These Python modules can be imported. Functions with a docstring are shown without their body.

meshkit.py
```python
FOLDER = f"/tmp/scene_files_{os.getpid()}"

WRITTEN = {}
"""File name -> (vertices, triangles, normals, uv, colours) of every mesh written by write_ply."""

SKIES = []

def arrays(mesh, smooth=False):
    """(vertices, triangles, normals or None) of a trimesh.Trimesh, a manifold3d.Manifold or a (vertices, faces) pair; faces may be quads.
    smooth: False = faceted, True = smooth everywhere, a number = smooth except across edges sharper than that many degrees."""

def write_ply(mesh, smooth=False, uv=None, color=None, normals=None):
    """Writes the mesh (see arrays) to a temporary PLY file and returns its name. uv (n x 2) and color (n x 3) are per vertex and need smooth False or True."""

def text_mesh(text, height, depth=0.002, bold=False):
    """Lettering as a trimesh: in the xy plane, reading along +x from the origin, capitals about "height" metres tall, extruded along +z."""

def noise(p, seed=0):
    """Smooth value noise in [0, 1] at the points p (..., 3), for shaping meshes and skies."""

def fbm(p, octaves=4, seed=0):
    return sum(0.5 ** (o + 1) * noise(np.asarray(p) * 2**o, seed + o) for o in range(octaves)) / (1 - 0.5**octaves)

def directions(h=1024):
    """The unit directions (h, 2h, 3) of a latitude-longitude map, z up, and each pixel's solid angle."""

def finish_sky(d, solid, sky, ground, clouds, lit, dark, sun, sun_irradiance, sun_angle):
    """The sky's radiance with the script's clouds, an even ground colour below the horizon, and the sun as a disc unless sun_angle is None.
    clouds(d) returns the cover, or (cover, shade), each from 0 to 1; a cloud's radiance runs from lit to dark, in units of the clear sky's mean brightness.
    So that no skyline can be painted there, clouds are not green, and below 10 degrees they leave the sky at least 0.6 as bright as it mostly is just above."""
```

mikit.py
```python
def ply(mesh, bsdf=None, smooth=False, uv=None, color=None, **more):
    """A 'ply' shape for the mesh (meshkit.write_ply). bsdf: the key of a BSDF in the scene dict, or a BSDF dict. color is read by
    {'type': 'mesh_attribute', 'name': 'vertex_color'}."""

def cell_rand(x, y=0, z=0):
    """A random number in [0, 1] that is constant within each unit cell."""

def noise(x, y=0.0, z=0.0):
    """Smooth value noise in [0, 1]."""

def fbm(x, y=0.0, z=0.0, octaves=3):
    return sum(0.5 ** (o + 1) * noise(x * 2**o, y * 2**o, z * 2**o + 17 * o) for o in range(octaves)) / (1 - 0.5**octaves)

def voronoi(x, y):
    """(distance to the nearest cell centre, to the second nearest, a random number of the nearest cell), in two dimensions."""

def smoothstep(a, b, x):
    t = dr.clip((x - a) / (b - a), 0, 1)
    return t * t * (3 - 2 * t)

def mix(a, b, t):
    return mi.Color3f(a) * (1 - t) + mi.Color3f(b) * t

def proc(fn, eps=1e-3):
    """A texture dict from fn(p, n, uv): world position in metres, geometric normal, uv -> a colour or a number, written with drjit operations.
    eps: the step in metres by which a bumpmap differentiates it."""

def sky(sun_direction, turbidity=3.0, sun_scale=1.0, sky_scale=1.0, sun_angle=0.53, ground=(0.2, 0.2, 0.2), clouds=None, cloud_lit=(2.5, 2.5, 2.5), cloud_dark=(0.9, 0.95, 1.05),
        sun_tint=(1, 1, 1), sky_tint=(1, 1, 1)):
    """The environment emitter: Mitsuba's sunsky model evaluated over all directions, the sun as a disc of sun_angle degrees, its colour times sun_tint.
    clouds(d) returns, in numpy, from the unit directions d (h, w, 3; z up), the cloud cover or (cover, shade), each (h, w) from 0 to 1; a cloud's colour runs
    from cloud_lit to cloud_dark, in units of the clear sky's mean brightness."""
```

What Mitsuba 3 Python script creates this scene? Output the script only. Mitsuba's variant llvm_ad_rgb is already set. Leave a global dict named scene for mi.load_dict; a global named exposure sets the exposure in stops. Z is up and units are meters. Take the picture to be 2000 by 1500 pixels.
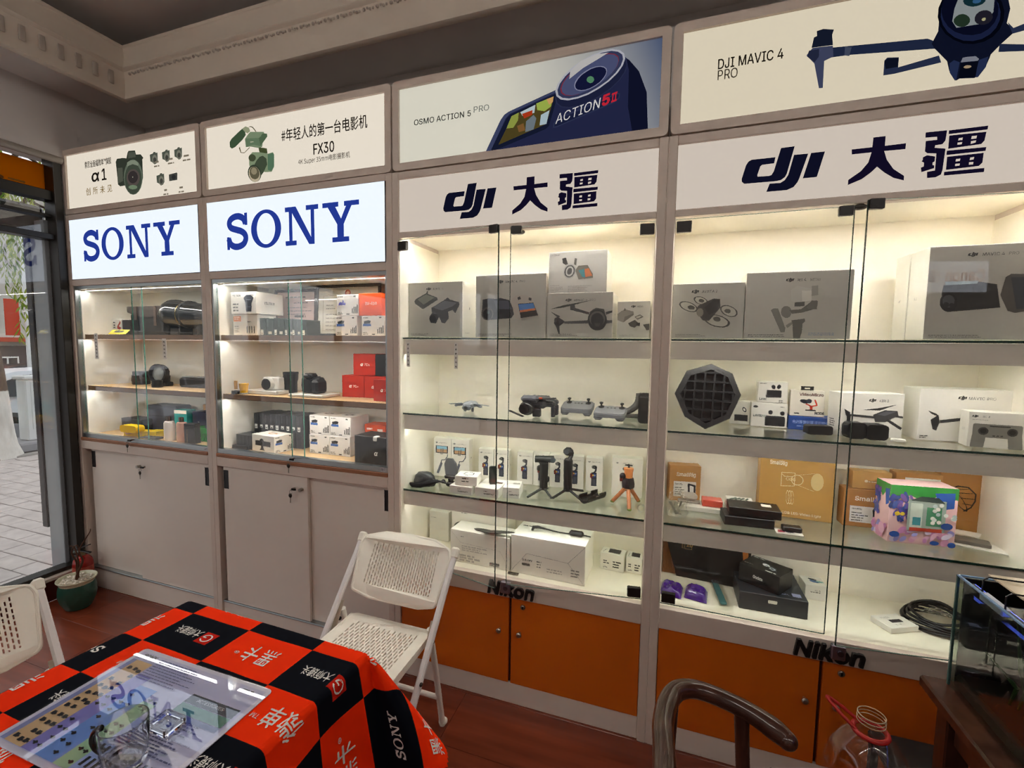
"""A camera shop: a wall of lit display cabinets with a cloth-covered table and folding chairs in front of it."""
import glob, math, random
import numpy as np
import drjit as dr
import mitsuba as mi
import trimesh
import shapely
from shapely import affinity
from shapely.geometry import Polygon, LineString, Point, box as sbox
from shapely.ops import unary_union
from scipy.sparse import coo_matrix
from scipy.sparse.csgraph import connected_components
import mikit
from mikit import noise, fbm, cell_rand, smoothstep, mix

random.seed(7)
RNG = np.random.default_rng(7)
scene, labels = {}, {}
T = mi.ScalarTransform4f

# ------------------------------------------------------------------ camera
EYE = np.array([0.0, -1.945, 1.65])
YAW, PITCH, ROLL = 0.348, 0.0828, 0.011
FWD = np.array([-math.sin(YAW) * math.cos(PITCH), math.cos(YAW) * math.cos(PITCH), -math.sin(PITCH)])
R0 = np.array([math.cos(YAW), math.sin(YAW), 0.0])
U0 = np.cross(R0, FWD)
UP = U0 * math.cos(ROLL) - R0 * math.sin(ROLL)
scene['camera'] = {'type': 'perspective', 'fov': math.degrees(2 * math.atan(1000 / 920)), 'fov_axis': 'x', 'near_clip': 0.02, 'far_clip': 300.0,
                   'principal_point_offset_x': (1000 - 965.4) / 2000.0,
                   'to_world': T().look_at(origin=EYE.tolist(), target=(EYE + FWD).tolist(), up=UP.tolist())}

# ------------------------------------------------------------------ light levels
exposure = 3.0
UNIT = 0.125                       # all levels below are display levels; one stop of exposure doubles them
SIGN_COOL = (0.84, 0.92, 1.06)     # the two cool white signs
SIGN_WARM = (0.74, 0.67, 0.56)     # poster boxes and the other two signs
SIGN_WARM2 = (0.55, 0.48, 0.41)
SIGN_DRONE = (0.62, 0.55, 0.41)
LED_WARM = (1.0, 0.965, 0.90)
LED_NEUTRAL = (1.0, 0.97, 0.90)
LED_TOP, LED_SHELF, LED_SMALL = 60.0, (44.0, 40.0, 17.0), 46.0
LAMP = (1.0, 0.94, 0.87)
LAMP_LEVEL = 60.0


def clouds(d):
    x, y, z = d[..., 0], d[..., 1], d[..., 2]
    return np.clip(0.86 + 0.1 * np.sin(5 * x + 3 * z) * np.cos(4 * y - 2 * z), 0, 1), np.clip(0.3 + 0.25 * np.sin(7 * y + 2 * x), 0, 1)


scene['sky'] = mikit.sky((-0.45, -0.35, 0.75), turbidity=5.0, sun_scale=0.15 * UNIT, sky_scale=8.0 * UNIT, clouds=clouds, cloud_lit=(1.5, 1.5, 1.5), cloud_dark=(1.0, 1.02, 1.06))

# ------------------------------------------------------------------ materials
VC = {'type': 'mesh_attribute', 'name': 'vertex_color'}


def coat(rough, spec=0.5, **k):
    return {'type': 'twosided', 'bsdf': {'type': 'principled', 'base_color': VC, 'roughness': rough, 'specular': spec, **k}}


scene['matte'] = coat(0.75, 0.25)
scene['satin'] = coat(0.42, 0.45)
scene['gloss'] = coat(0.12, 0.5)
scene['metal'] = coat(0.28, 0.5, metallic=1.0)
scene['cloth'] = coat(0.9, 0.08)
scene['film'] = {'type': 'principledthin', 'base_color': VC, 'diff_trans': 1.7, 'roughness': 0.5, 'eta': 1.3}
scene['leaf'] = {'type': 'principledthin', 'base_color': VC, 'diff_trans': 0.7, 'roughness': 0.6}
scene['pane'] = {'type': 'thindielectric', 'int_ior': 1.5}
scene['window_glass'] = {'type': 'thindielectric', 'int_ior': 1.72}
scene['shelf_glass'] = {'type': 'thindielectric', 'int_ior': 1.6, 'specular_transmittance': {'type': 'rgb', 'value': [0.80, 0.90, 0.87]}}
scene['solid_glass'] = {'type': 'dielectric', 'int_ior': 1.45}
scene['clear_plastic'] = {'type': 'thindielectric', 'int_ior': 1.45, 'specular_transmittance': {'type': 'rgb', 'value': [0.93, 0.92, 0.89]}}
scene['tank_water'] = {'type': 'thindielectric', 'int_ior': 1.45, 'specular_transmittance': {'type': 'rgb', 'value': [0.50, 0.56, 0.50]}}


def floor_fn(p, n, uv):
    k = dr.floor(p.y / 0.302)
    t = cell_rand(dr.floor((p.x + 0.37 * k) / 1.2), k, 3)
    g = fbm(p.x * 2.2 + 9 * t, p.y * 26 + 31 * t, 2.0, octaves=4)
    s = fbm(p.x * 1.3 + 5 * t, p.y * 4.5, 7.0, octaves=3)
    c = mix((0.030, 0.005, 0.002), (0.24, 0.050, 0.022), dr.clip(0.10 + 0.9 * (0.55 * g + 0.55 * s - 0.1), 0, 1))
    return c * (0.85 + 0.3 * t)


def plaster_fn(p, n, uv):
    return mix((0.50, 0.47, 0.45), (0.56, 0.53, 0.51), fbm(p.x * 3 + p.z, p.y * 3, p.z * 3, octaves=4))


def paving_fn(p, n, uv):
    return mix((0.30, 0.27, 0.25), (0.47, 0.43, 0.40), fbm(p.x * 9, p.y * 9, p.z * 5, octaves=4))


def asphalt_fn(p, n, uv):
    return mix((0.12, 0.12, 0.12), (0.2, 0.2, 0.195), fbm(p.x * 5, p.y * 5, 0, octaves=4))


def bark_fn(p, n, uv):
    white = smoothstep(0.02, 0.05, 0.75 - p.z + 0.05 * fbm(p.x * 12, p.y * 12, p.z * 3))
    b = fbm(p.x * 14, p.y * 14, p.z * 4, octaves=4)
    return mix(mix((0.05, 0.03, 0.02), (0.16, 0.11, 0.08), b), mix((0.45, 0.42, 0.36), (0.7, 0.68, 0.62), b), white)


def darkwood_fn(p, n, uv):
    g = fbm(p.x * 30, p.y * 30, p.z * 6, octaves=3)
    return mix((0.020, 0.007, 0.005), (0.07, 0.024, 0.014), g)


def shelfwood_fn(p, n, uv):
    return mix((0.50, 0.33, 0.16), (0.60, 0.43, 0.23), fbm(p.x * 4, p.y * 45, p.z * 45, octaves=3))


scene['floor_wood'] = {'type': 'principled', 'base_color': mikit.proc(floor_fn), 'roughness': 0.2, 'specular': 0.5}
scene['plaster'] = {'type': 'twosided', 'bsdf': {'type': 'principled', 'base_color': mikit.proc(plaster_fn), 'roughness': 0.8, 'specular': 0.2}}
scene['paving'] = {'type': 'principled', 'base_color': mikit.proc(paving_fn), 'roughness': 0.8, 'specular': 0.2}
scene['asphalt'] = {'type': 'principled', 'base_color': mikit.proc(asphalt_fn), 'roughness': 0.85}
scene['bark'] = {'type': 'principled', 'base_color': mikit.proc(bark_fn), 'roughness': 0.9}
scene['dark_wood'] = {'type': 'twosided', 'bsdf': {'type': 'principled', 'base_color': mikit.proc(darkwood_fn), 'roughness': 0.14, 'specular': 0.55}}
scene['shelf_wood'] = {'type': 'twosided', 'bsdf': {'type': 'principled', 'base_color': mikit.proc(shelfwood_fn), 'roughness': 0.45}}


# ------------------------------------------------------------------ mesh helpers
def C(h):
    """'#rrggbb' to linear."""
    h = '#' + ''.join(c * 2 for c in h[1:]) if len(h) == 4 else h
    v = np.array([int(h[i:i + 2], 16) for i in (1, 3, 5)]) / 255.0
    return tuple(np.where(v <= 0.04045, v / 12.92, ((v + 0.055) / 1.055) ** 2.4))


def split_smooth(v, f, fc, angle):
    """Welds by place and splits where faces meet at more than angle, or in colour: (vertices, faces, colours)."""
    _, vid = np.unique(np.round(v, 6), axis=0, return_inverse=True)
    vid = vid.reshape(-1)
    n = np.cross(v[f[:, 1]] - v[f[:, 0]], v[f[:, 2]] - v[f[:, 0]])
    ln = np.linalg.norm(n, axis=1)
    ok = ln > 1e-14
    f, fc, n = f[ok], fc[ok], n[ok] / ln[ok][:, None]
    g = vid[f]
    e = np.sort(np.vstack([g[:, [0, 1]], g[:, [1, 2]], g[:, [2, 0]]]), axis=1)
    fi = np.tile(np.arange(len(f)), 3)
    o = np.lexsort((e[:, 1], e[:, 0]))
    e, fi = e[o], fi[o]
    same = (e[1:] == e[:-1]).all(1)
    a, b = fi[:-1][same], fi[1:][same]
    ok = ((n[a] * n[b]).sum(1) > math.cos(math.radians(angle))) & (np.abs(fc[a] - fc[b]).max(1) < 1e-9)
    _, comp = connected_components(coo_matrix((np.ones(ok.sum()), (a[ok], b[ok])), (len(f), len(f))), directed=False)
    key = np.stack([g.ravel(), np.repeat(comp, 3)], 1)
    _, first, inv = np.unique(key, axis=0, return_index=True, return_inverse=True)
    inv = inv.reshape(-1)
    return v[f.ravel()[first]], inv.reshape(-1, 3), np.repeat(fc, 3, axis=0)[first]


_cham = {}


def cham_topology():
    if not _cham:
        s = np.array([[x, y, z] for x in (-1, 1) for y in (-1, 1) for z in (-1, 1)], float)
        pts = np.vstack([s * [1, .8, .8], s * [.8, 1, .8], s * [.8, .8, 1]])
        h = trimesh.convex.convex_hull(pts)
        d = ((pts[:, None] - h.vertices[None]) ** 2).sum(-1).argmin(0)
        _cham['s'], _cham['f'] = s, d[h.faces]
    return _cham['s'], _cham['f']


class MB:
    """Collects coloured pieces that become one mesh."""

    def __init__(self, col=(0.5, 0.5, 0.5)):
        self.v, self.f, self.c, self.n, self.col = [], [], [], 0, self._c(col)

    @staticmethod
    def _c(c):
        return C(c) if isinstance(c, str) else c

    def raw(self, v, f, col=None):
        v, f = np.asarray(v, float), np.asarray(f, int)
        if f.ndim == 2 and f.shape[1] == 4:
            f = np.vstack([f[:, [0, 1, 2]], f[:, [0, 2, 3]]])
        self.v.append(v)
        self.f.append(f + self.n)
        self.n += len(v)
        col = self.col if col is None else self._c(col)
        col = np.asarray(col, float)
        self.c.append(np.tile(col, (len(f), 1)) if col.ndim == 1 else col)
        return self

    def mesh(self, m, col=None):
        return self.raw(m.vertices, m.faces, col)

    def box(self, x0, x1, y0, y1, z0, z1, col=None, bev=0.0, rot=0.0, piv=None):
        c = np.array([(x0 + x1) / 2, (y0 + y1) / 2, (z0 + z1) / 2])
        h = np.abs(np.array([x1 - x0, y1 - y0, z1 - z0])) / 2
        if bev > 0:
            bev = min(bev, h.min() * 0.9)
            s, f = cham_topology()
            v = np.vstack([s * (h - [0, bev, bev]), s * (h - [bev, 0, bev]), s * (h - [bev, bev, 0])])
        else:
            v = np.array([[x, y, z] for x in (-1, 1) for y in (-1, 1) for z in (-1, 1)], float) * h
            f = np.array([[0, 1, 3], [0, 3, 2], [4, 6, 7], [4, 7, 5], [0, 4, 5], [0, 5, 1], [2, 3, 7], [2, 7, 6], [0, 2, 6], [0, 6, 4], [1, 5, 7], [1, 7, 3]])
        v = v + c
        if rot:
            p = np.array([c[0], c[1], 0]) if piv is None else np.array([piv[0], piv[1], 0])
            a = math.radians(rot)
            R = np.array([[math.cos(a), -math.sin(a), 0], [math.sin(a), math.cos(a), 0], [0, 0, 1]])
            v = (v - p) @ R.T + p
        return self.raw(v, f, col)

    def obox(self, c, ax, h, col=None, bev=0.0):
        """A box with axes ax (rows) and half sizes h."""
        m = MB().box(-h[0], h[0], -h[1], h[1], -h[2], h[2], bev=bev)
        return self.raw(m.v[0] @ np.asarray(ax, float) + np.asarray(c, float), m.f[0], col)

    def bar(self, p, q, w, t, col=None, up=(0, 0, 1), bev=0.0):
        p, q = np.asarray(p, float), np.asarray(q, float)
        d = q - p
        L = np.linalg.norm(d)
        d = d / L
        s = np.cross(d, up)
        if np.linalg.norm(s) < 1e-6:
            s = np.cross(d, (1.0, 0.0, 0.0))
        s = s / np.linalg.norm(s)
        return self.obox((p + q) / 2, [d, s, np.cross(d, s)], (L / 2, w / 2, t / 2), col, bev)

    def tube(self, pts, r, col=None, n=10, closed=False, caps=True):
        P = np.asarray(pts, float)
        k = len(P)
        r = np.broadcast_to(np.asarray(r, float), (k,))
        d = np.roll(P, -1, 0) - np.roll(P, 1, 0)
        if not closed:
            d[0], d[-1] = P[1] - P[0], P[-1] - P[-2]
        d = d / np.maximum(np.linalg.norm(d, axis=1, keepdims=True), 1e-12)
        a = np.array([0, 0, 1.0]) if abs(d[0][2]) < 0.9 else np.array([1.0, 0, 0])
        v = []
        for i in range(k):
            a = a - d[i] * (a @ d[i])
            a = a / np.linalg.norm(a)
            b = np.cross(d[i], a)
            t = np.arange(n) * 2 * math.pi / n
            v.append(P[i] + r[i] * (np.cos(t)[:, None] * a + np.sin(t)[:, None] * b))
        v = np.vstack(v)
        f = []
        for i in range(k if closed else k - 1):
            j = (i + 1) % k
            for t in range(n):
                u = (t + 1) % n
                f.append([i * n + t, i * n + u, j * n + u, j * n + t])
        f = [[q[0], q[1], q[2]] for q in f] + [[q[0], q[2], q[3]] for q in f]
        if not closed and caps:
            v = np.vstack([v, P[:1], P[-1:]])
            a0, a1 = k * n, k * n + 1
            for t in range(n):
                u = (t + 1) % n
                f.append([a0, u, t])
                f.append([a1, (k - 1) * n + t, (k - 1) * n + u])
        return self.raw(v, f, col)

    def cyl(self, p, q, r0, r1=None, col=None, n=20):
        return self.tube([p, q], [r0, r0 if r1 is None else r1], col, n)

    def lathe(self, prof, o=(0, 0, 0), col=None, n=28, axis=None, squash=None):
        """prof: (radius, height) pairs from bottom to top round the z axis (or axis) at o."""
        pr = np.asarray(prof, float)
        t = np.arange(n) * 2 * math.pi / n
        v = np.stack([pr[:, 0][:, None] * np.cos(t), pr[:, 0][:, None] * np.sin(t), np.repeat(pr[:, 1][:, None], n, 1)], -1).reshape(-1, 3)
        if squash:
            v[:, 1] *= squash
        f = []
        for i in range(len(pr) - 1):
            for k in range(n):
                u = (k + 1) % n
                f += [[i * n + k, i * n + u, (i + 1) * n + u], [i * n + k, (i + 1) * n + u, (i + 1) * n + k]]
        if axis is not None:
            z = np.asarray(axis, float) / np.linalg.norm(axis)
            x = np.cross([0, 0, 1.0] if abs(z[2]) < 0.9 else [0, 1.0, 0], z)
            x /= np.linalg.norm(x)
            v = v @ np.array([x, np.cross(z, x), z])
        return self.raw(v + np.asarray(o, float), f, col)

    def ball(self, c, r, col=None, sub=2):
        m = trimesh.creation.icosphere(subdivisions=sub)
        return self.raw(m.vertices * np.broadcast_to(r, 3) + np.asarray(c, float), m.faces, col)

    def prism(self, poly, o, u, v, depth, col=None):
        """A shapely polygon in the plane o + x u + y v, extruded by depth against u x v (its face looks along u x v)."""
        u, w = np.asarray(u, float), np.asarray(v, float)
        n = np.cross(u, w)
        for g in getattr(poly, 'geoms', [poly]):
            if g.is_empty or g.area < 1e-10:
                continue
            m = trimesh.creation.extrude_polygon(g, depth, engine='earcut')
            self.raw(np.asarray(o, float) + m.vertices[:, :1] * u + m.vertices[:, 1:2] * w + (m.vertices[:, 2:3] - depth) * n, m.faces, col)
        return self

    def map(self, fn):
        self.v = [fn(v) for v in self.v]
        return self

    def turned(self, deg, o=(0, 0, 0)):
        a = math.radians(deg)
        R = np.array([[math.cos(a), -math.sin(a), 0], [math.sin(a), math.cos(a), 0], [0, 0, 1]])
        return self.map(lambda v: v @ R.T + np.asarray(o, float))

    def all(self):
        return np.vstack(self.v), np.vstack(self.f), np.vstack(self.c)

    def dict(self, bsdf, smooth=32):
        v, f, c = self.all()
        v, f, c = split_smooth(v, f, c, smooth)
        return mikit.ply((v, f), bsdf, smooth=True, color=c)

    def put(self, key, bsdf='matte', label=None, cat=None, group=None, kind=None, smooth=32, emit=None):
        key = uniq(key)
        d = self.dict(bsdf, smooth)
        if emit is not None:
            d['emitter'] = {'type': 'area', 'radiance': {'type': 'rgb', 'value': [float(x) * UNIT for x in emit]}}
        scene[key] = d
        tag(key, label, cat, group, kind)
        return key


def uniq(key):
    if key not in scene and key not in labels:
        return key
    k = 1
    while f'{key}_{k:03d}' in scene or f'{key}_{k:03d}' in labels:
        k += 1
    return f'{key}_{k:03d}'


def tag(key, label=None, cat=None, group=None, kind=None):
    d = {k: v for k, v in (('label', label), ('category', cat), ('group', group), ('kind', kind)) if v}
    if d:
        labels[key] = d


def thing(name, label, cat, group=None):
    """A thing whose parts follow under key + '__'."""
    key = uniq(name)
    tag(key, label, cat, group)
    return key


# ------------------------------------------------------------------ lettering and flat print
FONTS = glob.glob('/opt/blender-*/*/datafiles/fonts')[0]
_glyphs = {}


def glyphs(text, px=48, bold=0.0, font='Inter.woff2'):
    """Lettering as a shapely shape with capitals 1 high, reading along +x from the origin."""
    k = (text, px, bold, font)
    if k not in _glyphs:
        from PIL import Image, ImageDraw, ImageFont
        if any(ord(c) > 0x2e80 for c in text):
            font = 'Noto Sans CJK Regular.woff2'
        ft = ImageFont.truetype(f'{FONTS}/{font}', px)
        x0, y0, x1, y1 = ft.getbbox(text, anchor='ls')
        im = Image.new('L', (x1 - x0 + 8, y1 - y0 + 8))
        ImageDraw.Draw(im).text((4 - x0, 4 - y0), text, 255, ft, anchor='ls')
        on = np.pad(np.asarray(im) > 110, ((0, 0), (1, 1))).astype(np.int8)
        rows, starts = np.nonzero(np.diff(on, axis=1) == 1)
        ends = np.nonzero(np.diff(on, axis=1) == -1)[1]
        s = shapely.union_all(shapely.box(starts, -rows - 1.0, ends, -rows + 0.0)).buffer(0.6).buffer(-0.6).simplify(0.65)
        if bold:
            s = s.buffer(bold * px, join_style=2)
        c = 1.0 / (0.73 * px)
        _glyphs[k] = affinity.affine_transform(s, [c, 0, 0, c, (x0 - 4) * c, (4 - y0) * c])
    return _glyphs[k]


class Print:
    """Flat print on a face: coloured polygons in metres on the plane o + x u + y v, laid over each other by fractions of a millimetre."""

    def __init__(self, o, u=(1, 0, 0), v=(0, 0, 1), lift=0.0004, film=False):
        self.film, self.layers = film, []          # film: one sheet, later shapes are cut out of earlier ones
        self.o, self.u, self.v = np.asarray(o, float), np.asarray(u, float), np.asarray(v, float)
        self.n = np.cross(self.u, self.v)
        self.mb, self.k, self.lift = MB(), 0, lift

    def shape(self, g, col):
        if g.is_empty:
            return self
        if self.film:
            self.layers = [(q.difference(g), c) for q, c in self.layers] + [(g, col)]
            return self
        return self._lay(g, col)

    def _lay(self, g, col):
        d = self.lift + 0.00012 * self.k
        self.k += 1
        for q in getattr(g, 'geoms', [g]):
            if q.geom_type == 'Polygon' and q.area > 1e-8:
                vv, ff = trimesh.creation.triangulate_polygon(q, engine='earcut')
                p3 = self.o + vv[:, :1] * self.u + vv[:, 1:2] * self.v + d * self.n
                nn = np.cross(p3[ff[0][1]] - p3[ff[0][0]], p3[ff[0][2]] - p3[ff[0][0]])
                self.mb.raw(p3, ff if nn @ self.n > 0 else ff[:, ::-1], col)
        return self

    def poly(self, pts, col):
        return self.shape(Polygon(pts).buffer(0), col)

    def rect(self, x0, y0, x1, y1, col):
        return self.shape(sbox(x0, y0, x1, y1), col)

    def ell(self, x, y, rx, ry, col, rot=0, hole=0.0):
        g = affinity.scale(Point(0, 0).buffer(1, 12), rx, ry)
        if hole:
            g = g.difference(affinity.scale(g, hole, hole))
        return self.shape(affinity.translate(affinity.rotate(g, rot, origin=(0, 0)), x, y), col)

    def line(self, pts, w, col):
        return self.shape(LineString(pts).buffer(w / 2, cap_style=2, join_style=2), col)

    def text(self, s, x, y, h, col, width=None, bold=0.0, px=40, rot=0, slant=0.0, align='l'):
        g = glyphs(s, px, bold)
        w = g.bounds[2]
        sx = h if width is None else width / w
        g = affinity.affine_transform(g, [sx, h * slant, 0, h, 0, 0])
        if align == 'c':
            g = affinity.translate(g, -sx * w / 2, 0)
        if rot:
            g = affinity.rotate(g, rot, origin=(0, 0))
        return self.shape(affinity.translate(g, x, y), col)

    def lines(self, x, y, w, n, pitch, col, h=0.002, seed=1):
        """Rows of print too small to read."""
        r = random.Random(seed)
        parts = []
        for i in range(n):
            a, e = x, x + w * r.uniform(0.6, 1.0)
            while a < e:
                b = a + h * r.uniform(1.5, 5)
                parts.append(sbox(a, y - i * pitch, min(b, e), y - i * pitch + h))
                a = b + h * 0.7
        return self.shape(unary_union(parts), col)

    def put(self, key, bsdf='satin', label=None):
        if self.film:
            for g, col in self.layers:
                self.k = 0
                self._lay(g, col)
        if self.mb.n:
            key = uniq(key)
            v, f, c = self.mb.all()
            scene[key] = mikit.ply((v[f.ravel()], np.arange(f.size).reshape(-1, 3)), bsdf, smooth=False, color=np.repeat(c, 3, axis=0))
            tag(key, label)
        return key


def quad(key, x0, x1, y0, y1, z0, z1, face, bsdf='matte', emit=None, col=(0.1, 0.1, 0.1)):
    """One rectangle looking along face ('-y', '-z', '+x' ...)."""
    ax, s = 'xyz'.index(face[1]), 1 if face[0] == '+' else -1
    lo, hi = np.array([x0, y0, z0], float), np.array([x1, y1, z1], float)
    a, b = [k for k in range(3) if k != ax]
    P = []
    for i, j in ((0, 0), (1, 0), (1, 1), (0, 1)):
        p = lo.copy()
        p[a], p[b] = (lo, hi)[i][a], (lo, hi)[j][b]
        P.append(p)
    n = np.cross(P[1] - P[0], P[2] - P[0])
    f = [[0, 1, 2], [0, 2, 3]] if n[ax] * s > 0 else [[0, 2, 1], [0, 3, 2]]
    return MB(col).raw(P, f).put(key, bsdf, emit=emit)

# ------------------------------------------------------------------ the room
LAM = C('#cbbdb1')       # laminate of the cabinet fronts
LAM2 = C('#d6ccc1')
CREAM = C('#f0eada')
ALU = C('#aeb4b6')
BLACK = C('#0d0d0f')
DARK = C('#1b1b1d')
WHITE = C('#e9e6df')

XW, YB, YF, XR = -3.6, 0.52, -4.4, 5.4
ZS, ZC = 3.18, 3.60

# floor of wood-look boards
fl = MB()
fl.box(XW, XR, YF, YB, -0.05, -0.006)
fl.put('floor', 'floor_wood', kind='structure')
for k in range(math.floor(YF / 0.302), math.ceil(0.30 / 0.302)):
    y0, y1 = k * 0.302, (k + 1) * 0.302
    j0 = math.floor((XW + 0.37 * k) / 1.2)
    for j in range(j0, j0 + 9):
        x0, x1 = max(j * 1.2 - 0.37 * k, XW), min((j + 1) * 1.2 - 0.37 * k, XR)
        if x1 - x0 > 0.02:
            MB().box(x0 + 0.0008, x1 - 0.0008, max(y0, YF) + 0.0008, y1 - 0.0008, -0.006, 0.0, bev=0.0008).put('floor__plank', 'floor_wood')

# walls
MB().box(XW - 0.1, XR + 0.1, YB, YB + 0.1, 0, ZC + 0.1).put('wall_back', 'plaster', kind='structure')
MB().box(XR, XR + 0.1, YF, YB, 0, ZC + 0.1).put('wall_right', 'plaster', kind='structure')
MB().box(XW - 0.1, XR + 0.1, YF - 0.1, YF, 0, ZC + 0.1).put('wall_front', 'plaster', kind='structure')
w = MB()
w.box(XW - 0.2, XW, YF, YB, 2.78, ZC + 0.1, bev=0.004)                   # lintel over the shop window
w.box(XW - 0.2, XW, YF, -3.95, 0, 2.78)
w.box(XW - 0.2, XW - 0.02, 0.02, YB, 0, 2.78)
w.put('wall_left', 'plaster', kind='structure')
lip = MB('#8f8880')
lip.tube([(XW - 0.005, YF, 2.768), (XW - 0.005, -0.005, 2.768)], 0.022, n=12)
lip.put('trim_2', 'satin', kind='structure')

# ceiling: flat border, moulding, recessed field
MB().box(XW, XR, YF, YB, ZC, ZC + 0.08).put('ceiling', 'plaster', kind='structure')
XM, YM = -3.25, 0.165
c = MB()
c.box(XW, XR, YM + 0.03, YB, ZS, ZS + 0.22)
c.box(XW, XM - 0.03, YF, YM + 0.03, ZS, ZS + 0.22)
c.put('ceiling__border', 'plaster')
prof = [(-0.03, ZS + 0.002), (-0.03, 3.155), (-0.012, 3.150), (0.006, 3.158), (0.004, 3.175), (-0.004, 3.20), (-0.008, 3.24), (-0.004, 3.285), (0.004, 3.305), (0.006, 3.318), (0.020, 3.326),
        (0.024, 3.335), (0.020, 3.346), (0.008, 3.350), (0.006, 3.362), (-0.002, 3.38), (-0.010, 3.43), (-0.002, 3.455), (0.004, 3.460), (0.004, 3.478), (-0.20, 3.480)]
mv, mf = [], []
for s, z in prof:
    mv += [(XR, YM - s, z), (XM + s, YM - s, z), (XM + s, YF, z)]
for i in range(len(prof) - 1):
    for k in range(2):
        a = i * 3 + k
        mf.append((a, a + 1, a + 4, a + 3))
MB('#cfc4b6').raw(mv, np.array(mf)).put('trim_1', 'matte', kind='structure', smooth=40)
bd = MB('#aba197')
for i in range(60):
    x = XM + 0.06 + i * 0.078
    for k, (dx, r) in enumerate(((0, 0.009), (0.020, 0.0065), (0.036, 0.0075), (0.052, 0.006))):
        bd.ball((x + dx, YM - 0.004, 3.300 + 0.004 * math.sin(k * 2)), (r, r * 0.8, r), sub=1)
for i in range(50):
    y = YM - 0.06 - i * 0.085
    bd.box(XM - 0.006, XM + 0.004, y - 0.03, y, 3.22, 3.30, bev=0.004)
bd.put('trim_1__beading', 'matte', kind='stuff', smooth=50)

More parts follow.
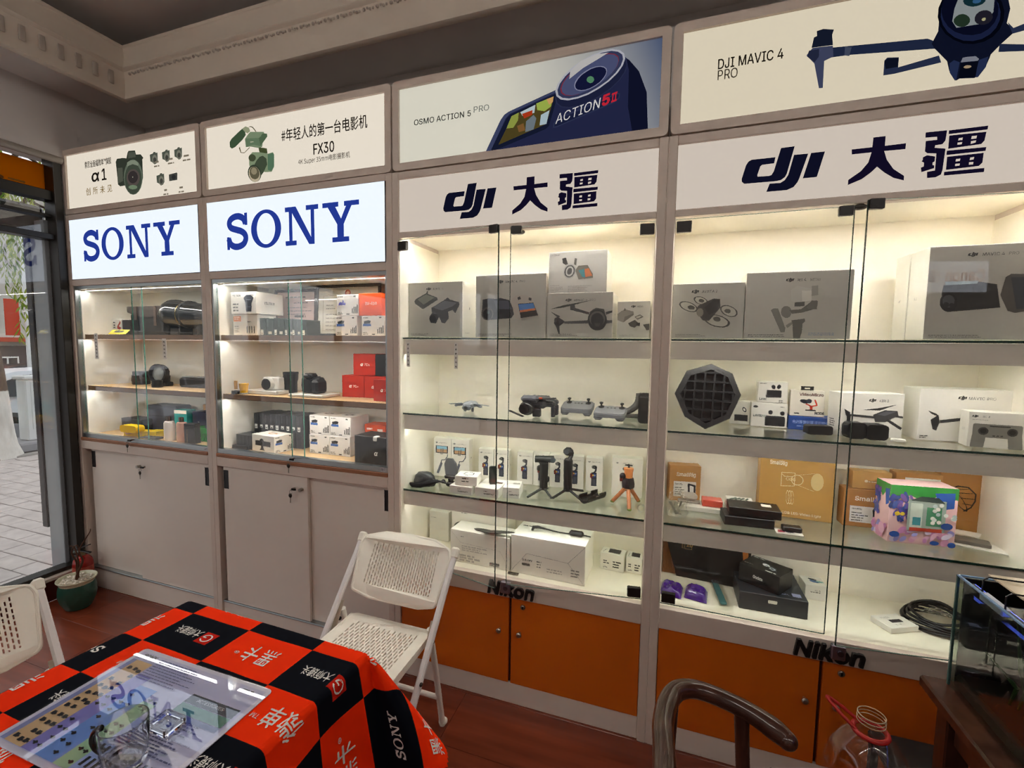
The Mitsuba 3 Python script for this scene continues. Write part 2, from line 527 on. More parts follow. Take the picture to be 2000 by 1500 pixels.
# tube lamps hanging under the ceiling, behind the camera
for i, x in enumerate((-2.4, -0.6, 1.2, 3.0)):
    k = thing('tube_lamp', ('hanging tube lamp nearest the shop window', 'second hanging tube lamp from the shop window', 'third hanging tube lamp from the shop window', 'hanging tube lamp farthest from the shop window')[i], 'lamp', 'hanging tube lamps')
    MB('#dddddd').box(x - 0.62, x + 0.62, -2.73, -2.67, 3.290, 3.325, bev=0.004).put(k + '__housing', 'satin')
    for dx in (-0.5, 0.5):
        MB('#777777').cyl((x + dx, -2.70, 3.325), (x + dx, -2.70, ZC), 0.003, n=8).put(k + '__wire', 'satin')
    MB('#222222').cyl((x - 0.6, -2.70, 3.265), (x + 0.6, -2.70, 3.265), 0.015, n=14).put(k + '__tube', 'matte', emit=np.array(LAMP) * LAMP_LEVEL, smooth=60)

# shop window in the left wall
wf = MB('#17140f')
XG = -3.685
wf.box(XG - 0.03, XW - 0.004, -0.052, -0.008, 0.16, 2.78, bev=0.003)
wf.box(XG - 0.03, XW - 0.03, YF + 0.45, -0.05, 2.515, 2.575, bev=0.003)
wf.box(XG - 0.02, XW - 0.045, YF + 0.45, -0.05, 2.415, 2.432, bev=0.002)
wf.box(XG - 0.03, XW - 0.03, YF + 0.45, -0.05, 2.275, 2.31, bev=0.003)
wf.box(XG - 0.03, XW - 0.03, YF + 0.45, -0.05, 0.148, 0.175, bev=0.003)
for y in (-1.45, -2.7, -3.95):
    wf.box(XG - 0.03, XW - 0.03, y, y + 0.05, 0.16, 2.52, bev=0.003)
wf.put('window_1', 'satin', kind='structure')
for y0, y1 in ((-1.40, -0.052), (-2.65, -1.45), (-3.9, -2.7)):
    quad('window_1__pane', XG, XG, y0, y1, 0.17, 2.28, '+x', 'window_glass')
quad('window_1__upper_pane', XG, XG, -3.9, -0.052, 2.31, 2.52, '+x', 'window_glass')
sh = MB('#0c0a08')
sh.box(XG - 0.32, XG - 0.10, -3.95, -0.01, 2.33, 2.50, bev=0.02)
sh.put('window_1__shutter_box', 'satin', label='dark roller shutter box above the window')
ye = MB('#c98a1c')
ye.box(XG - 0.014, XG - 0.010, -3.9, -0.052, 2.575, 2.74)
ye.put('window_1__fascia', 'film', label='amber translucent band above the window')
am = Print((XG - 0.0095, -0.10, 2.60), (0, 1, 0), (0, 0, 1))
am.u = np.array([0, 1.0, 0])
am.ell(-0.17, 0.0, 0.022, 0.012, '#6d4312').rect(-0.13, -0.004, -0.05, 0.008, '#8c5a16')
am.put('window_1__fascia__print', 'matte')
ledge = MB('#b9ada0')
ledge.box(XG - 0.06, XW + 0.004, -3.95, 0.0, 0.128, 0.150, bev=0.003)
ledge.put('window_1__sill', 'satin')
MB('#3a0d08').box(XG - 0.1, XW - 0.001, -3.95, 0.0, 0.0, 0.128).put('window_1__riser', 'gloss', label='dark red brown base under the window sill')
# end of the outer wall beyond the glass
MB('#7f8486').box(-3.84, XG - 0.008, -0.075, 0.30, 0.12, 2.40, bev=0.003).put('wall_outer', 'satin', kind='structure')
MB('#23262a').box(-3.895, -3.842, -0.085, 0.0, 0.40, 2.40, bev=0.003).put('wall_outer__shutter_rail', 'satin', label='dark upright rail on the edge of the outer wall')

# poster wall opposite: the sign that the right glass door mirrors
cn = thing('wall_sign', 'lit white sign with red and black lettering on the wall opposite', 'sign')
CNX, CNY, CNZ, CNW, CNH = 3.86, YF + 0.02, 2.31, 0.79, 0.35
MB('#b9b2aa').box(CNX - 0.03, CNX + CNW + 0.03, YF, YF + 0.06, CNZ - 0.03, CNZ + CNH + 0.03, bev=0.004).put(cn + '__frame', 'satin')
quad(cn + '__panel', CNX, CNX + CNW, YF + 0.062, YF + 0.062, CNZ, CNZ + CNH, '+y', emit=(1.1, 1.15, 1.25))
p = Print((CNX + CNW, YF + 0.062, CNZ), (-1, 0, 0), (0, 0, 1), lift=0.002)
p.text('Canon', 0.03, 0.12, 0.14, '#c01a14', width=0.42, bold=0.02).text('佳能', 0.50, 0.12, 0.12, '#8c2a24', width=0.25, bold=0.01)
p.put(cn + '__lettering', 'film')

# ------------------------------------------------------------------ the cabinets
S1, S2, D1, D2 = (-3.62, -2.42), (-2.42, -1.22), (-1.22, -0.02), (-0.02, 1.18)
ZTOP, ZSEAM = 2.832, 2.4365


def frame_box(m, x0, x1, z0, z1, y0, y1, t, col=None, bev=0.004):
    m.box(x0, x1, y0, y1, z1 - t, z1, col, bev)
    m.box(x0, x1, y0, y1, z0, z0 + t, col, bev)
    m.box(x0, x0 + t, y0, y1, z0 + t, z1 - t, col, bev)
    m.box(x1 - t, x1, y0, y1, z0 + t, z1 - t, col, bev)


def light_box(unit, label, glow, t=0.033):
    k = thing('light_box', label, 'light box', 'poster light boxes above the cabinets')
    x0, x1 = unit[0] + 0.004, unit[1] - 0.004
    z0, z1 = ZSEAM + 0.004, ZTOP
    m = MB(LAM)
    rr = sbox(x0, z0, x1, z1).buffer(-0.02).buffer(0.02, 6)
    m.prism(rr.difference(sbox(x0 + t, z0 + t, x1 - t, z1 - t)), (0, 0, 0), (1, 0, 0), (0, 0, 1), 0.18)
    m.box(x0 + 0.01, x1 - 0.01, 0.16, 0.18, z0 + 0.01, z1 - 0.01)
    m.put(k + '__frame', 'satin', smooth=25)
    quad(k + '__panel', x0 + t, x1 - t, 0.012, 0.012, z0 + t, z1 - t, '-y', emit=glow)
    return k, x0 + t, z0 + t, x1 - x0 - 2 * t, z1 - z0 - 2 * t


def keys(x, y, z, label, s=1.0):
    k = thing('key_bunch', label, 'keys', 'keys hanging in the cabinet locks')
    m = MB('#6e6a62')
    a = np.arange(16) * 2 * math.pi / 16
    m.tube([(x + 0.009 * math.cos(t) * s, y - 0.024, z - 0.014 + 0.010 * math.sin(t) * s) for t in a], 0.0009, n=6, closed=True)
    m.put(k + '__ring', 'metal')
    m = MB('#8a847a')
    m.box(x + 0.004, x + 0.034, y - 0.028, y - 0.022, z - 0.003, z + 0.007, bev=0.002, col='#1a1816')
    m.box(x - 0.004, x + 0.010, y - 0.010, y + 0.004, z - 0.004, z + 0.005, bev=0.001)
    m.put(k + '__key', 'metal')
    m = MB('#3a352f')
    m.ball((x - 0.004, y - 0.024, z - 0.034), (0.011, 0.003, 0.012))
    m.box(x - 0.0055, x - 0.0025, y - 0.0255, y - 0.0225, z - 0.072, z - 0.044, col='#8a847a')
    m.put(k + '__hanging_key', 'metal')


def sony_like(unit, label, sign_label, panel, mirror):
    """Low cupboard with sliding boards, glass case with sliding panes, lit sign on top."""
    k = thing('display_cabinet', label, 'display cabinet', 'display cabinets along the wall')
    x0, x1 = unit
    m = MB(LAM)
    for a in (x0, x1 - 0.034):
        m.box(a, a + 0.034, 0.0, 0.50, 0.0, ZSEAM, bev=0.002)
    m.box(x0 + 0.034, x1 - 0.034, 0.0, 0.20, 2.405, ZSEAM)
    m.box(x0 + 0.034, x1 - 0.034, 0.0, 0.06, 1.995, 2.034, bev=0.002)
    m.box(x0 + 0.034, x1 - 0.034, 0.0, 0.03, 0.944, 0.998, bev=0.002)
    m.box(x0 + 0.034, x1 - 0.034, 0.0, 0.50, 0.998, 1.0)
    m.put(k + '__carcass', 'satin')
    MB(LAM2).box(x0 + 0.034, x1 - 0.034, 0.012, 0.45, 0.0, 0.135, bev=0.003).put(k + '__plinth', 'satin')
    MB('#d9d8cc').box(x0 + 0.034, x1 - 0.034, 0.41, 0.43, 0.95, 2.0).put(k + '__back_panel', 'satin')
    MB('#dedcd0').box(x0 + 0.034, x1 - 0.034, 0.0605, 0.41, 1.990, 2.034).put(k + '__case_top', 'satin')
    li = MB('#e2e0d6')
    li.box(x0 + 0.034, x0 + 0.036, 0.04, 0.41, 1.03, 1.99)
    li.box(x1 - 0.036, x1 - 0.034, 0.04, 0.41, 1.03, 1.99)
    li.put(k + '__lining', 'satin')
    quad(k + '__sign_panel', panel[0], panel[1], -0.0015, -0.0015, 2.036, 2.403, '-y', emit=SIGN_COOL)
    MB('#8a5a3c').box(x0 + 0.034, x1 - 0.034, -0.004, 0.40, 0.999, 1.018, bev=0.002).put(k + '__edge_strip', 'satin', label='brown edge strip under the glass case')
    MB().box(x0 + 0.036, x1 - 0.036, 0.04, 0.41, 1.018, 1.03).put(k + '__bottom_board', 'shelf_wood')
    for z in (1.688, 1.352):
        s = k + '__shelf'
        s = MB().box(x0 + 0.036, x1 - 0.036, 0.06, 0.405, z - 0.026, z, bev=0.0015).put(s, 'shelf_wood')
        MB('#6e5238').box(x0 + 0.036, x1 - 0.036, 0.056, 0.0598, z - 0.027, z + 0.001).put(s + '__edge', 'satin')
    r = MB(ALU)
    r.box(x0 + 0.036, x1 - 0.036, 0.008, 0.040, 1.975, 1.995, bev=0.001)
    r.box(x0 + 0.036, x1 - 0.036, 0.006, 0.040, 1.018, 1.045, bev=0.001)
    r.box(x0 + 0.034, x0 + 0.046, 0.008, 0.040, 1.045, 1.975, bev=0.001)
    r.box(x1 - 0.046, x1 - 0.034, 0.008, 0.040, 1.045, 1.975, bev=0.001)
    r.put(k + '__rail', 'metal')
    mid = (x0 + x1) / 2
    for a, b, y in ((x0 + 0.045, mid + 0.035, 0.030), (mid - 0.035, x1 - 0.045, 0.017)):
        pk = quad(k + '__sliding_pane', a, b, y, y, 1.045, 1.975, '-y', 'pane')
        e = MB('#3f7a6c')
        e.box(b - 0.001, b + 0.0015, y - 0.0025, y + 0.0025, 1.045, 1.975)
        e.box(a - 0.0015, a + 0.001, y - 0.0025, y + 0.0025, 1.045, 1.975)
        e.put(pk + '__edge', 'gloss')
    for z, lv in ((1.972, LED_SMALL), (1.658, LED_SMALL * 0.55), (1.322, LED_SMALL * 0.55)):
        quad(k + '__light_strip', x0 + 0.05, x1 - 0.05, 0.064, 0.084, z, z, '-z', emit=np.array(LED_NEUTRAL) * lv)
    # sliding boards below
    dm = mid + (0.045 if mirror else -0.045)
    for i, (a, b) in enumerate(((x0 + 0.036, dm + 0.02), (dm - 0.02, x1 - 0.036))):
        front = (i == 0) == mirror
        y = 0.012 if front else 0.034
        if i == 0:
            a += 0.03
        dk = MB(LAM2).box(a, b, y, y + 0.018, 0.142, 0.943, bev=0.002).put(k + '__sliding_board', 'satin')
        hx = a + 0.022 if i == 0 else b - 0.022
        hm = MB(BLACK)
        hm.prism(sbox(hx - 0.017, 0.815, hx + 0.017, 0.922).difference(sbox(hx - 0.012, 0.820, hx + 0.012, 0.917)), (0, y - 0.002, 0), (1, 0, 0), (0, 0, 1), 0.006)
        hm.box(hx - 0.012, hx + 0.012, y - 0.0005, y + 0.004, 0.820, 0.917)
        hm.put(dk + '__grip', 'satin', label='black recessed grip')
        if (i == 0) == mirror or (i == 1 and not mirror):
            lx = b - 0.035 if i == 0 else a + 0.035
            MB('#9a958c').cyl((lx, y + 0.002, 0.873), (lx, y - 0.022, 0.873), 0.009, n=14).put(dk + '__lock', 'metal', label='round steel lock')
    tr = MB(ALU)
    tr.box(x0 + 0.036, x1 - 0.036, 0.008, 0.056, 0.135, 0.1415)
    tr.box(x0 + 0.036, x1 - 0.036, 0.004, 0.008, 0.135, 0.139)
    tr.put(k + '__track', 'metal')
    MB('#5a4238').box(x0 + 0.036, x0 + 0.062, 0.055, 0.075, 0.142, 0.943).put(k + '__side_stop', 'satin')
    return k


def slab_letters():
    """Four slab serif capitals, 1 high, as a list of (shape, advance)."""
    def spline(pts, n=10):
        P = np.array(pts, float)
        P = np.vstack([2 * P[0] - P[1], P, 2 * P[-1] - P[-2]])
        out = []
        for i in range(1, len(P) - 2):
            for t in np.linspace(0, 1, n, endpoint=False):
                a, b, c, d = P[i - 1], P[i], P[i + 1], P[i + 2]
                out.append(0.5 * ((2 * b) + (c - a) * t + (2 * a - 5 * b + 4 * c - d) * t * t + (3 * b - a - 3 * c + d) * t ** 3))
        return out + [P[-2]]
    s = LineString(spline([(0.73, 0.70), (0.66, 0.83), (0.50, 0.905), (0.33, 0.90), (0.18, 0.83), (0.13, 0.72), (0.20, 0.61), (0.40, 0.545), (0.58, 0.49), (0.70, 0.40), (0.73, 0.28), (0.65, 0.15),
                           (0.48, 0.085), (0.30, 0.09), (0.16, 0.17), (0.09, 0.32)])).buffer(0.088, cap_style=2)
    s = unary_union([s, sbox(0.70, 0.655, 0.80, 0.985), sbox(0.03, 0.01, 0.125, 0.36)])
    o = affinity.translate(affinity.scale(Point(0, 0).buffer(1, 24), 0.53, 0.51), 0.53, 0.5).difference(affinity.translate(affinity.scale(Point(0, 0).buffer(1, 24), 0.325, 0.415), 0.53, 0.5))
    n = unary_union([sbox(0, 0.88, 0.36, 1), sbox(0.13, 0, 0.235, 0.95), sbox(0, 0, 0.37, 0.12), sbox(0.70, 0.88, 1.10, 1), sbox(0.855, 0.0, 0.965, 0.95),
                     Polygon([(0.13, 1), (0.36, 1), (0.965, 0.0), (0.79, 0)])])
    y = unary_union([sbox(0, 0.88, 0.50, 1), sbox(0.68, 0.88, 1.13, 1), sbox(0.46, 0, 0.66, 0.48), sbox(0.30, 0, 0.82, 0.12),
                     Polygon([(0.09, 1), (0.335, 1), (0.64, 0.47), (0.62, 0.40), (0.46, 0.40), (0.46, 0.44)]), Polygon([(0.80, 1), (0.97, 1), (0.66, 0.44), (0.56, 0.42), (0.54, 0.5)])])
    return [(s, 0.86), (o, 1.13), (n, 1.16), (y, 1.13)]


def slab_word():
    x, out = 0.0, []
    for g, w in slab_letters():
        out.append(affinity.translate(g, x, 0))
        x += w + 0.075
    w = unary_union(out)
    return w


SLAB = slab_word()


# flat artwork of the signs, posters and printed box fronts: outlines in millimetres on the printed face
LOGO_D = [
    ('#161a38', [393, 183, 352, 182, 334, 106, 327, 93, 319, 91, 284, 92, 282, 97, 290, 127, 296, 132, 333, 133, 336, 153, 262, 153, 252, 148, 245, 137, 233, 90, 234, 80, 242, 72, 341, 71, 357, 73, 369, 82, 374, 93]),
    ('#161a38', [435, 153, 393, 154, 379, 88, 369, 71, 356, 63, 323, 64, 314, 37, 377, 37, 397, 45, 408, 60, 413, 73]),
    ('#161a38', [484, 154, 444, 154, 424, 72, 465, 72]),
    ('#1a1638', [652, 182, 619, 182, 618, 151, 561, 151, 562, 135, 617, 135, 610, 103, 591, 77, 557, 52, 557, 36, 595, 51, 619, 70, 635, 87, 656, 66, 682, 46, 710, 35, 710, 49, 680, 74, 660, 106, 651, 135, 708, 134, 708, 152, 652, 151]),
    ('#1a1638', [812, 178, 758, 179, 758, 163, 788, 162, 789, 152, 760, 152, 760, 120, 766, 114, 790, 110, 790, 57, 770, 55, 771, 36, 793, 36, 806, 43, 809, 57, 812, 122, 784, 128, 785, 136, 803, 137, 810, 147]),
    ('#1a1638', [756, 102, 766, 107, 787, 101, 787, 86, 782, 83, 782, 75, 787, 73, 787, 65, 755, 56, 753, 70, 760, 73, 760, 85, 753, 90, 756, 93]),
    ('#1a1638', [817, 177, 913, 178, 912, 167, 817, 166]),
    ('#1a1638', [819, 161, 910, 160, 907, 134, 900, 125, 819, 121]),
    ('#1a1638', [816, 115, 913, 114, 912, 103, 816, 102]),
    ('#1a1638', [818, 96, 908, 97, 907, 68, 899, 59, 818, 56]),
    ('#1a1638', [814, 50, 913, 51, 913, 39, 814, 39]),
]
LOGO_D_HOLES = [
    ('#b8ab9a', [843, 150, 853, 151, 853, 143, 842, 143]),
    ('#b8ab9a', [875, 152, 888, 152, 887, 143, 874, 143]),
    ('#b8ab9a', [841, 137, 853, 137, 852, 130, 841, 130]),
    ('#b8ab9a', [874, 137, 887, 138, 886, 131, 874, 128]),
    ('#b8ab9a', [841, 87, 852, 87, 851, 79, 840, 79]),
    ('#b8ab9a', [876, 87, 886, 88, 885, 80, 875, 79]),
    ('#b8ab9a', [840, 72, 852, 72, 851, 65, 840, 65]),
    ('#b8ab9a', [874, 73, 885, 73, 885, 65, 874, 65]),
]
PIC_ACTION = [
    ('#23284a', [415, -9, 423, 3, 488, 122, 505, 142, 525, 152, 723, 205, 759, 248, 993, 281, 1007, 268, 1042, 225, 1076, 140, 1086, -7, 803, -5]),
    ('#10142c', [996, 275, 1008, 268, 1045, 221, 1076, 140, 1086, -7, 1030, -8, 1009, 97, 1008, 231]),
    ('#3c4468', [423, 3, 488, 122, 505, 142, 525, 152, 723, 203, 725, 196, 529, 142, 511, 126, 442, -3]),
    ('#151b33', [442, -3, 515, 126, 533, 140, 725, 191, 729, 172, 699, 70, 684, 59]),
    ('#4d4424', [479, 23, 515, 85, 539, 133, 716, 182, 714, 164, 688, 79]),
    ('#8d9a4a', [515, 85, 537, 132, 569, 142, 566, 111, 546, 84]),
    ('#b3c6d2', [575, 142, 640, 162, 636, 130, 585, 126]),
    ('#a83a1e', [583, 134, 628, 142, 627, 124, 593, 114]),
    ('#9ab052', [643, 166, 714, 182, 705, 144, 679, 130, 648, 139]),
    ('#6d7a86', [601, 102, 633, 123, 645, 107, 634, 65, 598, 59]),
    ('#a9c0d0', [664, 118, 700, 131, 688, 79, 659, 77]),
    ('#7c5a34', [562, 89, 590, 96, 598, 66, 570, 63]),
    ('#c9a06a', [686, 176, 716, 182, 713, 161, 698, 152]),
    ('#2a3050', [998, 273, 1003, 252, 995, 227, 975, 200, 944, 175, 905, 153, 861, 136, 817, 127, 778, 127, 747, 135, 727, 152, 722, 174, 731, 201, 754, 228, 787, 254, 828, 276, 872, 291, 915, 298, 952, 298, 981, 289]),
    ('#1d2240', [994, 271, 999, 251, 991, 227, 971, 201, 941, 177, 903, 156, 860, 140, 818, 131, 780, 131, 750, 138, 732, 154, 727, 175, 736, 200, 758, 227, 791, 252, 830, 273, 873, 287, 914, 295, 950, 294, 977, 286]),
    ('#aeb2c2', [988, 296, 993, 276, 985, 252, 965, 227, 935, 203, 897, 182, 855, 166, 813, 158, 775, 157, 745, 165, 727, 181, 722, 202, 731, 227, 753, 254, 785, 278, 824, 299, 867, 313, 908, 320, 944, 320, 971, 311]),
    ('#343a5c', [981, 293, 985, 275, 977, 253, 958, 230, 929, 207, 893, 188, 854, 173, 814, 165, 779, 164, 752, 171, 735, 184, 731, 204, 740, 227, 761, 251, 791, 274, 828, 293, 868, 307, 906, 314, 940, 314, 965, 306]),
    ('#7a2f44', [967, 289, 970, 273, 963, 253, 946, 233, 920, 213, 887, 195, 852, 182, 816, 174, 784, 173, 760, 179, 745, 191, 742, 208, 750, 228, 769, 250, 797, 270, 830, 287, 866, 300, 900, 307, 930, 307, 953, 301]),
    ('#4a5178', [965, 286, 968, 270, 961, 251, 944, 231, 919, 212, 888, 195, 854, 182, 820, 175, 789, 174, 765, 180, 751, 192, 747, 209, 755, 229, 773, 249, 800, 269, 832, 286, 866, 298, 900, 304, 929, 304, 951, 298]),
    ('#b9bac0', [781, 269, 824, 299, 884, 312, 930, 310, 885, 291, 832, 270, 778, 238]),
    ('#8388a8', [923, 253, 926, 242, 923, 229, 914, 216, 900, 204, 882, 194, 863, 187, 843, 184, 824, 185, 810, 190, 801, 198, 798, 210, 801, 223, 810, 236, 825, 248, 843, 258, 863, 265, 882, 267, 900, 266, 914, 261]),
    ('#14183a', [920, 251, 923, 241, 920, 230, 911, 218, 898, 206, 881, 197, 862, 190, 844, 187, 827, 188, 813, 192, 805, 199, 802, 210, 806, 221, 815, 234, 828, 245, 846, 254, 864, 261, 883, 264, 899, 263, 912, 258]),
    ('#54886a', [877, 219, 875, 213, 870, 209, 862, 208, 855, 212, 849, 217, 847, 224, 849, 230, 854, 234, 862, 235, 869, 232, 875, 226]),
    ('#303758', [715, 60, 718, 78, 737, 95, 969, 154, 978, 149, 975, 133, 957, 120, 730, 60]),
    ('#1b2140', [720, 64, 723, 77, 740, 91, 969, 150, 974, 147, 971, 135, 955, 124, 731, 64]),
]
PIC_DRONE = [
    ('#27345c', [456, 186, 726, 162, 741, 153, 747, 128, 522, 152, 464, 154]),
    ('#4d5a80', [505, 181, 524, 175, 519, 149, 505, 153]),
    ('#1b2440', [409, 196, 414, 228, 423, 231, 421, 247, 439, 250, 470, 242, 466, 226, 470, 193]),
    ('#4b5684', [395, 174, 412, 195, 470, 191, 474, 156, 448, 146, 449, 59, 438, 60, 420, 143]),
    ('#2a3358', [402, 188, 431, 188, 432, 163, 420, 147, 397, 170]),
    ('#2f3c66', [617, 70, 617, 116, 624, 124, 655, 119, 655, 88, 759, 105, 766, 83, 646, 70]),
    ('#131a34', [622, 89, 617, 114, 626, 122, 655, 118, 654, 90]),
    ('#131a38', [738, 144, 752, 179, 752, 226, 766, 251, 783, 291, 911, 261, 923, 209, 918, 168, 935, 148, 934, 135, 909, 110, 887, 84, 885, 75, 878, 52, 863, 35, 853, 21, 816, 26, 808, 21, 788, 55, 781, 84, 747, 128]),
    ('#2b3a6c', [787, 76, 798, 84, 813, 75, 808, 24, 805, 21, 790, 48]),
    ('#2b3a6c', [860, 73, 882, 79, 878, 49, 861, 22, 853, 23]),
    ('#0b1024', [816, 71, 858, 70, 855, 24, 813, 28]),
    ('#8f9abb', [819, 87, 828, 88, 851, 86, 860, 76, 857, 71, 815, 74]),
    ('#c0b0a0', [843, 57, 842, 55, 837, 53, 831, 53, 826, 55, 823, 58, 825, 61, 830, 63, 836, 62, 841, 60]),
    ('#060a1c', [910, 204, 910, 177, 903, 154, 888, 135, 868, 125, 843, 123, 818, 129, 793, 145, 771, 167, 756, 193, 748, 222, 748, 250, 756, 274, 772, 292, 793, 302, 817, 303, 843, 295, 867, 280, 888, 258, 902, 232]),
    ('#1f2a58', [901, 205, 901, 181, 894, 160, 881, 144, 862, 134, 841, 132, 817, 138, 795, 152, 776, 172, 762, 196, 755, 221, 755, 246, 762, 268, 776, 284, 795, 293, 817, 294, 840, 287, 862, 273, 880, 254, 894, 230]),
    ('#0d1230', [895, 219, 895, 196, 889, 176, 876, 160, 859, 151, 838, 150, 816, 156, 794, 169, 776, 188, 763, 211, 756, 235, 756, 259, 763, 280, 776, 295, 794, 303, 815, 304, 837, 298, 858, 284, 876, 266, 888, 243]),
    ('#9fb0c6', [788, 239, 800, 283, 884, 264, 884, 208, 866, 179, 797, 180, 785, 202]),
    ('#2a4038', [829, 199, 829, 191, 825, 184, 818, 180, 809, 180, 800, 184, 793, 191, 789, 199, 789, 207, 794, 214, 801, 218, 810, 218, 818, 214, 825, 207]),
    ('#27283c', [882, 201, 884, 192, 880, 183, 874, 177, 864, 175, 855, 177, 846, 183, 841, 191, 840, 201, 843, 210, 850, 216, 859, 218, 869, 216, 877, 210]),
    ('#c8ccb0', [867, 193, 867, 190, 866, 188, 863, 186, 860, 187, 858, 189, 857, 192, 859, 195, 862, 196, 865, 196]),
    ('#16384a', [863, 252, 862, 243, 856, 237, 845, 234, 833, 234, 821, 239, 812, 246, 808, 255, 809, 264, 816, 270, 826, 273, 838, 272, 850, 268, 859, 261]),
    ('#3c6fae', [852, 248, 851, 244, 846, 242, 839, 242, 833, 245, 831, 249, 832, 253, 837, 256, 844, 255, 850, 252]),
    ('#27345c', [906, 111, 966, 98, 1088, 88, 1090, 65, 967, 79, 905, 88]),
    ('#2f3c66', [920, 171, 935, 151, 961, 159, 1036, 181, 1037, 162, 962, 139, 934, 135]),
]
PIC_CINE = [
    ('#46604c', [166, 233, 179, 247, 231, 276, 256, 288, 273, 278, 279, 254, 254, 232, 203, 203, 181, 198, 167, 207]),
    ('#a3b09a', [256, 288, 278, 297, 302, 287, 310, 268, 290, 260, 270, 273]),
    ('#6b6a58', [298, 289, 312, 294, 329, 287, 346, 268, 352, 259, 347, 260, 326, 283, 312, 290]),
    ('#87a08a', [297, 257, 311, 265, 400, 253, 403, 245, 421, 241, 423, 227, 391, 199, 387, 181, 370, 176, 308, 192, 277, 193, 273, 235]),
    ('#6d8a74', [273, 236, 363, 228, 377, 185, 329, 199, 280, 195]),
    ('#5a7660', [365, 225, 393, 246, 421, 240, 421, 227, 391, 201, 377, 185]),
    ('#c6d0c0', [307, 217, 332, 215, 331, 211, 308, 212]),
    ('#66634a', [229, 194, 235, 201, 244, 171, 265, 167, 301, 190, 304, 187, 265, 164, 240, 169]),
    ('#4c5a3e', [363, 177, 370, 180, 417, 169, 421, 144, 369, 150]),
    ('#8ea68e', [297, 147, 321, 162, 369, 156, 423, 142, 456, 145, 464, 134, 462, 74, 445, 50, 402, 53, 303, 82, 296, 103]),
    ('#5f8672', [423, 139, 456, 142, 463, 132, 461, 74, 443, 53, 420, 63]),
    ('#4e5a48', [343, 131, 340, 123, 333, 118, 323, 115, 312, 117, 302, 121, 295, 129, 293, 137, 296, 145, 303, 150, 313, 153, 324, 151, 334, 146, 341, 139]),
    ('#4a5a4c', [368, 133, 389, 136, 412, 120, 417, 89, 392, 54, 371, 36, 332, 99, 350, 120]),
    ('#3c4a40', [374, 56, 375, 42, 372, 30, 364, 20, 354, 13, 341, 10, 327, 11, 313, 17, 301, 26, 292, 38, 286, 52, 285, 66, 289, 79, 296, 89, 307, 96, 320, 99, 334, 97, 347, 91, 359, 82, 368, 70]),
    ('#cfcabb', [368, 52, 369, 40, 366, 28, 360, 19, 351, 13, 340, 10, 327, 12, 315, 17, 305, 25, 297, 36, 292, 49, 291, 61, 293, 73, 300, 82, 309, 88, 321, 90, 333, 89, 345, 84, 355, 75, 363, 64]),
    ('#6b6a5a', [363, 58, 364, 48, 361, 39, 356, 31, 348, 26, 338, 24, 328, 25, 317, 29, 308, 36, 302, 45, 298, 55, 297, 66, 299, 75, 305, 83, 313, 88, 322, 90, 333, 89, 343, 84, 352, 77, 359, 68]),
    ('#a39f8c', [347, 67, 347, 59, 343, 53, 336, 49, 327, 48, 318, 51, 311, 57, 307, 65, 308, 73, 312, 80, 319, 84, 327, 84, 336, 81, 343, 75]),
]
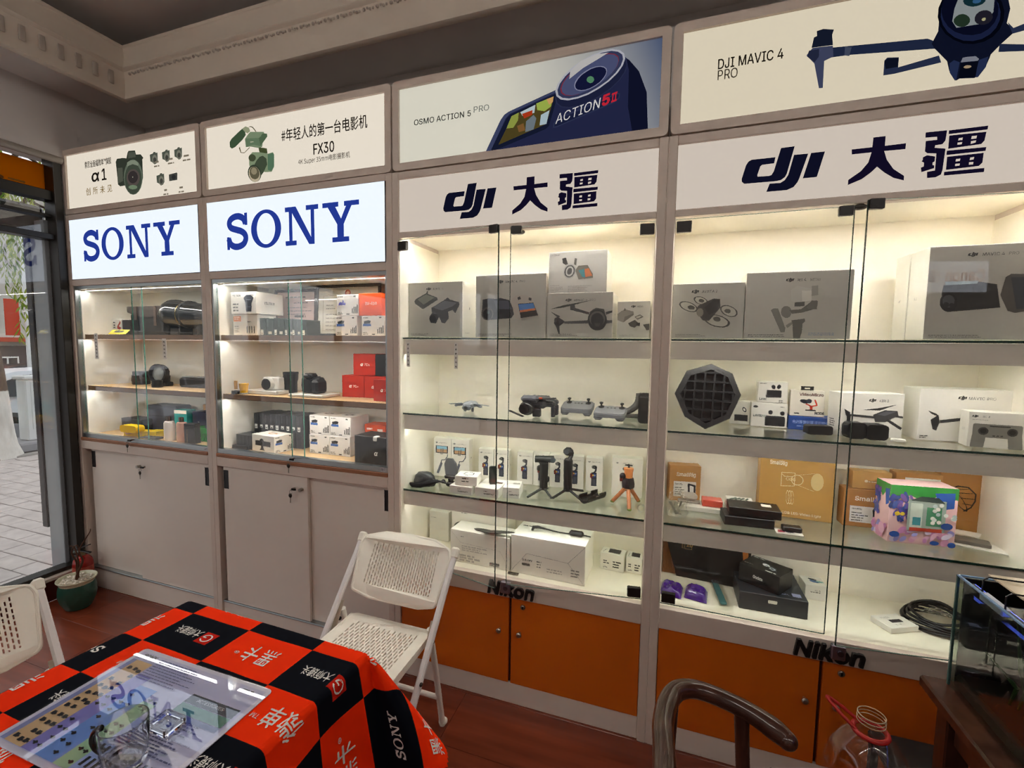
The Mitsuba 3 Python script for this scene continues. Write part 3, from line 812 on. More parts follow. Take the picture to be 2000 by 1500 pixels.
PIC_ALPHA = [
    ('#3b443f', [460, 238, 472, 254, 521, 253, 555, 247, 568, 279, 578, 287, 631, 282, 639, 258, 677, 255, 699, 232, 689, 226, 688, 123, 668, 74, 632, 46, 564, 52, 528, 95, 488, 94, 469, 107, 468, 146]),
    ('#59625d', [572, 279, 633, 274, 635, 244, 570, 245]),
    ('#5c655f', [472, 201, 517, 199, 516, 122, 472, 113]),
    ('#6c7d74', [685, 126, 679, 96, 666, 69, 646, 49, 623, 37, 597, 35, 572, 42, 551, 59, 534, 83, 525, 112, 523, 144, 530, 174, 544, 201, 564, 221, 587, 232, 613, 234, 637, 226, 658, 210, 674, 186, 684, 157]),
    ('#49564f', [676, 118, 671, 91, 659, 68, 641, 50, 620, 40, 598, 38, 575, 44, 556, 59, 541, 80, 533, 105, 531, 133, 537, 160, 549, 183, 567, 200, 588, 210, 611, 212, 633, 205, 652, 191, 666, 170, 675, 145]),
    ('#8fa096', [558, 223, 588, 232, 627, 228, 654, 209, 653, 193, 606, 208, 556, 201]),
    ('#5f5a5c', [661, 125, 657, 111, 648, 98, 635, 88, 619, 83, 601, 82, 584, 87, 568, 95, 556, 107, 549, 122, 548, 138, 552, 153, 561, 165, 574, 175, 591, 180, 609, 180, 626, 176, 641, 167, 653, 155, 660, 141]),
    ('#3d3a3f', [645, 130, 642, 120, 635, 111, 625, 104, 613, 100, 600, 100, 587, 103, 575, 109, 567, 118, 561, 129, 560, 140, 563, 150, 570, 159, 580, 166, 592, 169, 605, 170, 618, 167, 630, 160, 638, 152, 644, 141]),
    ('#7f9a86', [637, 74, 631, 68, 617, 65, 597, 65, 578, 69, 564, 75, 559, 82, 565, 88, 580, 91, 599, 91, 618, 87, 632, 81]),
    ('#b9bdb6', [605, 135, 604, 132, 601, 131, 598, 133, 597, 136, 599, 138, 601, 139, 604, 138]),
    ('#5a6460', [754, 244, 780, 247, 785, 254, 799, 253, 803, 247, 817, 248, 816, 202, 803, 188, 787, 186, 772, 199, 756, 206]),
    ('#878d88', [812, 212, 808, 200, 800, 192, 790, 190, 779, 194, 772, 204, 771, 217, 774, 229, 782, 237, 793, 239, 803, 234, 810, 224]),
    ('#4c4f4e', [805, 208, 802, 200, 795, 195, 787, 196, 781, 202, 779, 211, 782, 219, 789, 224, 797, 223, 803, 217]),
    ('#5a6460', [853, 244, 878, 247, 883, 254, 897, 254, 901, 247, 914, 249, 914, 203, 901, 189, 886, 188, 871, 201, 855, 207]),
    ('#878d88', [910, 213, 906, 201, 898, 193, 888, 191, 878, 195, 871, 205, 869, 218, 873, 230, 881, 237, 891, 239, 901, 235, 908, 225]),
    ('#4c4f4e', [903, 209, 900, 201, 893, 196, 885, 197, 880, 203, 878, 212, 881, 220, 887, 225, 895, 224, 901, 218]),
    ('#5a6460', [951, 245, 975, 248, 980, 255, 993, 255, 997, 248, 1011, 250, 1010, 205, 998, 191, 983, 189, 968, 202, 953, 208]),
    ('#878d88', [1006, 214, 1003, 202, 995, 194, 985, 192, 975, 197, 969, 207, 967, 219, 970, 231, 978, 238, 988, 240, 998, 236, 1004, 226]),
    ('#4c4f4e', [999, 210, 997, 202, 990, 198, 982, 199, 977, 205, 975, 213, 978, 222, 984, 226, 992, 225, 998, 219]),
    ('#5a6460', [800, 121, 826, 124, 831, 131, 844, 131, 849, 125, 862, 126, 862, 80, 849, 66, 833, 64, 818, 77, 802, 83]),
    ('#878d88', [858, 90, 854, 78, 846, 69, 835, 67, 825, 71, 819, 81, 817, 94, 820, 106, 828, 114, 839, 116, 849, 112, 856, 102]),
    ('#4c4f4e', [851, 86, 847, 77, 841, 73, 833, 73, 827, 79, 825, 88, 828, 97, 835, 102, 843, 101, 849, 95]),
    ('#4d5254', [901, 117, 962, 121, 968, 117, 965, 81, 901, 81]),
    ('#33373c', [955, 97, 952, 91, 946, 87, 937, 86, 929, 89, 923, 94, 921, 101, 924, 107, 931, 111, 939, 112, 947, 109, 953, 104]),
]
PIC_BOX_A = [
    ('#2c2f2d', [33, 170, 42, 182, 97, 208, 155, 186, 158, 176, 83, 134, 73, 136, 38, 158]),
    ('#55584f', [49, 179, 97, 202, 141, 186, 83, 154]),
    ('#1c1d1c', [97, 205, 100, 217, 105, 217, 105, 204]),
    ('#24262a', [124, 138, 192, 173, 209, 185, 222, 175, 268, 162, 270, 150, 249, 112, 235, 127, 212, 119, 216, 89, 196, 65, 179, 68, 165, 95, 148, 65, 121, 68, 114, 96, 128, 114]),
    ('#474a50', [128, 141, 195, 170, 258, 160, 232, 142, 179, 125]),
    ('#0c0c0e', [149, 86, 147, 77, 140, 71, 131, 68, 122, 71, 116, 77, 113, 87, 116, 96, 122, 102, 131, 105, 140, 102, 147, 95]),
]
PIC_BOX_B = [
    ('#26272b', [33, 148, 34, 171, 64, 176, 101, 173, 119, 177, 162, 166, 177, 137, 184, 103, 172, 86, 90, 81, 46, 80, 30, 105]),
    ('#3c3e48', [89, 167, 156, 163, 175, 126, 102, 127]),
    ('#44403c', [88, 107, 86, 98, 82, 89, 76, 83, 68, 79, 59, 77, 50, 79, 41, 83, 35, 90, 30, 98, 29, 108, 30, 117, 34, 125, 41, 132, 49, 136, 58, 137, 67, 136, 75, 131, 82, 125, 86, 116]),
    ('#0f1013', [81, 105, 80, 98, 77, 92, 72, 87, 66, 83, 59, 82, 52, 84, 45, 87, 40, 92, 37, 99, 36, 106, 37, 113, 40, 119, 45, 124, 51, 128, 58, 129, 65, 127, 71, 124, 76, 119, 80, 112]),
    ('#3b4a4a', [69, 113, 68, 109, 64, 106, 59, 106, 55, 109, 54, 113, 55, 117, 59, 120, 64, 120, 67, 117]),
    ('#8f8880', [189, 182, 198, 189, 236, 188, 265, 175, 275, 147, 298, 99, 296, 91, 208, 79, 196, 83, 171, 149, 174, 171]),
    ('#2b2a2a', [199, 177, 212, 181, 216, 170, 204, 166]),
    ('#2b2a2a', [252, 176, 265, 172, 263, 161, 252, 165]),
    ('#17181c', [203, 149, 273, 153, 296, 97, 217, 86]),
    ('#39699f', [205, 147, 272, 151, 281, 129, 211, 120]),
    ('#a0552c', [211, 120, 281, 129, 284, 120, 213, 111]),
    ('#1c1613', [213, 111, 284, 120, 293, 99, 218, 89]),
]
PIC_BOX_C = [
    ('#22241f', [15, 123, 71, 139, 104, 144, 195, 159, 107, 137, 71, 129]),
    ('#2b2c2c', [100, 144, 121, 143, 122, 127, 184, 107, 181, 98, 102, 119]),
    ('#2b2c2c', [78, 70, 179, 74, 179, 61, 78, 60]),
    ('#1e1f20', [32, 62, 35, 84, 49, 90, 82, 68, 56, 50, 59, 17, 53, 17, 42, 49]),
    ('#2b2c2c', [17, 112, 59, 92, 50, 85]),
    ('#2b2c2c', [251, 108, 278, 114, 278, 106, 253, 97]),
    ('#2b2c2c', [253, 73, 279, 74, 279, 63, 254, 60]),
    ('#33332f', [182, 80, 186, 110, 210, 126, 244, 120, 255, 83]),
    ('#151617', [257, 75, 256, 61, 250, 49, 242, 39, 231, 33, 219, 31, 206, 33, 195, 39, 186, 49, 180, 61, 177, 75, 179, 89, 184, 101, 193, 111, 204, 117, 216, 119, 229, 116, 240, 110, 249, 100, 255, 88]),
    ('#46443f', [250, 80, 249, 70, 244, 61, 237, 54, 228, 50, 218, 48, 208, 50, 199, 54, 191, 61, 186, 70, 184, 80, 186, 90, 190, 99, 197, 106, 206, 111, 216, 112, 227, 111, 236, 106, 243, 99, 248, 90]),
    ('#17181a', [244, 75, 243, 66, 239, 57, 234, 51, 227, 47, 218, 45, 210, 47, 203, 51, 196, 58, 192, 66, 191, 75, 192, 84, 195, 92, 201, 99, 209, 103, 217, 104, 225, 103, 232, 98, 238, 92, 242, 84]),
    ('#302f2c', [204, 62, 231, 61, 225, 48, 211, 48]),
]
PIC_BOX_D = [
    ('#2a2a28', [58, 145, 73, 148, 83, 122, 74, 117, 60, 126]),
    ('#a9a9a4', [117, 80, 112, 71, 106, 64, 98, 60, 89, 58, 80, 60, 73, 65, 67, 72, 63, 81, 63, 91, 65, 100, 69, 109, 76, 116, 84, 120, 93, 122, 101, 120, 109, 115, 115, 108, 118, 99, 119, 90]),
    ('#4c4c4a', [112, 82, 108, 75, 103, 69, 96, 65, 89, 64, 82, 65, 76, 69, 71, 75, 69, 82, 68, 90, 70, 98, 74, 106, 79, 111, 86, 115, 93, 116, 100, 115, 106, 111, 110, 105, 113, 98, 113, 90]),
    ('#b5b5b0', [106, 84, 104, 78, 99, 73, 94, 70, 89, 69, 84, 70, 79, 73, 76, 78, 74, 83, 74, 90, 75, 96, 78, 102, 82, 107, 87, 110, 93, 111, 98, 110, 102, 107, 106, 102, 108, 97, 108, 90]),
    ('#4c4c4a', [100, 86, 97, 80, 91, 76, 86, 76, 82, 80, 80, 86, 81, 94, 85, 100, 90, 104, 96, 104, 100, 100, 101, 94]),
    ('#55534c', [112, 144, 121, 142, 118, 113, 109, 119]),
    ('#6d685e', [115, 92, 128, 112, 166, 113, 189, 75, 190, 59, 130, 55]),
    ('#3f7f86', [128, 93, 153, 97, 158, 63, 146, 63]),
    ('#bb6b42', [153, 97, 172, 99, 188, 68, 158, 63]),
]
PIC_BOX_E = [
    ('#77736a', [-1, 98, 29, 119, 65, 108, 66, 95, 26, 64, 2, 74]),
    ('#5c584f', [30, 87, 66, 101, 66, 95, 26, 64]),
    ('#33312d', [28, 113, 30, 125, 34, 113]),
    ('#4d4a44', [70, 87, 90, 96, 105, 86, 81, 75]),
    ('#a8a59a', [73, 86, 91, 92, 98, 87, 81, 80]),
    ('#3d3b36', [45, 61, 71, 74, 87, 61, 72, 42, 52, 49]),
    ('#b3b0a6', [87, 61, 111, 86, 126, 81, 115, 35, 98, 37]),
    ('#2a2926', [77, 63, 92, 63, 91, 49, 77, 50]),
    ('#3d3b36', [104, 55, 136, 60, 136, 35, 118, 32]),
]
PIC_BOX_F = [
    ('#35332f', [92, 110, 89, 106, 83, 103, 74, 102, 64, 104, 53, 107, 43, 112, 34, 118, 28, 125, 24, 132, 24, 137, 27, 142, 34, 145, 42, 145, 52, 144, 63, 141, 73, 136, 82, 129, 88, 123, 92, 116]),
    ('#97958a', [87, 113, 84, 109, 79, 106, 71, 106, 63, 107, 54, 110, 45, 114, 38, 119, 32, 125, 30, 130, 29, 135, 32, 139, 38, 141, 45, 142, 53, 141, 62, 138, 71, 134, 78, 129, 84, 123, 86, 117]),
    ('#35332f', [127, 135, 125, 132, 120, 129, 114, 128, 106, 129, 98, 132, 90, 136, 84, 140, 79, 146, 76, 151, 76, 156, 79, 160, 84, 162, 90, 163, 98, 162, 106, 160, 114, 156, 120, 151, 125, 146, 127, 140]),
    ('#97958a', [123, 137, 121, 134, 117, 132, 112, 131, 105, 132, 99, 134, 92, 137, 87, 141, 83, 146, 80, 150, 81, 154, 83, 158, 87, 160, 92, 160, 99, 160, 106, 157, 112, 154, 117, 150, 121, 146, 123, 141]),
    ('#35332f', [232, 91, 228, 86, 223, 83, 215, 82, 205, 83, 196, 86, 187, 91, 179, 97, 174, 105, 171, 112, 171, 118, 175, 123, 181, 127, 189, 128, 198, 127, 208, 123, 217, 118, 224, 112, 230, 105, 232, 98]),
    ('#97958a', [227, 93, 224, 89, 219, 86, 213, 85, 205, 86, 197, 89, 189, 93, 183, 99, 178, 105, 176, 111, 176, 116, 179, 120, 184, 123, 191, 124, 199, 123, 207, 120, 214, 116, 221, 111, 225, 105, 227, 99]),
    ('#35332f', [208, 55, 204, 49, 197, 45, 186, 42, 172, 43, 158, 45, 144, 50, 132, 57, 122, 65, 117, 73, 116, 81, 119, 87, 127, 91, 138, 93, 152, 93, 166, 90, 180, 85, 192, 78, 201, 71, 207, 63]),
    ('#97958a', [200, 57, 197, 52, 191, 48, 182, 46, 171, 47, 159, 49, 147, 53, 136, 59, 129, 65, 124, 72, 123, 79, 126, 84, 133, 88, 142, 89, 153, 89, 165, 87, 177, 82, 187, 77, 195, 70, 200, 64]),
    ('#3a3832', [175, 72, 172, 67, 165, 65, 156, 67, 150, 71, 148, 77, 151, 82, 159, 84, 167, 83, 173, 78]),
    ('#3a3832', [81, 118, 78, 113, 71, 112, 63, 113, 57, 118, 55, 123, 58, 127, 65, 129, 73, 127, 79, 123]),
    ('#3a3832', [208, 102, 206, 98, 200, 96, 193, 98, 188, 102, 186, 107, 189, 111, 195, 113, 202, 112, 207, 108]),
    ('#3a3832', [114, 144, 112, 140, 106, 139, 100, 140, 95, 143, 94, 148, 96, 151, 102, 153, 108, 151, 113, 148]),
    ('#2c2b28', [85, 106, 93, 127, 146, 153, 169, 151, 172, 119, 134, 68, 112, 70]),
    ('#1a1a19', [116, 119, 149, 151, 168, 146, 163, 105, 133, 92]),
    ('#6a675c', [113, 100, 112, 92, 108, 86, 101, 84, 95, 86, 90, 92, 88, 101, 89, 109, 94, 115, 100, 117, 107, 115, 111, 109]),
]
PIC_BOX_G = [
    ('#5f5e57', [86, 106, 92, 112, 109, 112, 136, 40, 135, 25, 122, 24]),
    ('#5f5e57', [153, 99, 152, 89, 148, 81, 141, 77, 133, 77, 126, 82, 121, 89, 119, 99, 120, 109, 124, 116, 131, 120, 139, 120, 146, 116, 151, 108]),
    ('#4c4b45', [146, 105, 182, 108, 214, 136, 231, 139, 229, 110, 188, 96, 155, 92]),
    ('#8d8b82', [255, 159, 254, 148, 249, 140, 243, 135, 235, 136, 227, 140, 222, 149, 220, 159, 221, 170, 225, 178, 232, 183, 240, 182, 247, 178, 252, 169]),
    ('#77756c', [211, 191, 231, 192, 233, 158, 213, 155]),
    ('#94928a', [146, 179, 166, 193, 192, 186, 211, 181, 214, 138, 181, 132, 150, 137]),
    ('#a6a49b', [181, 175, 211, 174, 213, 139, 184, 135]),
    ('#3b3a36', [161, 133, 192, 135, 193, 119, 161, 118]),
    ('#4c4b45', [154, 68, 196, 74, 197, 64, 190, 56, 189, 24, 184, 2, 163, 3, 158, 56]),
    ('#55544d', [199, 114, 214, 139, 233, 136, 231, 107, 205, 108]),
    ('#6c6b62', [137, 50, 157, 64, 157, 53, 142, 40]),
]
PIC_BOX_H = [
    ('#1b1a19', [41, 155, 44, 181, 135, 190, 181, 180, 195, 105, 124, 98, 69, 93, 45, 102]),
    ('#0f0f10', [84, 124, 84, 114, 81, 105, 77, 98, 71, 94, 63, 92, 56, 94, 49, 99, 43, 106, 39, 115, 38, 125, 38, 134, 41, 143, 46, 150, 52, 154, 59, 156, 66, 154, 73, 149, 79, 142, 83, 133]),
    ('#35383a', [77, 128, 76, 121, 75, 116, 71, 111, 67, 108, 62, 107, 57, 108, 53, 111, 49, 116, 46, 122, 45, 129, 45, 135, 47, 141, 50, 146, 55, 148, 59, 149, 64, 148, 69, 145, 73, 140, 76, 134]),
    ('#141416', [63, 116, 62, 111, 59, 108, 54, 108, 50, 111, 48, 117, 49, 122, 53, 126, 57, 125, 61, 122]),
    ('#141416', [76, 114, 75, 110, 72, 107, 68, 107, 65, 110, 63, 115, 64, 119, 67, 122, 71, 122, 75, 119]),
    ('#8a9aa0', [46, 193, 135, 193, 131, 184, 49, 181]),
    ('#3a3632', [192, 145, 201, 202, 214, 212, 291, 207, 316, 104, 232, 87, 214, 94]),
    ('#22262c', [214, 201, 287, 199, 303, 104, 235, 99]),
]


def art(p, items, sx=0.001, dx=0.0, dy=0.0):
    for col, q in items:
        a = np.array(q, float).reshape(-1, 2) * sx
        p.poly(a + [dx, dy], col)
    return p


def clip_art(p, items, w, h):
    """The artwork cut at the edges of its face."""
    face = sbox(0.001, 0.001, w - 0.001, h - 0.001)
    for col, q in items:
        g = Polygon(np.array(q, float).reshape(-1, 2) * 0.001).buffer(0).intersection(face)
        p.shape(g, col)
    return p


INK, NAVY = '#242220', '#161a38'

# poster boxes
k, px, pz, pw, ph = light_box(S1, 'lit poster box with a large lens camera and five small cameras, nearest the shop window', SIGN_WARM)
p = clip_art(Print((px, 0.012, pz), lift=0.0015, film=True), PIC_ALPHA, pw, ph)
p.text('索尼全画幅微单™旗舰', 0.173, 0.237, 0.030, '#3a3834', width=0.246, bold=0.008).text('α', 0.226, 0.146, 0.066, INK, width=0.075, bold=0.02, slant=0.12).text('1', 0.318, 0.146, 0.066, INK, bold=0.01)
for i, ch in enumerate('创所未见'):
    p.text(ch, 0.171 + i * 0.066, 0.075, 0.034, '#8d7a4a')
for x, z in ((0.812, 0.192), (0.925, 0.195), (1.043, 0.198), (0.878, 0.03), (1.000, 0.032)):
    p.lines(x - 0.02, z, 0.04, 1, 0.02, '#8c8880', 0.010, int(x * 100)).lines(x - 0.028, z - 0.022, 0.06, 1, 0.02, '#8c8880', 0.008, int(x * 90))
p.put(k + '__print', 'film')

k, px, pz, pw, ph = light_box(S2, 'lit poster box with a green cinema camera and a microphone, above the second cabinet', SIGN_WARM)
p = clip_art(Print((px, 0.012, pz), lift=0.0015, film=True), PIC_CINE, pw, ph)
p.text('#年轻人的第一台电影机', 0.513, 0.192, 0.048, INK, width=0.513, bold=0.004, px=56).text('FX30', 0.707, 0.102, 0.050, INK, width=0.129, bold=0.01).text('4K Super 35mm电影摄影机', 0.616, 0.066, 0.022, '#4a4743', width=0.310)
p.put(k + '__print', 'film')

k, px, pz, pw, ph = light_box(D1, 'lit poster box with a tilted action camera on a blue grey ground', (0.92, 0.88, 0.80))
p = clip_art(Print((px, 0.012, pz), lift=0.0015, film=True), PIC_ACTION, pw, ph)
p.text('OSMO ACTION 5', 0.073, 0.160, 0.024, '#2c302e', width=0.280, bold=0.006).text('PRO', 0.362, 0.172, 0.024, '#6f7573', width=0.074)
p.text('ACTION', 0.724, 0.0725, 0.036, '#d5d6dc', width=0.180, rot=12, slant=0.35).text('5', 0.906, 0.114, 0.036, '#c0283c', width=0.034, rot=12, slant=0.3, bold=0.05).text('II', 0.944, 0.123, 0.030, '#c0283c', width=0.022, rot=12, slant=0.3, bold=0.05)
p.put(k + '__print', 'film')

# the printed ground round the picture runs from white to slate blue: a sheet with dye per vertex
cover = unary_union([g for g, _ in p.layers])


def ground_dye(x, z):
    t = np.clip((x / pw - 0.30) / 0.70, 0, 1) ** 1.5 * np.clip(0.72 + 0.45 * (z / ph - 0.4), 0.3, 1.0) + np.clip((x / pw - 0.85) / 0.15, 0, 1) * 0.25 * (1 - z / ph)
    t = np.clip(t, 0, 1)[:, None]
    return np.array(C('#dfe0d8')) * (1 - t) + np.array(C('#46567a')) * t


gv, gf, n0 = [], [], 0
for r in range(10):
    for c0 in range(34):
        g = sbox(c0 * pw / 34, r * ph / 10, (c0 + 1) * pw / 34, (r + 1) * ph / 10).difference(cover)
        for q in getattr(g, 'geoms', [g]):
            if q.geom_type == 'Polygon' and q.area > 1e-8:
                a, f = trimesh.creation.triangulate_polygon(q, engine='earcut')
                gv.append(a)
                gf.append(f + n0)
                n0 += len(a)
gv, gf = np.vstack(gv), np.vstack(gf)
scene[k + '__backing_film'] = mikit.ply((np.stack([px + gv[:, 0], np.full(len(gv), 0.0105), pz + gv[:, 1]], 1), gf), 'film', smooth=False, color=ground_dye(gv[:, 0], gv[:, 1]))

k, px, pz, pw, ph = light_box(D2, 'lit poster box with a dark blue drone seen from the front', SIGN_DRONE)
p = clip_art(Print((px, 0.012, pz), lift=0.0015, film=True), PIC_DRONE, pw, ph)
p.text('DJI MAVIC 4', 0.117, 0.178, 0.034, INK, width=0.209, bold=0.008).text('PRO', 0.117, 0.140, 0.034, '#4b4844', width=0.068)
p.put(k + '__print', 'film')

# first two cabinets
CAB1 = sony_like(S1, 'cabinet beside the shop window with cool white sign and sliding glass', None, (-3.574, -2.455), False)
CAB2 = sony_like(S2, 'second cabinet from the shop window, blue lettered white sign and sliding glass', None, (-2.386, -1.258), True)
for kk, x0, x1, z in ((CAB1, -3.447, -2.595, 2.140), (CAB2, -2.249, -1.399, 2.142)):
    sx = (x1 - x0) / SLAB.bounds[2]
    p = Print((x0, -0.0015, z), lift=0.0018, film=True)
    p.shape(affinity.scale(SLAB, sx, 0.190, origin=(0, 0)), '#2a3f93')
    p.put(kk + '__lettering', 'film', label='blue slab serif lettering')
# thin edge label on the lower rail
for kk, x in ((CAB1, -2.475), (CAB2, -1.285)):
    p = Print((x, 0.0055, 1.022))
    p.rect(-0.012, 0, 0.012, 0.020, '#c9cbd0')
    for i in range(3):
        p.rect(-0.009 + i * 0.007, 0.003, -0.006 + i * 0.007, 0.017, '#30343c')
    p.put(kk + '__rail_label', 'satin')

keys(-3.105, 0.004, 1.036, 'keys on the glass case of the cabinet beside the shop window')
keys(-1.845, 0.004, 1.036, 'keys on the glass case of the second cabinet from the window')
keys(-3.015, 0.012, 0.873, 'keys on the sliding boards of the cabinet beside the shop window')
keys(-1.845, 0.012, 0.873, 'keys on the sliding boards of the second cabinet from the window')


def dji_like(unit, label, angL, angR):
    k = thing('display_cabinet', label, 'display cabinet', 'display cabinets along the wall')
    x0, x1 = unit
    m = MB(LAM)
    for a in (x0, x1 - 0.034):
        m.box(a, a + 0.034, 0.0, 0.50, 0.0, ZSEAM, bev=0.003)
    m.box(x0 + 0.034, x1 - 0.034, 0.0, 0.20, 2.402, ZSEAM - 0.002, bev=0.002)
    m.box(x0 + 0.034, x1 - 0.034, 0.0, 0.035, 2.138, 2.165, bev=0.002)
    m.box(x0 + 0.034, x1 - 0.034, 0.0, 0.03, 0.512, 0.598, bev=0.002)
    m.box(x0 + 0.034, x1 - 0.034, 0.05, 0.50, 0.10, 0.12)
    m.put(k + '__carcass', 'satin')
    MB(LAM2).box(x0 + 0.034, x1 - 0.034, 0.012, 0.05, 0.0, 0.100, bev=0.002).put(k + '__plinth', 'satin')
    MB(CREAM).box(x0 + 0.034, x1 - 0.034, 0.41, 0.43, 0.58, 2.2).put(k + '__back_panel', 'satin')
    MB(CREAM).box(x0 + 0.034, x1 - 0.034, 0.036, 0.41, 2.158, 2.170).put(k + '__case_top', 'satin')
    li = MB(CREAM)
    li.box(x0 + 0.034, x0 + 0.037, 0.004, 0.41, 0.60, 2.137)
    li.box(x1 - 0.037, x1 - 0.034, 0.004, 0.41, 0.60, 2.137)
    li.put(k + '__lining', 'satin')
    MB('#e3ddca').box(x0 + 0.034, x1 - 0.034, 0.031, 0.41, 0.582, 0.595).put(k + '__bottom_board', 'satin')
    sp = quad(k + '__sign_panel', x0 + 0.034, x1 - 0.034, 0.010, 0.010, 2.165, 2.402, '-y', emit=SIGN_WARM2)
    for z, level in zip((1.680, 1.318, 0.943), LED_SHELF):
        s = k + '__shelf'
        s = quad(s, x0 + 0.038, x1 - 0.038, 0.030, 0.405, z, z, '+z', 'shelf_glass')
        MB('#0b2620').box(x0 + 0.038, x1 - 0.038, 0.026, 0.0300, z - 0.007, z + 0.0005).put(s + '__edge', 'gloss')
        a = MB('#d3cdc2')
        a.box(x0 + 0.038, x1 - 0.038, 0.034, 0.046, z - 0.079, z - 0.008, bev=0.001)
        a.put(k + '__shelf_apron', 'satin')
        quad(k + '__light_strip', x0 + 0.05, x1 - 0.05, 0.050, 0.064, z - 0.060, z - 0.060, '-z', emit=np.array(LED_WARM) * level)
    quad(k + '__light_strip', x0 + 0.05, x1 - 0.05, 0.043, 0.073, 2.157, 2.157, '-z', emit=np.array(LED_WARM) * LED_TOP)
    # hinged glass doors
    mid = (x0 + x1) / 2
    W = 0.558
    for i, (hx, ang) in enumerate(((x0 + 0.036, -angL), (x1 - 0.036, 180 + angR))):
        O = (hx, -0.006, 0)
        d = MB().raw([(0.002, 0, 0.625), (W, 0, 0.625), (W, 0, 2.125), (0.002, 0, 2.125)], [[0, 1, 2], [0, 2, 3]]).turned(ang, O)
        dk = d.put(k + '__glass_door', 'pane')
        e = MB('#12241f')
        e.box(W - 0.0005, W + 0.0015, -0.003, 0.003, 0.625, 2.125)
        e.box(0.0, W, -0.003, 0.003, 2.125, 2.1262, col='#7d8f86')
        e.box(0.0, W, -0.003, 0.003, 0.6238, 0.625, col='#3b4a44')
        e.turned(ang, O).put(dk + '__edge', 'gloss')
        for z in (2.098, 0.652):
            h = MB('#15110e').box(0.004, 0.056, -0.010, 0.010, z - 0.020, z + 0.020, bev=0.002)
            h.turned(ang, O).put(dk + '__hinge', 'satin', label='black door hinge')
        c = MB('#15110e').box(W - 0.044, W - 0.002, -0.009, 0.009, 2.096, 2.128, bev=0.002)
        c.turned(ang, O).put(dk + '__catch', 'satin', label='black door catch')
    MB('#2a2620').ball((mid + 0.018, 0.015, 2.128), (0.022, 0.012, 0.010)).put(k + '__magnet', 'satin', smooth=60)
    # cupboard doors
    for i, (a, b) in enumerate(((x0 + 0.036, mid - 0.006), (mid + 0.006, x1 - 0.036))):
        dk = MB('#bd5a0c').box(a, b, 0.006, 0.024, 0.103, 0.510, bev=0.0015).put(k + '__door', 'satin', label='orange cupboard door')
        kx = b - 0.042 if i == 0 else a + 0.042
        MB('#b0aca4').lathe([(0.0, -0.001), (0.006, 0.0), (0.005, 0.010), (0.011, 0.014), (0.012, 0.020), (0.008, 0.025), (0, 0.026)], (kx, 0.006, 0.353), axis=(0, -1, 0), n=18).put(dk + '__knob', 'metal', label='steel knob')
        if i == 1:
            lk = MB('#8f8b84').lathe([(0.0, 0), (0.011, 0.0), (0.011, 0.006), (0.008, 0.008), (0, 0.008)], (a + 0.055, 0.006, 0.478), axis=(0, -1, 0), n=18)
            lk.box(a + 0.053, a + 0.057, -0.0035, -0.002, 0.472, 0.484, col='#1a1816')
            lk.put(dk + '__lock', 'metal', label='round steel lock')
    MB('#3a1004').box(mid - 0.0055, mid + 0.0055, 0.020, 0.030, 0.103, 0.510).put(k + '__door_gap', 'matte')
    return k


CAB3 = dji_like(D1, 'third cabinet from the shop window, hinged glass doors over orange cupboard doors', 14, 9)
CAB4 = dji_like(D2, 'cabinet behind the fish tank, hinged glass doors over orange cupboard doors', 0.8, 7.5)
for kk, dx in ((CAB3, -1.193), (CAB4, 0.0)):
    p = Print((dx, 0.010, 2.167), lift=0.0018, film=True)
    holes = unary_union([Polygon(np.array(q, float).reshape(-1, 2)) for _, q in LOGO_D_HOLES])
    for col, q in LOGO_D:
        p.shape(affinity.scale(Polygon(np.array(q, float).reshape(-1, 2)).buffer(0).difference(holes), 0.001, 0.001, origin=(0, 0)), col)
    p.put(kk + '__lettering', 'film', label='dark blue lettering on the sign')
    # raised black letters on the strip under the glass doors
    x0 = {CAB3: -0.728, CAB4: 0.482}[kk]
    g = affinity.scale(affinity.skew(glyphs('Nikon', 72, 0.035), 8, 0, origin=(0, 0)), 0.218 / glyphs('Nikon', 72, 0.035).bounds[2], 0.056, origin=(0, 0))
    MB('#0a0909').prism(g, (x0, -0.013, 0.525), (1, 0, 0), (0, 0, 1), 0.013).put(kk + '__raised_lettering', 'satin', label='raised black letters')
    lk = thing('door_lock', ('steel clamp lock on the glass doors of the third cabinet', 'steel clamp lock on the glass doors behind the fish tank')[kk == CAB4], 'lock', 'clamp locks on the glass doors')
    ex = x0 + (0.095 if kk == CAB3 else 0.135)
    MB('#9a95a0').box(ex - 0.022, ex + 0.022, -0.034, -0.0135, 0.545, 0.600, bev=0.004).put(lk + '__body', 'metal')
    MB('#6b6670').cyl((ex + 0.004, -0.033, 0.575), (ex + 0.004, -0.042, 0.575), 0.010).put(lk + '__cylinder', 'metal')

# ------------------------------------------------------------------ the street beyond the shop window
GZ = -0.45
MB().box(-10.85, XW - 0.2, -16, 14, GZ - 0.2, GZ - 0.012).put('pavement', 'paving', kind='structure')
n = 0
for r in range(18):
    y = -0.55 + r * 0.20
    for j in range(16):
        x1 = -4.55 - j * 0.40 - (0.2 if r % 2 else 0)
        if x1 - 0.4 < -10.8 or abs((y + 0.1) - (0.40 - 0.235 * (x1 + 4.2))) > 1.15:
            continue
        t = RNG.uniform(-0.004, 0.004)
        MB().box(x1 - 0.394, x1 - 0.004, y + 0.004, y + 0.196, GZ - 0.012, GZ + t, bev=0.006).put('pavement__paver', 'paving')
MB('#8d8983').box(-11.02, -10.85, -16, 14, GZ - 0.2, GZ + 0.02, bev=0.015).put('kerb', 'matte', kind='structure')
MB().box(-24, -11.02, -16, 14, GZ - 0.3, GZ - 0.13).put('road', 'asphalt', kind='structure')
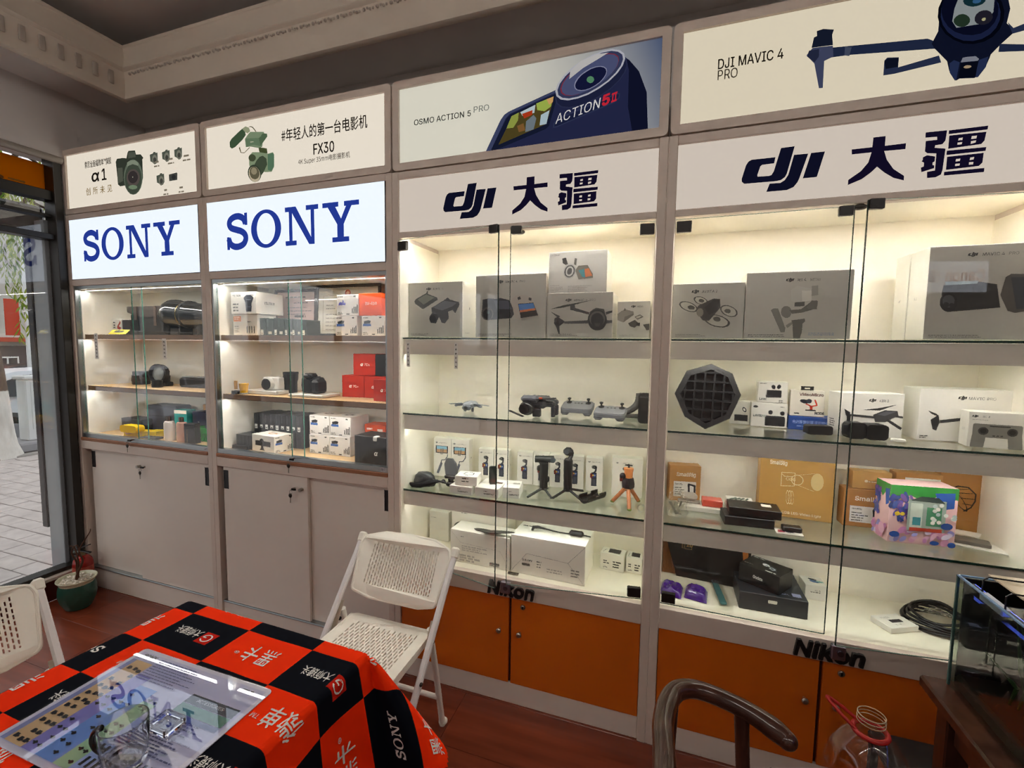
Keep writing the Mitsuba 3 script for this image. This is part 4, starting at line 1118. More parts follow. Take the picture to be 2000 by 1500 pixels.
MB('#aaa79f').box(-24, -18.4, -16, 14, GZ - 0.13, GZ + 0.02).put('far_pavement', 'matte', kind='structure')

# building across the road
b = thing('building', 'pale tiled building across the road with red band and barred windows', 'building')
XB = -20.0
MB('#b9b4aa').box(XB - 6, XB, -15, 13, GZ, 6.5).put(b + '__wall', 'matte')
MB('#5a4f4e').box(XB, XB + 0.05, -15, 13, GZ, 1.45).put(b + '__plinth', 'matte', label='dark brown lower wall')
MB('#b5503a').box(XB, XB + 0.35, -15, 13, 1.58, 1.72).put(b + '__band', 'matte', label='red band')
MB('#c9c2b8').box(XB, XB + 0.30, -15, 13, 1.72, 1.84).put(b + '__ledge', 'matte')
for i in range(11):
    y = -13.5 + i * 2.35
    w = MB('#c8c6c0')
    frame_box(w, y, y + 1.55, 2.0, 3.3, 0, 0.06, 0.06)
    w.box(y + 0.74, y + 0.80, 0, 0.05, 2.0, 3.3)
    w.map(lambda v: np.stack([XB + 0.01 + v[:, 1], v[:, 0], v[:, 2]], 1))
    w.v = [v for v in w.v]
    k = w.put(b + '__window', 'satin')
    g = MB('#39454a').box(XB + 0.012, XB + 0.02, y + 0.06, y + 1.49, 2.06, 3.24)
    g.put(k + '__pane', 'gloss')
    g = MB('#dfddd8')
    for j in range(8):
        g.box(XB + 0.16, XB + 0.19, y + 0.05 + j * 0.26, y + 0.085 + j * 0.26, 0.15, 1.08)
    for z in (0.15, 0.42, 0.82, 1.06):
        g.box(XB + 0.15, XB + 0.20, y, y + 1.9, z, z + 0.045)
    for j in range(2):
        a = np.arange(14) * 2 * math.pi / 14
        g.tube([(XB + 0.18, y + 0.5 + j * 0.9 + 0.33 * math.cos(t), 0.62 + 0.17 * math.sin(t)) for t in a], 0.018, n=5, closed=True)
    g.put(b + '__grille', 'matte', label='white ornamental grille')

# willow tree with whitewashed trunk
k = thing('willow_tree', 'willow with a whitewashed trunk and hanging branches on the pavement', 'tree')
TX, TY = -11.14, 2.80
z = np.linspace(GZ, 5.0, 26)
tr = MB()
tr.tube(np.stack([TX - 0.02 * (z - GZ) + 0.04 * np.sin(z * 1.3), TY - 0.03 * (z - GZ) + 0.03 * np.cos(z * 1.1), z], 1), 0.235 - 0.022 * (z - GZ) + 0.10 * np.exp(-(z - GZ) * 5), n=22)
tr.put(k + '__trunk', 'bark', smooth=60)
br = MB('#3a2a1c')
lf_v, lf_f, lf_c, nn = [], [], [], 0
r = random.Random(3)
for s in range(130):
    a, rad = r.uniform(0, 2 * math.pi), r.uniform(0.2, 2.2)
    x0, y0, z0 = TX + rad * math.cos(a), TY + rad * math.sin(a), r.uniform(3.3, 5.2)
    L = r.uniform(1.2, 2.7) if rad > 0.6 else r.uniform(0.8, 1.6)
    if s < 14:
        br.tube([(TX, TY, 3.2 + s * 0.1), ((TX + x0) / 2, (TY + y0) / 2, z0 + 0.2), (x0, y0, z0)], [0.06, 0.04, 0.012], n=6)
    m = int(L * 26)
    px_, py_ = x0, y0
    for i in range(m):
        t = i / m
        px_ += r.uniform(-0.012, 0.012) + 0.006 * math.cos(a)
        py_ += r.uniform(-0.012, 0.012) + 0.006 * math.sin(a)
        c0 = np.array([px_, py_, z0 - t * L])
        d = np.array([r.uniform(-1, 1), r.uniform(-1, 1), -1.6])
        d /= np.linalg.norm(d)
        sd = np.cross(d, [r.uniform(-1, 1), r.uniform(-1, 1), 0.2])
        sd /= np.linalg.norm(sd) + 1e-9
        ln, wd = r.uniform(0.10, 0.17), r.uniform(0.011, 0.019)
        lf_v.append(np.array([c0, c0 + d * ln * 0.5 + sd * wd, c0 + d * ln, c0 + d * ln * 0.5 - sd * wd]))
        lf_f.append([[nn, nn + 1, nn + 2], [nn, nn + 2, nn + 3]])
        nn += 4
        g = r.random()
        lf_c.append(np.tile(np.array(C('#4d6b23')) * (1 - g) + np.array(C('#a9b04a')) * g, (4, 1)))
br.put(k + '__branch', 'matte')
fk = uniq(k + '__foliage')
scene[fk] = mikit.ply((np.vstack(lf_v), np.vstack(lf_f)), 'leaf', smooth=False, color=np.vstack(lf_c))
tag(fk, kind='stuff')

# telephone cabinet
k = thing('telecom_cabinet', 'pale grey street cabinet with green emblem on a concrete base', 'utility cabinet')
c = MB('#cfd2cf')
c.box(-11.62, -11.32, 3.34, 4.24, -0.27, 0.90, bev=0.02)
c.box(-11.66, -11.28, 3.30, 4.28, 0.90, 0.97, bev=0.02)
c.put(k + '__body', 'satin')
d = MB('#c7cbc8')
d.box(-11.32, -11.312, 3.42, 3.80, -0.05, 0.86, bev=0.003)
d.box(-11.32, -11.312, 3.82, 4.20, -0.05, 0.86, bev=0.003)
d.box(-11.32, -11.312, 3.52, 4.10, -0.24, -0.08, bev=0.003)
d.put(k + '__door', 'satin')
MB('#8a8a8c').box(-11.95, -11.10, 3.10, 4.45, GZ, -0.27, bev=0.03).put(k + '__base', 'matte', label='concrete base')
p = Print((-11.311, 3.34, -0.27), (0, 1, 0), (0, 0, 1))
for i in range(3):
    y0 = 0.98 + i * 0.045
    p.shape(LineString([(0.21 + 0.10 * t, y0 + 0.04 * t + 0.02 * math.sin(t * 6.28)) for t in np.linspace(0, 1, 12)]).buffer(0.012), '#2b7f78')
p.ell(0.265, 1.04, 0.10, 0.085, '#2b7f78', hole=0.86).text('CO', 0.27, 0.80, 0.075, '#2b8f86', bold=0.02)
p.put(k + '__print', 'matte')

k = thing('lamp_post', 'white round lamp post behind the street cabinet', 'lamp post')
MB('#d9dbda').lathe([(0.13, GZ), (0.13, 0.1), (0.085, 0.15), (0.07, 6.0)], (-14.42, 4.95, 0), n=16).put(k + '__pole', 'satin')
MB('#b9402a').box(-14.52, -14.46, 4.55, 4.80, 1.75, 2.6, bev=0.004).put(k + '__banner', 'matte', label='red banner')
k = thing('awning', 'striped white sunshade standing before the building', 'awning')
MB('#e2e2dd').lathe([(0.0, 0.85), (0.5, 0.72), (0.95, 0.50), (0.93, 0.47), (0.0, 0.74)], (-17.9, 8.4, 0), n=8).put(k + '__canopy', 'matte', smooth=10)
MB('#8a8a8a').cyl((-17.9, 8.4, GZ), (-17.9, 8.4, 0.8), 0.03).put(k + '__pole', 'satin')

# white hooped road guard
k = thing('road_guard', 'white hooped guard rail along the road', 'guard rail')
for i in range(60):
    y = -13 + i * 0.42
    a = np.linspace(0, math.pi, 9)
    pts = [(-17.2, y, GZ - 0.1)] + [(-17.2, y + 0.15 - 0.15 * math.cos(t), 0.28 + 0.15 * math.sin(t)) for t in a] + [(-17.2, y + 0.30, GZ - 0.1)]
    MB('#e6e6e2').tube(pts, 0.022, n=6).put(k + '__hoop', 'satin')
MB('#e6e6e2').box(-17.22, -17.18, -13, 12.5, -0.02, 0.03).put(k + '__rail', 'satin')


def car(xc, yc, flip, paint, label, roof_rail=True):
    """Length along y (4.5 m), nose towards -y (or +y when flipped)."""
    k = thing('car', label, 'car', None)
    g0 = GZ - 0.13
    prof = [(-2.25, 0.42), (-2.22, 0.70), (-2.05, 0.88), (-1.25, 1.02), (-0.95, 1.06), (-0.25, 1.52), (0.2, 1.60), (1.2, 1.58), (1.75, 1.46), (2.10, 1.08), (2.22, 1.00), (2.27, 0.62), (2.20, 0.36), (1.95, 0.30),
            (1.82, 0.30), (1.78, 0.55), (1.62, 0.72), (1.40, 0.76), (1.18, 0.72), (1.02, 0.55), (0.98, 0.30), (-0.98, 0.28), (-1.02, 0.52), (-1.18, 0.70), (-1.40, 0.76), (-1.62, 0.70), (-1.78, 0.52), (-1.82, 0.30), (-2.15, 0.30)]
    s = -1 if flip else 1
    P = Polygon(prof)

    def put(mb, name, bsdf, lb=None):
        mb.map(lambda v: np.stack([xc + v[:, 0], yc + s * v[:, 1], g0 + v[:, 2]], 1))
        if s < 0:
            mb.f = [f[:, ::-1] for f in mb.f]
        return mb.put(k + name, bsdf, lb)
    body = MB(paint)
    m = trimesh.creation.extrude_polygon(P, 1.70, engine='earcut')
    v = np.stack([m.vertices[:, 2] - 0.85, m.vertices[:, 0], m.vertices[:, 1]], 1)
    v[:, 0] *= np.where(v[:, 2] > 1.02, 1 - 0.42 * (v[:, 2] - 1.02), 1.0)
    body.raw(v, m.faces[:, ::-1])
    put(body, '__body', 'gloss')
    win = MB('#101418')
    for sx in (-1, 1):
        for q in (((-0.82, 1.05), (-0.22, 1.45), (0.30, 1.52), (0.30, 1.06)), ((0.36, 1.06), (0.36, 1.52), (1.15, 1.50), (1.40, 1.40), (1.45, 1.08)), ((1.50, 1.08), (1.47, 1.38), (1.66, 1.38), (1.86, 1.10))):
            mm = MB()
            pts = np.array(q)
            xx = sx * (0.85 * (1 - 0.42 * (pts[:, 1] - 1.02)) + 0.006)
            vv = np.stack([xx, pts[:, 0], pts[:, 1]], 1)
            f = [[0, i, i + 1] for i in range(1, len(pts) - 1)]
            win.raw(vv, np.array(f) if sx > 0 else np.array(f)[:, ::-1])
    win.raw([(-0.70, -0.90, 1.085), (0.70, -0.90, 1.085), (0.60, -0.28, 1.49), (-0.60, -0.28, 1.49)], [[0, 1, 2, 3]])
    win.raw([(-0.66, 2.08, 1.13), (0.66, 2.08, 1.13), (0.58, 1.78, 1.45), (-0.58, 1.78, 1.45)], [[0, 3, 2, 1]])
    put(win, '__window', 'gloss')
    lights = MB('#7a1712')
    for sx in (-1, 1):
        lights.box(sx * 0.62, sx * 0.86, 2.05, 2.27, 0.86, 1.00)
    put(lights, '__tail_light', 'gloss')
    for sx in (-1, 1):
        for y in (-1.40, 1.40):
            wm = MB('#141414')
            wm.tube([(sx * 0.66, y, 0.33), (sx * 0.86, y, 0.33)], 0.33, n=22)
            wm.tube([(sx * 0.85, y, 0.33), (sx * 0.87, y, 0.33)], 0.21, '#9a9da0', n=22)
            put(wm, '__wheel', 'satin')
    mir = MB(paint)
    for sx in (-1, 1):
        mir.ball((sx * 0.97, -0.62, 1.10), (0.10, 0.06, 0.07))
    put(mir, '__mirror', 'gloss')
    if roof_rail:
        rr = MB('#7d8284')
        for sx in (-1, 1):
            rr.tube([(sx * 0.60, -0.1, 1.56), (sx * 0.60, 0.1, 1.63), (sx * 0.60, 1.3, 1.62), (sx * 0.60, 1.5, 1.53)], 0.018, n=6)
        put(rr, '__roof_rail', 'satin')
    return k


car(-13.0, -7.45, False, '#e9ecee', 'white sport utility car with roof rails, mirrored in the glass of the cabinets')
car(-13.2, 5.0, True, '#dfe3e6', 'white car parked behind the willow trunk', False)
car(-15.75, 6.2, True, '#15181c', 'black car parked beyond the white one across the lane', False)

# ------------------------------------------------------------------ table with cloth
TZ = 0.75
k = thing('folding_table', 'low rectangular table hidden under the red and black cloth', 'table')
MB('#b5b0a6').box(-1.50, -0.825, -2.20, -0.86, 0.715, 0.746, bev=0.004).put(k + '__top', 'satin')
for x in (-1.44, -0.88):
    for y in (-2.1, -0.93):
        MB('#c9c6bf').tube([(x, y, 0.0), (x, y, 0.715)], 0.016, n=10).put(k + '__leg', 'satin')

CU, CV = 0.25, 0.155
U1, V1, U0_, V0_ = 0.645, 0.043, -0.085, -1.25
DROP = 0.36


def drape(u, v):
    """Cloth coordinates (u, v) to the draped surface."""
    u, v = np.asarray(u, float), np.asarray(v, float)
    rb = 0.016
    x = -1.442 + np.clip(u, U0_, U1) + 0.07 * np.clip(v, V0_, V1)
    y = -0.877 - 0.024 * np.clip(u, U0_, U1) + np.clip(v, V0_, V1)
    su, sv = np.maximum(u - U1, 0), np.maximum(v - V1, 0)
    sl = np.maximum(U0_ - u, 0)
    z = np.full_like(x, TZ)
    # right side: bends over the edge, then hangs with slow folds
    side = (su > 0) & (sv <= 0)
    th = np.minimum(su / rb, math.pi / 2)
    down = rb * (1 - np.cos(th)) + np.maximum(su - rb * math.pi / 2, 0)
    fold = 0.022 * np.sin(v * 19 + 0.6) * np.clip(down / 0.3, 0, 1) + 0.05 * np.clip(down / 0.36, 0, 1)
    x = np.where(side, x + rb * np.sin(th) + fold, x)
    z = np.where(side, TZ - down, z)
    # far side
    back = (sv > 0) & (su <= 0)
    th = np.minimum(sv / rb, math.pi / 2)
    dn = rb * (1 - np.cos(th)) + np.maximum(sv - rb * math.pi / 2, 0)
    y = np.where(back, y + rb * np.sin(th) + 0.012 * np.sin(u * 22) * np.clip(dn / 0.3, 0, 1), y)
    z = np.where(back, TZ - dn, z)
    # left side
    left = sl > 0
    th = np.minimum(sl / rb, math.pi / 2)
    dn = rb * (1 - np.cos(th)) + np.maximum(sl - rb * math.pi / 2, 0)
    x = np.where(left, x - rb * np.sin(th), x)
    z = np.where(left, z - dn, z)
    # the corner hangs as one loose cone
    cor = (su > 0) & (sv > 0)
    r, a = np.hypot(su, sv), np.arctan2(sv, su)
    ph = math.radians(31) * np.sin(2 * a) ** 0.8
    az = -0.30 + a * 0.95
    soft = np.minimum(r / 0.03, 1)
    hor = r * np.sin(ph) + rb * soft + 0.05 * np.clip(r / 0.36, 0, 1) * np.cos(a) ** 2 + 0.022 * math.sin(V1 * 19 + 0.6) * np.clip(r / 0.3, 0, 1) * np.cos(a) ** 4
    x = np.where(cor, x + hor * np.cos(az * np.clip(np.sin(2 * a) * 1.6, 0, 1) + (1 - np.clip(np.sin(2 * a) * 1.6, 0, 1)) * a), x)
    y = np.where(cor, y + hor * np.sin(az * np.clip(np.sin(2 * a) * 1.6, 0, 1) + (1 - np.clip(np.sin(2 * a) * 1.6, 0, 1)) * a), y)
    z = np.where(cor, TZ - np.maximum(r * np.cos(ph) - rb * 0.5 * soft, 0), z)
    z = z + 0.0006 * np.sin(u * 31 + v * 17) * (z > TZ - 1e-6)
    return np.stack([x, y, z], -1)


def drape_off(u, v, d):
    e = 1e-3
    p = drape(u, v)
    n = np.cross(drape(u + e, v) - p, drape(u, v + e) - p)
    n /= np.linalg.norm(n, axis=-1, keepdims=True) + 1e-12
    return p + n * d


CLOTH_RED, CLOTH_BLACK = C('#ea3008'), C('#080b14')
ug = np.unique(np.round(np.concatenate([np.arange(-1, 5) * CU, np.arange(U0_ - 0.31, U1 + DROP, 0.0125), U1 + np.linspace(0, 0.03, 7)]), 5))
vg = np.unique(np.round(np.concatenate([np.arange(-9, 4) * CV, np.arange(V0_, V1 + DROP, 0.0125), V1 + np.linspace(0, 0.03, 7)]), 5))
uu, vv = np.meshgrid(ug, vg, indexing='ij')
P = drape(uu.ravel(), vv.ravel())
iu, iv = np.meshgrid(np.arange(len(ug) - 1), np.arange(len(vg) - 1), indexing='ij')
a = (iu * len(vg) + iv).ravel()
quads = np.stack([a, a + len(vg), a + len(vg) + 1, a + 1], 1)
cu = np.floor((ug[:-1] + ug[1:]) / 2 / CU).astype(int)
cv = np.floor((vg[:-1] + vg[1:]) / 2 / CV).astype(int) + 1
par = (cu[iu.ravel()] + cv[iv.ravel()]) % 2
um = ((ug[:-1] + ug[1:]) / 2)[iu.ravel()]
vm = ((vg[:-1] + vg[1:]) / 2)[iv.ravel()]
keep = ~((um > U1) & (vm > V1) & (np.hypot(np.maximum(um - U1, 0), np.maximum(vm - V1, 0)) > DROP * 1.06))
quads, par = quads[keep], par[keep]
fc = np.where(par[:, None] == 0, np.array(CLOTH_BLACK), np.array(CLOTH_RED))
tc = thing('tablecloth', 'red and black checked cloth with white lettering, hanging over the table edge', 'tablecloth')
m = MB()
m.raw(P, np.vstack([quads[:, [0, 1, 2]], quads[:, [0, 2, 3]]]), np.vstack([fc, fc]))
m.put(tc + '__fabric', 'cloth', smooth=75)


def cloth_print(shapes):
    out = MB()
    for g, col, lift in shapes:
        for q in getattr(g, 'geoms', [g]):
            if q.geom_type != 'Polygon' or q.area < 1e-7:
                continue
            v2, f2 = trimesh.creation.triangulate_polygon(q, engine='earcut')
            v3, f3 = trimesh.remesh.subdivide_to_size(np.column_stack([v2, np.zeros(len(v2))]), f2, 0.012, max_iter=8)
            p3 = drape_off(v3[:, 0], v3[:, 1], lift)
            e = (v3[f3[:, 1], 0] - v3[f3[:, 0], 0]) * (v3[f3[:, 2], 1] - v3[f3[:, 0], 1]) - (v3[f3[:, 1], 1] - v3[f3[:, 0], 1]) * (v3[f3[:, 2], 0] - v3[f3[:, 0], 0])
            out.raw(p3, np.where((e > 0)[:, None], f3, f3[:, ::-1]), col)
    return out


def turned_text(s, uc, vc, h, width=None, bold=0.006, px=48):
    g = glyphs(s, px, bold)
    x0, y0, x1, y1 = g.bounds
    sx = h if width is None else width / (x1 - x0)
    g = affinity.translate(g, -(x0 + x1) / 2, -(y0 + y1) / 2)
    g = affinity.scale(g, sx, h, origin=(0, 0))
    return affinity.translate(affinity.rotate(g, 180, origin=(0, 0)), uc, vc)


sh = []
PALE, LOGO_RED = C('#d8d4cf'), C('#b81e12')
for i in range(-1, 5):
    for j in range(-4, 3):
        u0, v0 = i * CU, (j - 1) * CV
        if u0 > U1 + DROP - 0.05 or v0 > V1 + 0.25:
            continue
        if (i + j) % 2 == 0:
            if j % 2 == 0:
                sh.append((turned_text('大师镜头', u0 + 0.085, v0 + 0.082, 0.026, 0.098), PALE, 0.0006))
                sh.append((sbox(u0 + 0.142, v0 + 0.052, u0 + 0.192, v0 + 0.102), LOGO_RED, 0.0006))
                gg = glyphs('G', 48, 0.0)
                x0, y0, x1, y1 = gg.bounds
                gg = affinity.scale(affinity.translate(gg, -(x0 + x1) / 2, -(y0 + y1) / 2), 0.034 / (x1 - x0), 0.034 / (y1 - y0), origin=(0, 0))
                sh.append((affinity.translate(affinity.rotate(gg, 180, origin=(0, 0)), u0 + 0.167, v0 + 0.077), PALE, 0.0009))
            else:
                w = affinity.scale(SLAB, 0.135 / SLAB.bounds[2], 0.030, origin=(0, 0))
                sh.append((affinity.translate(affinity.rotate(affinity.translate(w, -0.0675, -0.015), 180, origin=(0, 0)), u0 + CU / 2, v0 + CV / 2), PALE, 0.0006))
        else:
            sh.append((turned_text('黑卡' if j % 2 == 0 else '微单', u0 + 0.130, v0 + CV / 2, 0.050, 0.105, 0.004), PALE, 0.0006))
            sh.append((turned_text('®' if j % 2 == 0 else 'TM', u0 + 0.058, v0 + CV / 2 - 0.012, 0.013, 0.016 if j % 2 == 0 else 0.024, 0.0), PALE, 0.0006))
cloth_print(sh).put(tc + '__print', 'cloth', label='white lettering and red emblems on the cloth', smooth=75)

# price sheet under a clear mat, colours lightened to stand for the mirrored sign
k = thing('price_mat', 'lavender product sheet under a clear plastic mat on the cloth', 'desk mat')
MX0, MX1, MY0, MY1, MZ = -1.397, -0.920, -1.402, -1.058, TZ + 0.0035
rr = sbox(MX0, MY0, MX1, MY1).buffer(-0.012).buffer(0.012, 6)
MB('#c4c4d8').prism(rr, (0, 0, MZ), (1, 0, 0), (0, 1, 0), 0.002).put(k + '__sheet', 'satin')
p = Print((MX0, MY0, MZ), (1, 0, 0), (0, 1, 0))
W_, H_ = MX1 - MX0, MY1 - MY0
p.rect(0.012, 0.012, W_ - 0.012, H_ - 0.012, '#b4b7d6')  # printed lavender made paler, with the sign's reflection put into the colour
p.text('SONY', 0.028, H_ - 0.030, 0.013, '#23262e', bold=0.03).lines(W_ - 0.075, H_ - 0.028, 0.05, 1, 0.01, '#34374a', 0.006, 3)
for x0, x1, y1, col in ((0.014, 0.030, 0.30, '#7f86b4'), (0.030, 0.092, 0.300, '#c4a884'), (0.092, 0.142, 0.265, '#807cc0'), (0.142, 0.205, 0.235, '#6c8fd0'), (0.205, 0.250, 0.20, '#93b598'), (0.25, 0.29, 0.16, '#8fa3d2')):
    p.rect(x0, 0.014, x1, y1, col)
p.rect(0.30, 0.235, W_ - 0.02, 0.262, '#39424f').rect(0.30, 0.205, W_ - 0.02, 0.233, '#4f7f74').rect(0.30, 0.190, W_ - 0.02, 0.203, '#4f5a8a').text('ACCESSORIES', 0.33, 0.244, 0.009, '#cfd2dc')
r = random.Random(11)
icons = []
for x in (0.044, 0.066, 0.083):
    for i in range(11):
        if r.random() < 0.86:
            y = 0.03 + i * 0.024 + r.uniform(-0.003, 0.003)
            icons.append(sbox(x - 0.005, y - 0.004, x + 0.004, y + 0.004).buffer(0.0012))
            icons.append(sbox(x + 0.005, y - 0.003, x + 0.009, y + 0.001))
for x in (0.108, 0.128, 0.158, 0.182, 0.222, 0.240):
    for i in range(8):
        if r.random() < 0.62:
            y = 0.03 + i * 0.025 + r.uniform(-0.003, 0.003)
            icons.append(Point(x, y).buffer(0.0045, 5))
            icons.append(sbox(x - 0.009, y - 0.001, x + 0.006, y + 0.002))
for i in range(12):
    icons.append(sbox(0.26 + i * 0.017, 0.030, 0.268 + i * 0.017, 0.052))
    icons.append(sbox(0.26 + i * 0.017, 0.066, 0.267 + i * 0.017, 0.080))
p.shape(unary_union(icons), '#171820')
for i in range(13):
    p.lines(0.27, 0.185 - i * 0.0075, 0.18, 1, 0.01, '#50547a', 0.0035, 40 + i)
for i in range(9):
    p.lines(0.10, 0.318 - i * 0.0085, 0.19, 1, 0.01, '#6a6e92', 0.003, 80 + i)
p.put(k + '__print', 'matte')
cv_ = MB()
v2, f2 = trimesh.creation.triangulate_polygon(rr, engine='earcut')
cv_.raw(np.column_stack([v2, np.full(len(v2), MZ + 0.0028)]), f2)
cv_.put(k + '__cover', 'window_glass', label='clear glossy plastic cover')

# glass mug
k = thing('glass_mug', 'empty clear glass mug with a dark handle on the product sheet', 'mug')
cx, cy, z0 = -1.050, -1.332, MZ + 0.0045
m = MB().lathe([(0.0, 0.0), (0.038, 0.0), (0.041, 0.004), (0.0435, 0.03), (0.0455, 0.090), (0.0448, 0.0915), (0.0435, 0.090), (0.0410, 0.03), (0.037, 0.012), (0.0, 0.010)], (cx, cy, z0), n=48)
m.put(k + '__bowl', 'solid_glass', smooth=50)
a = np.linspace(-1.25, 1.25, 14)
hd = np.array([-0.93, -0.36])
MB('#0e1410').tube([(cx + hd[0] * (0.043 + 0.030 * math.cos(t) - 0.006), cy + hd[1] * (0.043 + 0.030 * math.cos(t) - 0.006), z0 + 0.046 + 0.030 * math.sin(t)) for t in a], 0.0062, n=10).put(k + '__handle', 'gloss', label='dark handle', smooth=60)
# clear square dish
k = thing('glass_dish', 'small square clear glass dish beside the mug', 'dish')
x, y, z0 = -1.057, -1.238, MZ + 0.0045
sq = sbox(x - 0.032, y - 0.026, x + 0.032, y + 0.026).buffer(-0.008).buffer(0.008, 5)
MB().prism(sq, (0, 0, z0 + 0.006), (1, 0, 0), (0, 1, 0), 0.006).put(k + '__base', 'solid_glass')
MB().prism(sq.difference(sq.buffer(-0.006)), (0, 0, z0 + 0.016), (1, 0, 0), (0, 1, 0), 0.0095).put(k + '__rim', 'solid_glass')


# ------------------------------------------------------------------ white folding chairs
def folding_chair(label, ox, oy, deg):
    """Local frame: faces -y, seat centre over the origin."""
    k = thing('folding_chair', label, 'chair', 'white folding chairs round the table')
    cr = '#e6e1d3'
    # seat: a slotted shell
    def slots(w, h, rows, cols, mx, my, sw):
        g = []
        for c in range(cols):
            x = -w / 2 + mx + (w - 2 * mx) * (c + 0.5) / cols
            n = rows + (c % 2)
            L = (h - 2 * my) / (rows + 0.5)
            for r_ in range(n):
                y0 = -h / 2 + my + L * (r_ - (0.5 if c % 2 else 0) + 0.12)
                y1 = y0 + L * 0.76
                y0, y1 = max(y0, -h / 2 + my), min(y1, h / 2 - my)
                if y1 - y0 > L * 0.2:
                    g.append(LineString([(x, y0 + sw / 2), (x, y1 - sw / 2)]).buffer(sw / 2, 2))
        return unary_union(g)
    W, D = 0.40, 0.36
    shell = sbox(-W / 2, -D / 2, W / 2, D / 2).buffer(-0.04).buffer(0.04, 5).difference(slots(W, D, 7, 24, 0.045, 0.040, 0.0058))
    m = MB(cr).prism(shell, (0, 0, 0), (1, 0, 0), (0, 1, 0), 0.007)
    m.map(lambda v: np.stack([v[:, 0], v[:, 1], v[:, 2] + 0.455 - 0.012 * (1 - (v[:, 0] / 0.2) ** 2) - 0.20 * np.maximum(-v[:, 1] - 0.13, 0) ** 1.4 + 0.10 * np.maximum(v[:, 1] - 0.12, 0)], 1))
    sides = MB(cr)
    for s in (-1, 1):
        sides.bar((s * 0.196, -0.165, 0.436), (s * 0.196, 0.165, 0.446), 0.009, 0.028)
    sides.bar((-0.16, -0.176, 0.432), (0.16, -0.176, 0.432), 0.008, 0.022)
    # backrest along the frame's lean
    lean = np.array([0, 0.55, 0.835])
    lean /= np.linalg.norm(lean)
    b0 = np.array([0, 0.185, 0.555])
    BW, BH = 0.445, 0.255
    o = sbox(-BW / 2, 0, BW / 2, BH)
    o = Polygon([(-BW / 2 + 0.012, 0.0), (-0.12, -0.018), (0.12, -0.018), (BW / 2 - 0.012, 0), (BW / 2 + 0.008, 0.20), (BW / 2 - 0.005, 0.235), (0.13, 0.268), (0, 0.275), (-0.13, 0.268), (-BW / 2 + 0.005, 0.235), (-BW / 2 - 0.008, 0.20)]).buffer(-0.025).buffer(0.025, 5)
    sl = affinity.translate(slots(BW, BH, 8, 26, 0.055, 0.034, 0.0055), 0, BH / 2)
    bk = MB(cr).prism(o.difference(sl), (0, 0, 0), (1, 0, 0), (0, 1, 0), 0.008)
    nb = np.cross([1.0, 0, 0], lean)
    bk.map(lambda v: b0 + v[:, :1] * [1, 0, 0] + v[:, 1:2] * lean + (v[:, 2:3] + 0.035 * (v[:, :1] / 0.22) ** 2 - 0.02) * nb)
    rim = MB(cr)
    ring = np.array(o.buffer(-0.004).exterior.coords)[:-1]
    rim.tube([b0 + x * np.array([1.0, 0, 0]) + y * lean + (0.035 * (x / 0.22) ** 2 - 0.024) * nb for x, y in ring], 0.0075, n=8, closed=True)
    bk.v += rim.v
    bk.f += [f + bk.n for f in rim.f]
    bk.c += rim.c
    bk.n += rim.n
    parts = [(m, '__seat', 'satin', None), (sides, '__seat_edge', 'satin', None), (bk, '__backrest', 'satin', None)]
    for s in (-1, 1):
        top = b0 + 0.232 * lean + np.array([s * 0.238, 0, 0])
        foot = np.array([s * 0.238, -0.325, 0.0])
        parts.append((MB('#d5d1cf').bar(top, foot, 0.022, 0.026, bev=0.006, up=(1, 0, 0)), '__frame_leg', 'satin', None))
        parts.append((MB(cr).bar(top + 0.018 * lean, top - 0.030 * lean, 0.034, 0.036, bev=0.008, up=(1, 0, 0)), '__cap', 'satin', None))
        rt, rf = np.array([s * 0.212, 0.125, 0.50]), np.array([s * 0.216, 0.235, 0.0])
        parts.append((MB('#dcd8ce').tube([rt, np.array([s * 0.214, 0.165, 0.33]), rf], 0.0125, n=12), '__rear_leg', 'satin', None))
        parts.append((MB('#a59a88').bar(rt + [s * 0.012, 0.01, 0.03], rt + [s * 0.012, -0.09, -0.14], 0.004, 0.024, up=(1, 0, 0), bev=0.001), '__link', 'satin', None))
        piv = MB('#2b2420')
        for q in (rt + [s * 0.016, 0, -0.05], np.array([s * 0.252, -0.02, 0.375])):
            piv.ball(q, (0.006, 0.008, 0.008))
        parts.append((piv, '__rivet', 'satin', None))
        parts.append((MB('#d4cec0').ball(rf + [0, 0.006, 0.012], (0.019, 0.022, 0.013)), '__rubber_foot', 'matte', None))
    parts.append((MB('#dfdbd1').tube([(-0.214, 0.196, 0.155), (0.214, 0.196, 0.155)], 0.011, n=12), '__cross_bar', 'satin', None))
    parts.append((MB('#dfdbd1').tube([(-0.23, -0.245, 0.105), (0.23, -0.245, 0.105)], 0.011, n=12), '__cross_bar', 'satin', None))
    for mb, nm, bs, lb in parts:
        mb.turned(deg, (ox, oy, 0)).put(k + nm, bs, lb)
    return k


folding_chair('white slotted plastic folding chair standing between the table and the cabinets', -1.068, -0.445, 0)
folding_chair('white slotted plastic folding chair left of the table, cut by the picture edge', -1.905, -1.245, 77)

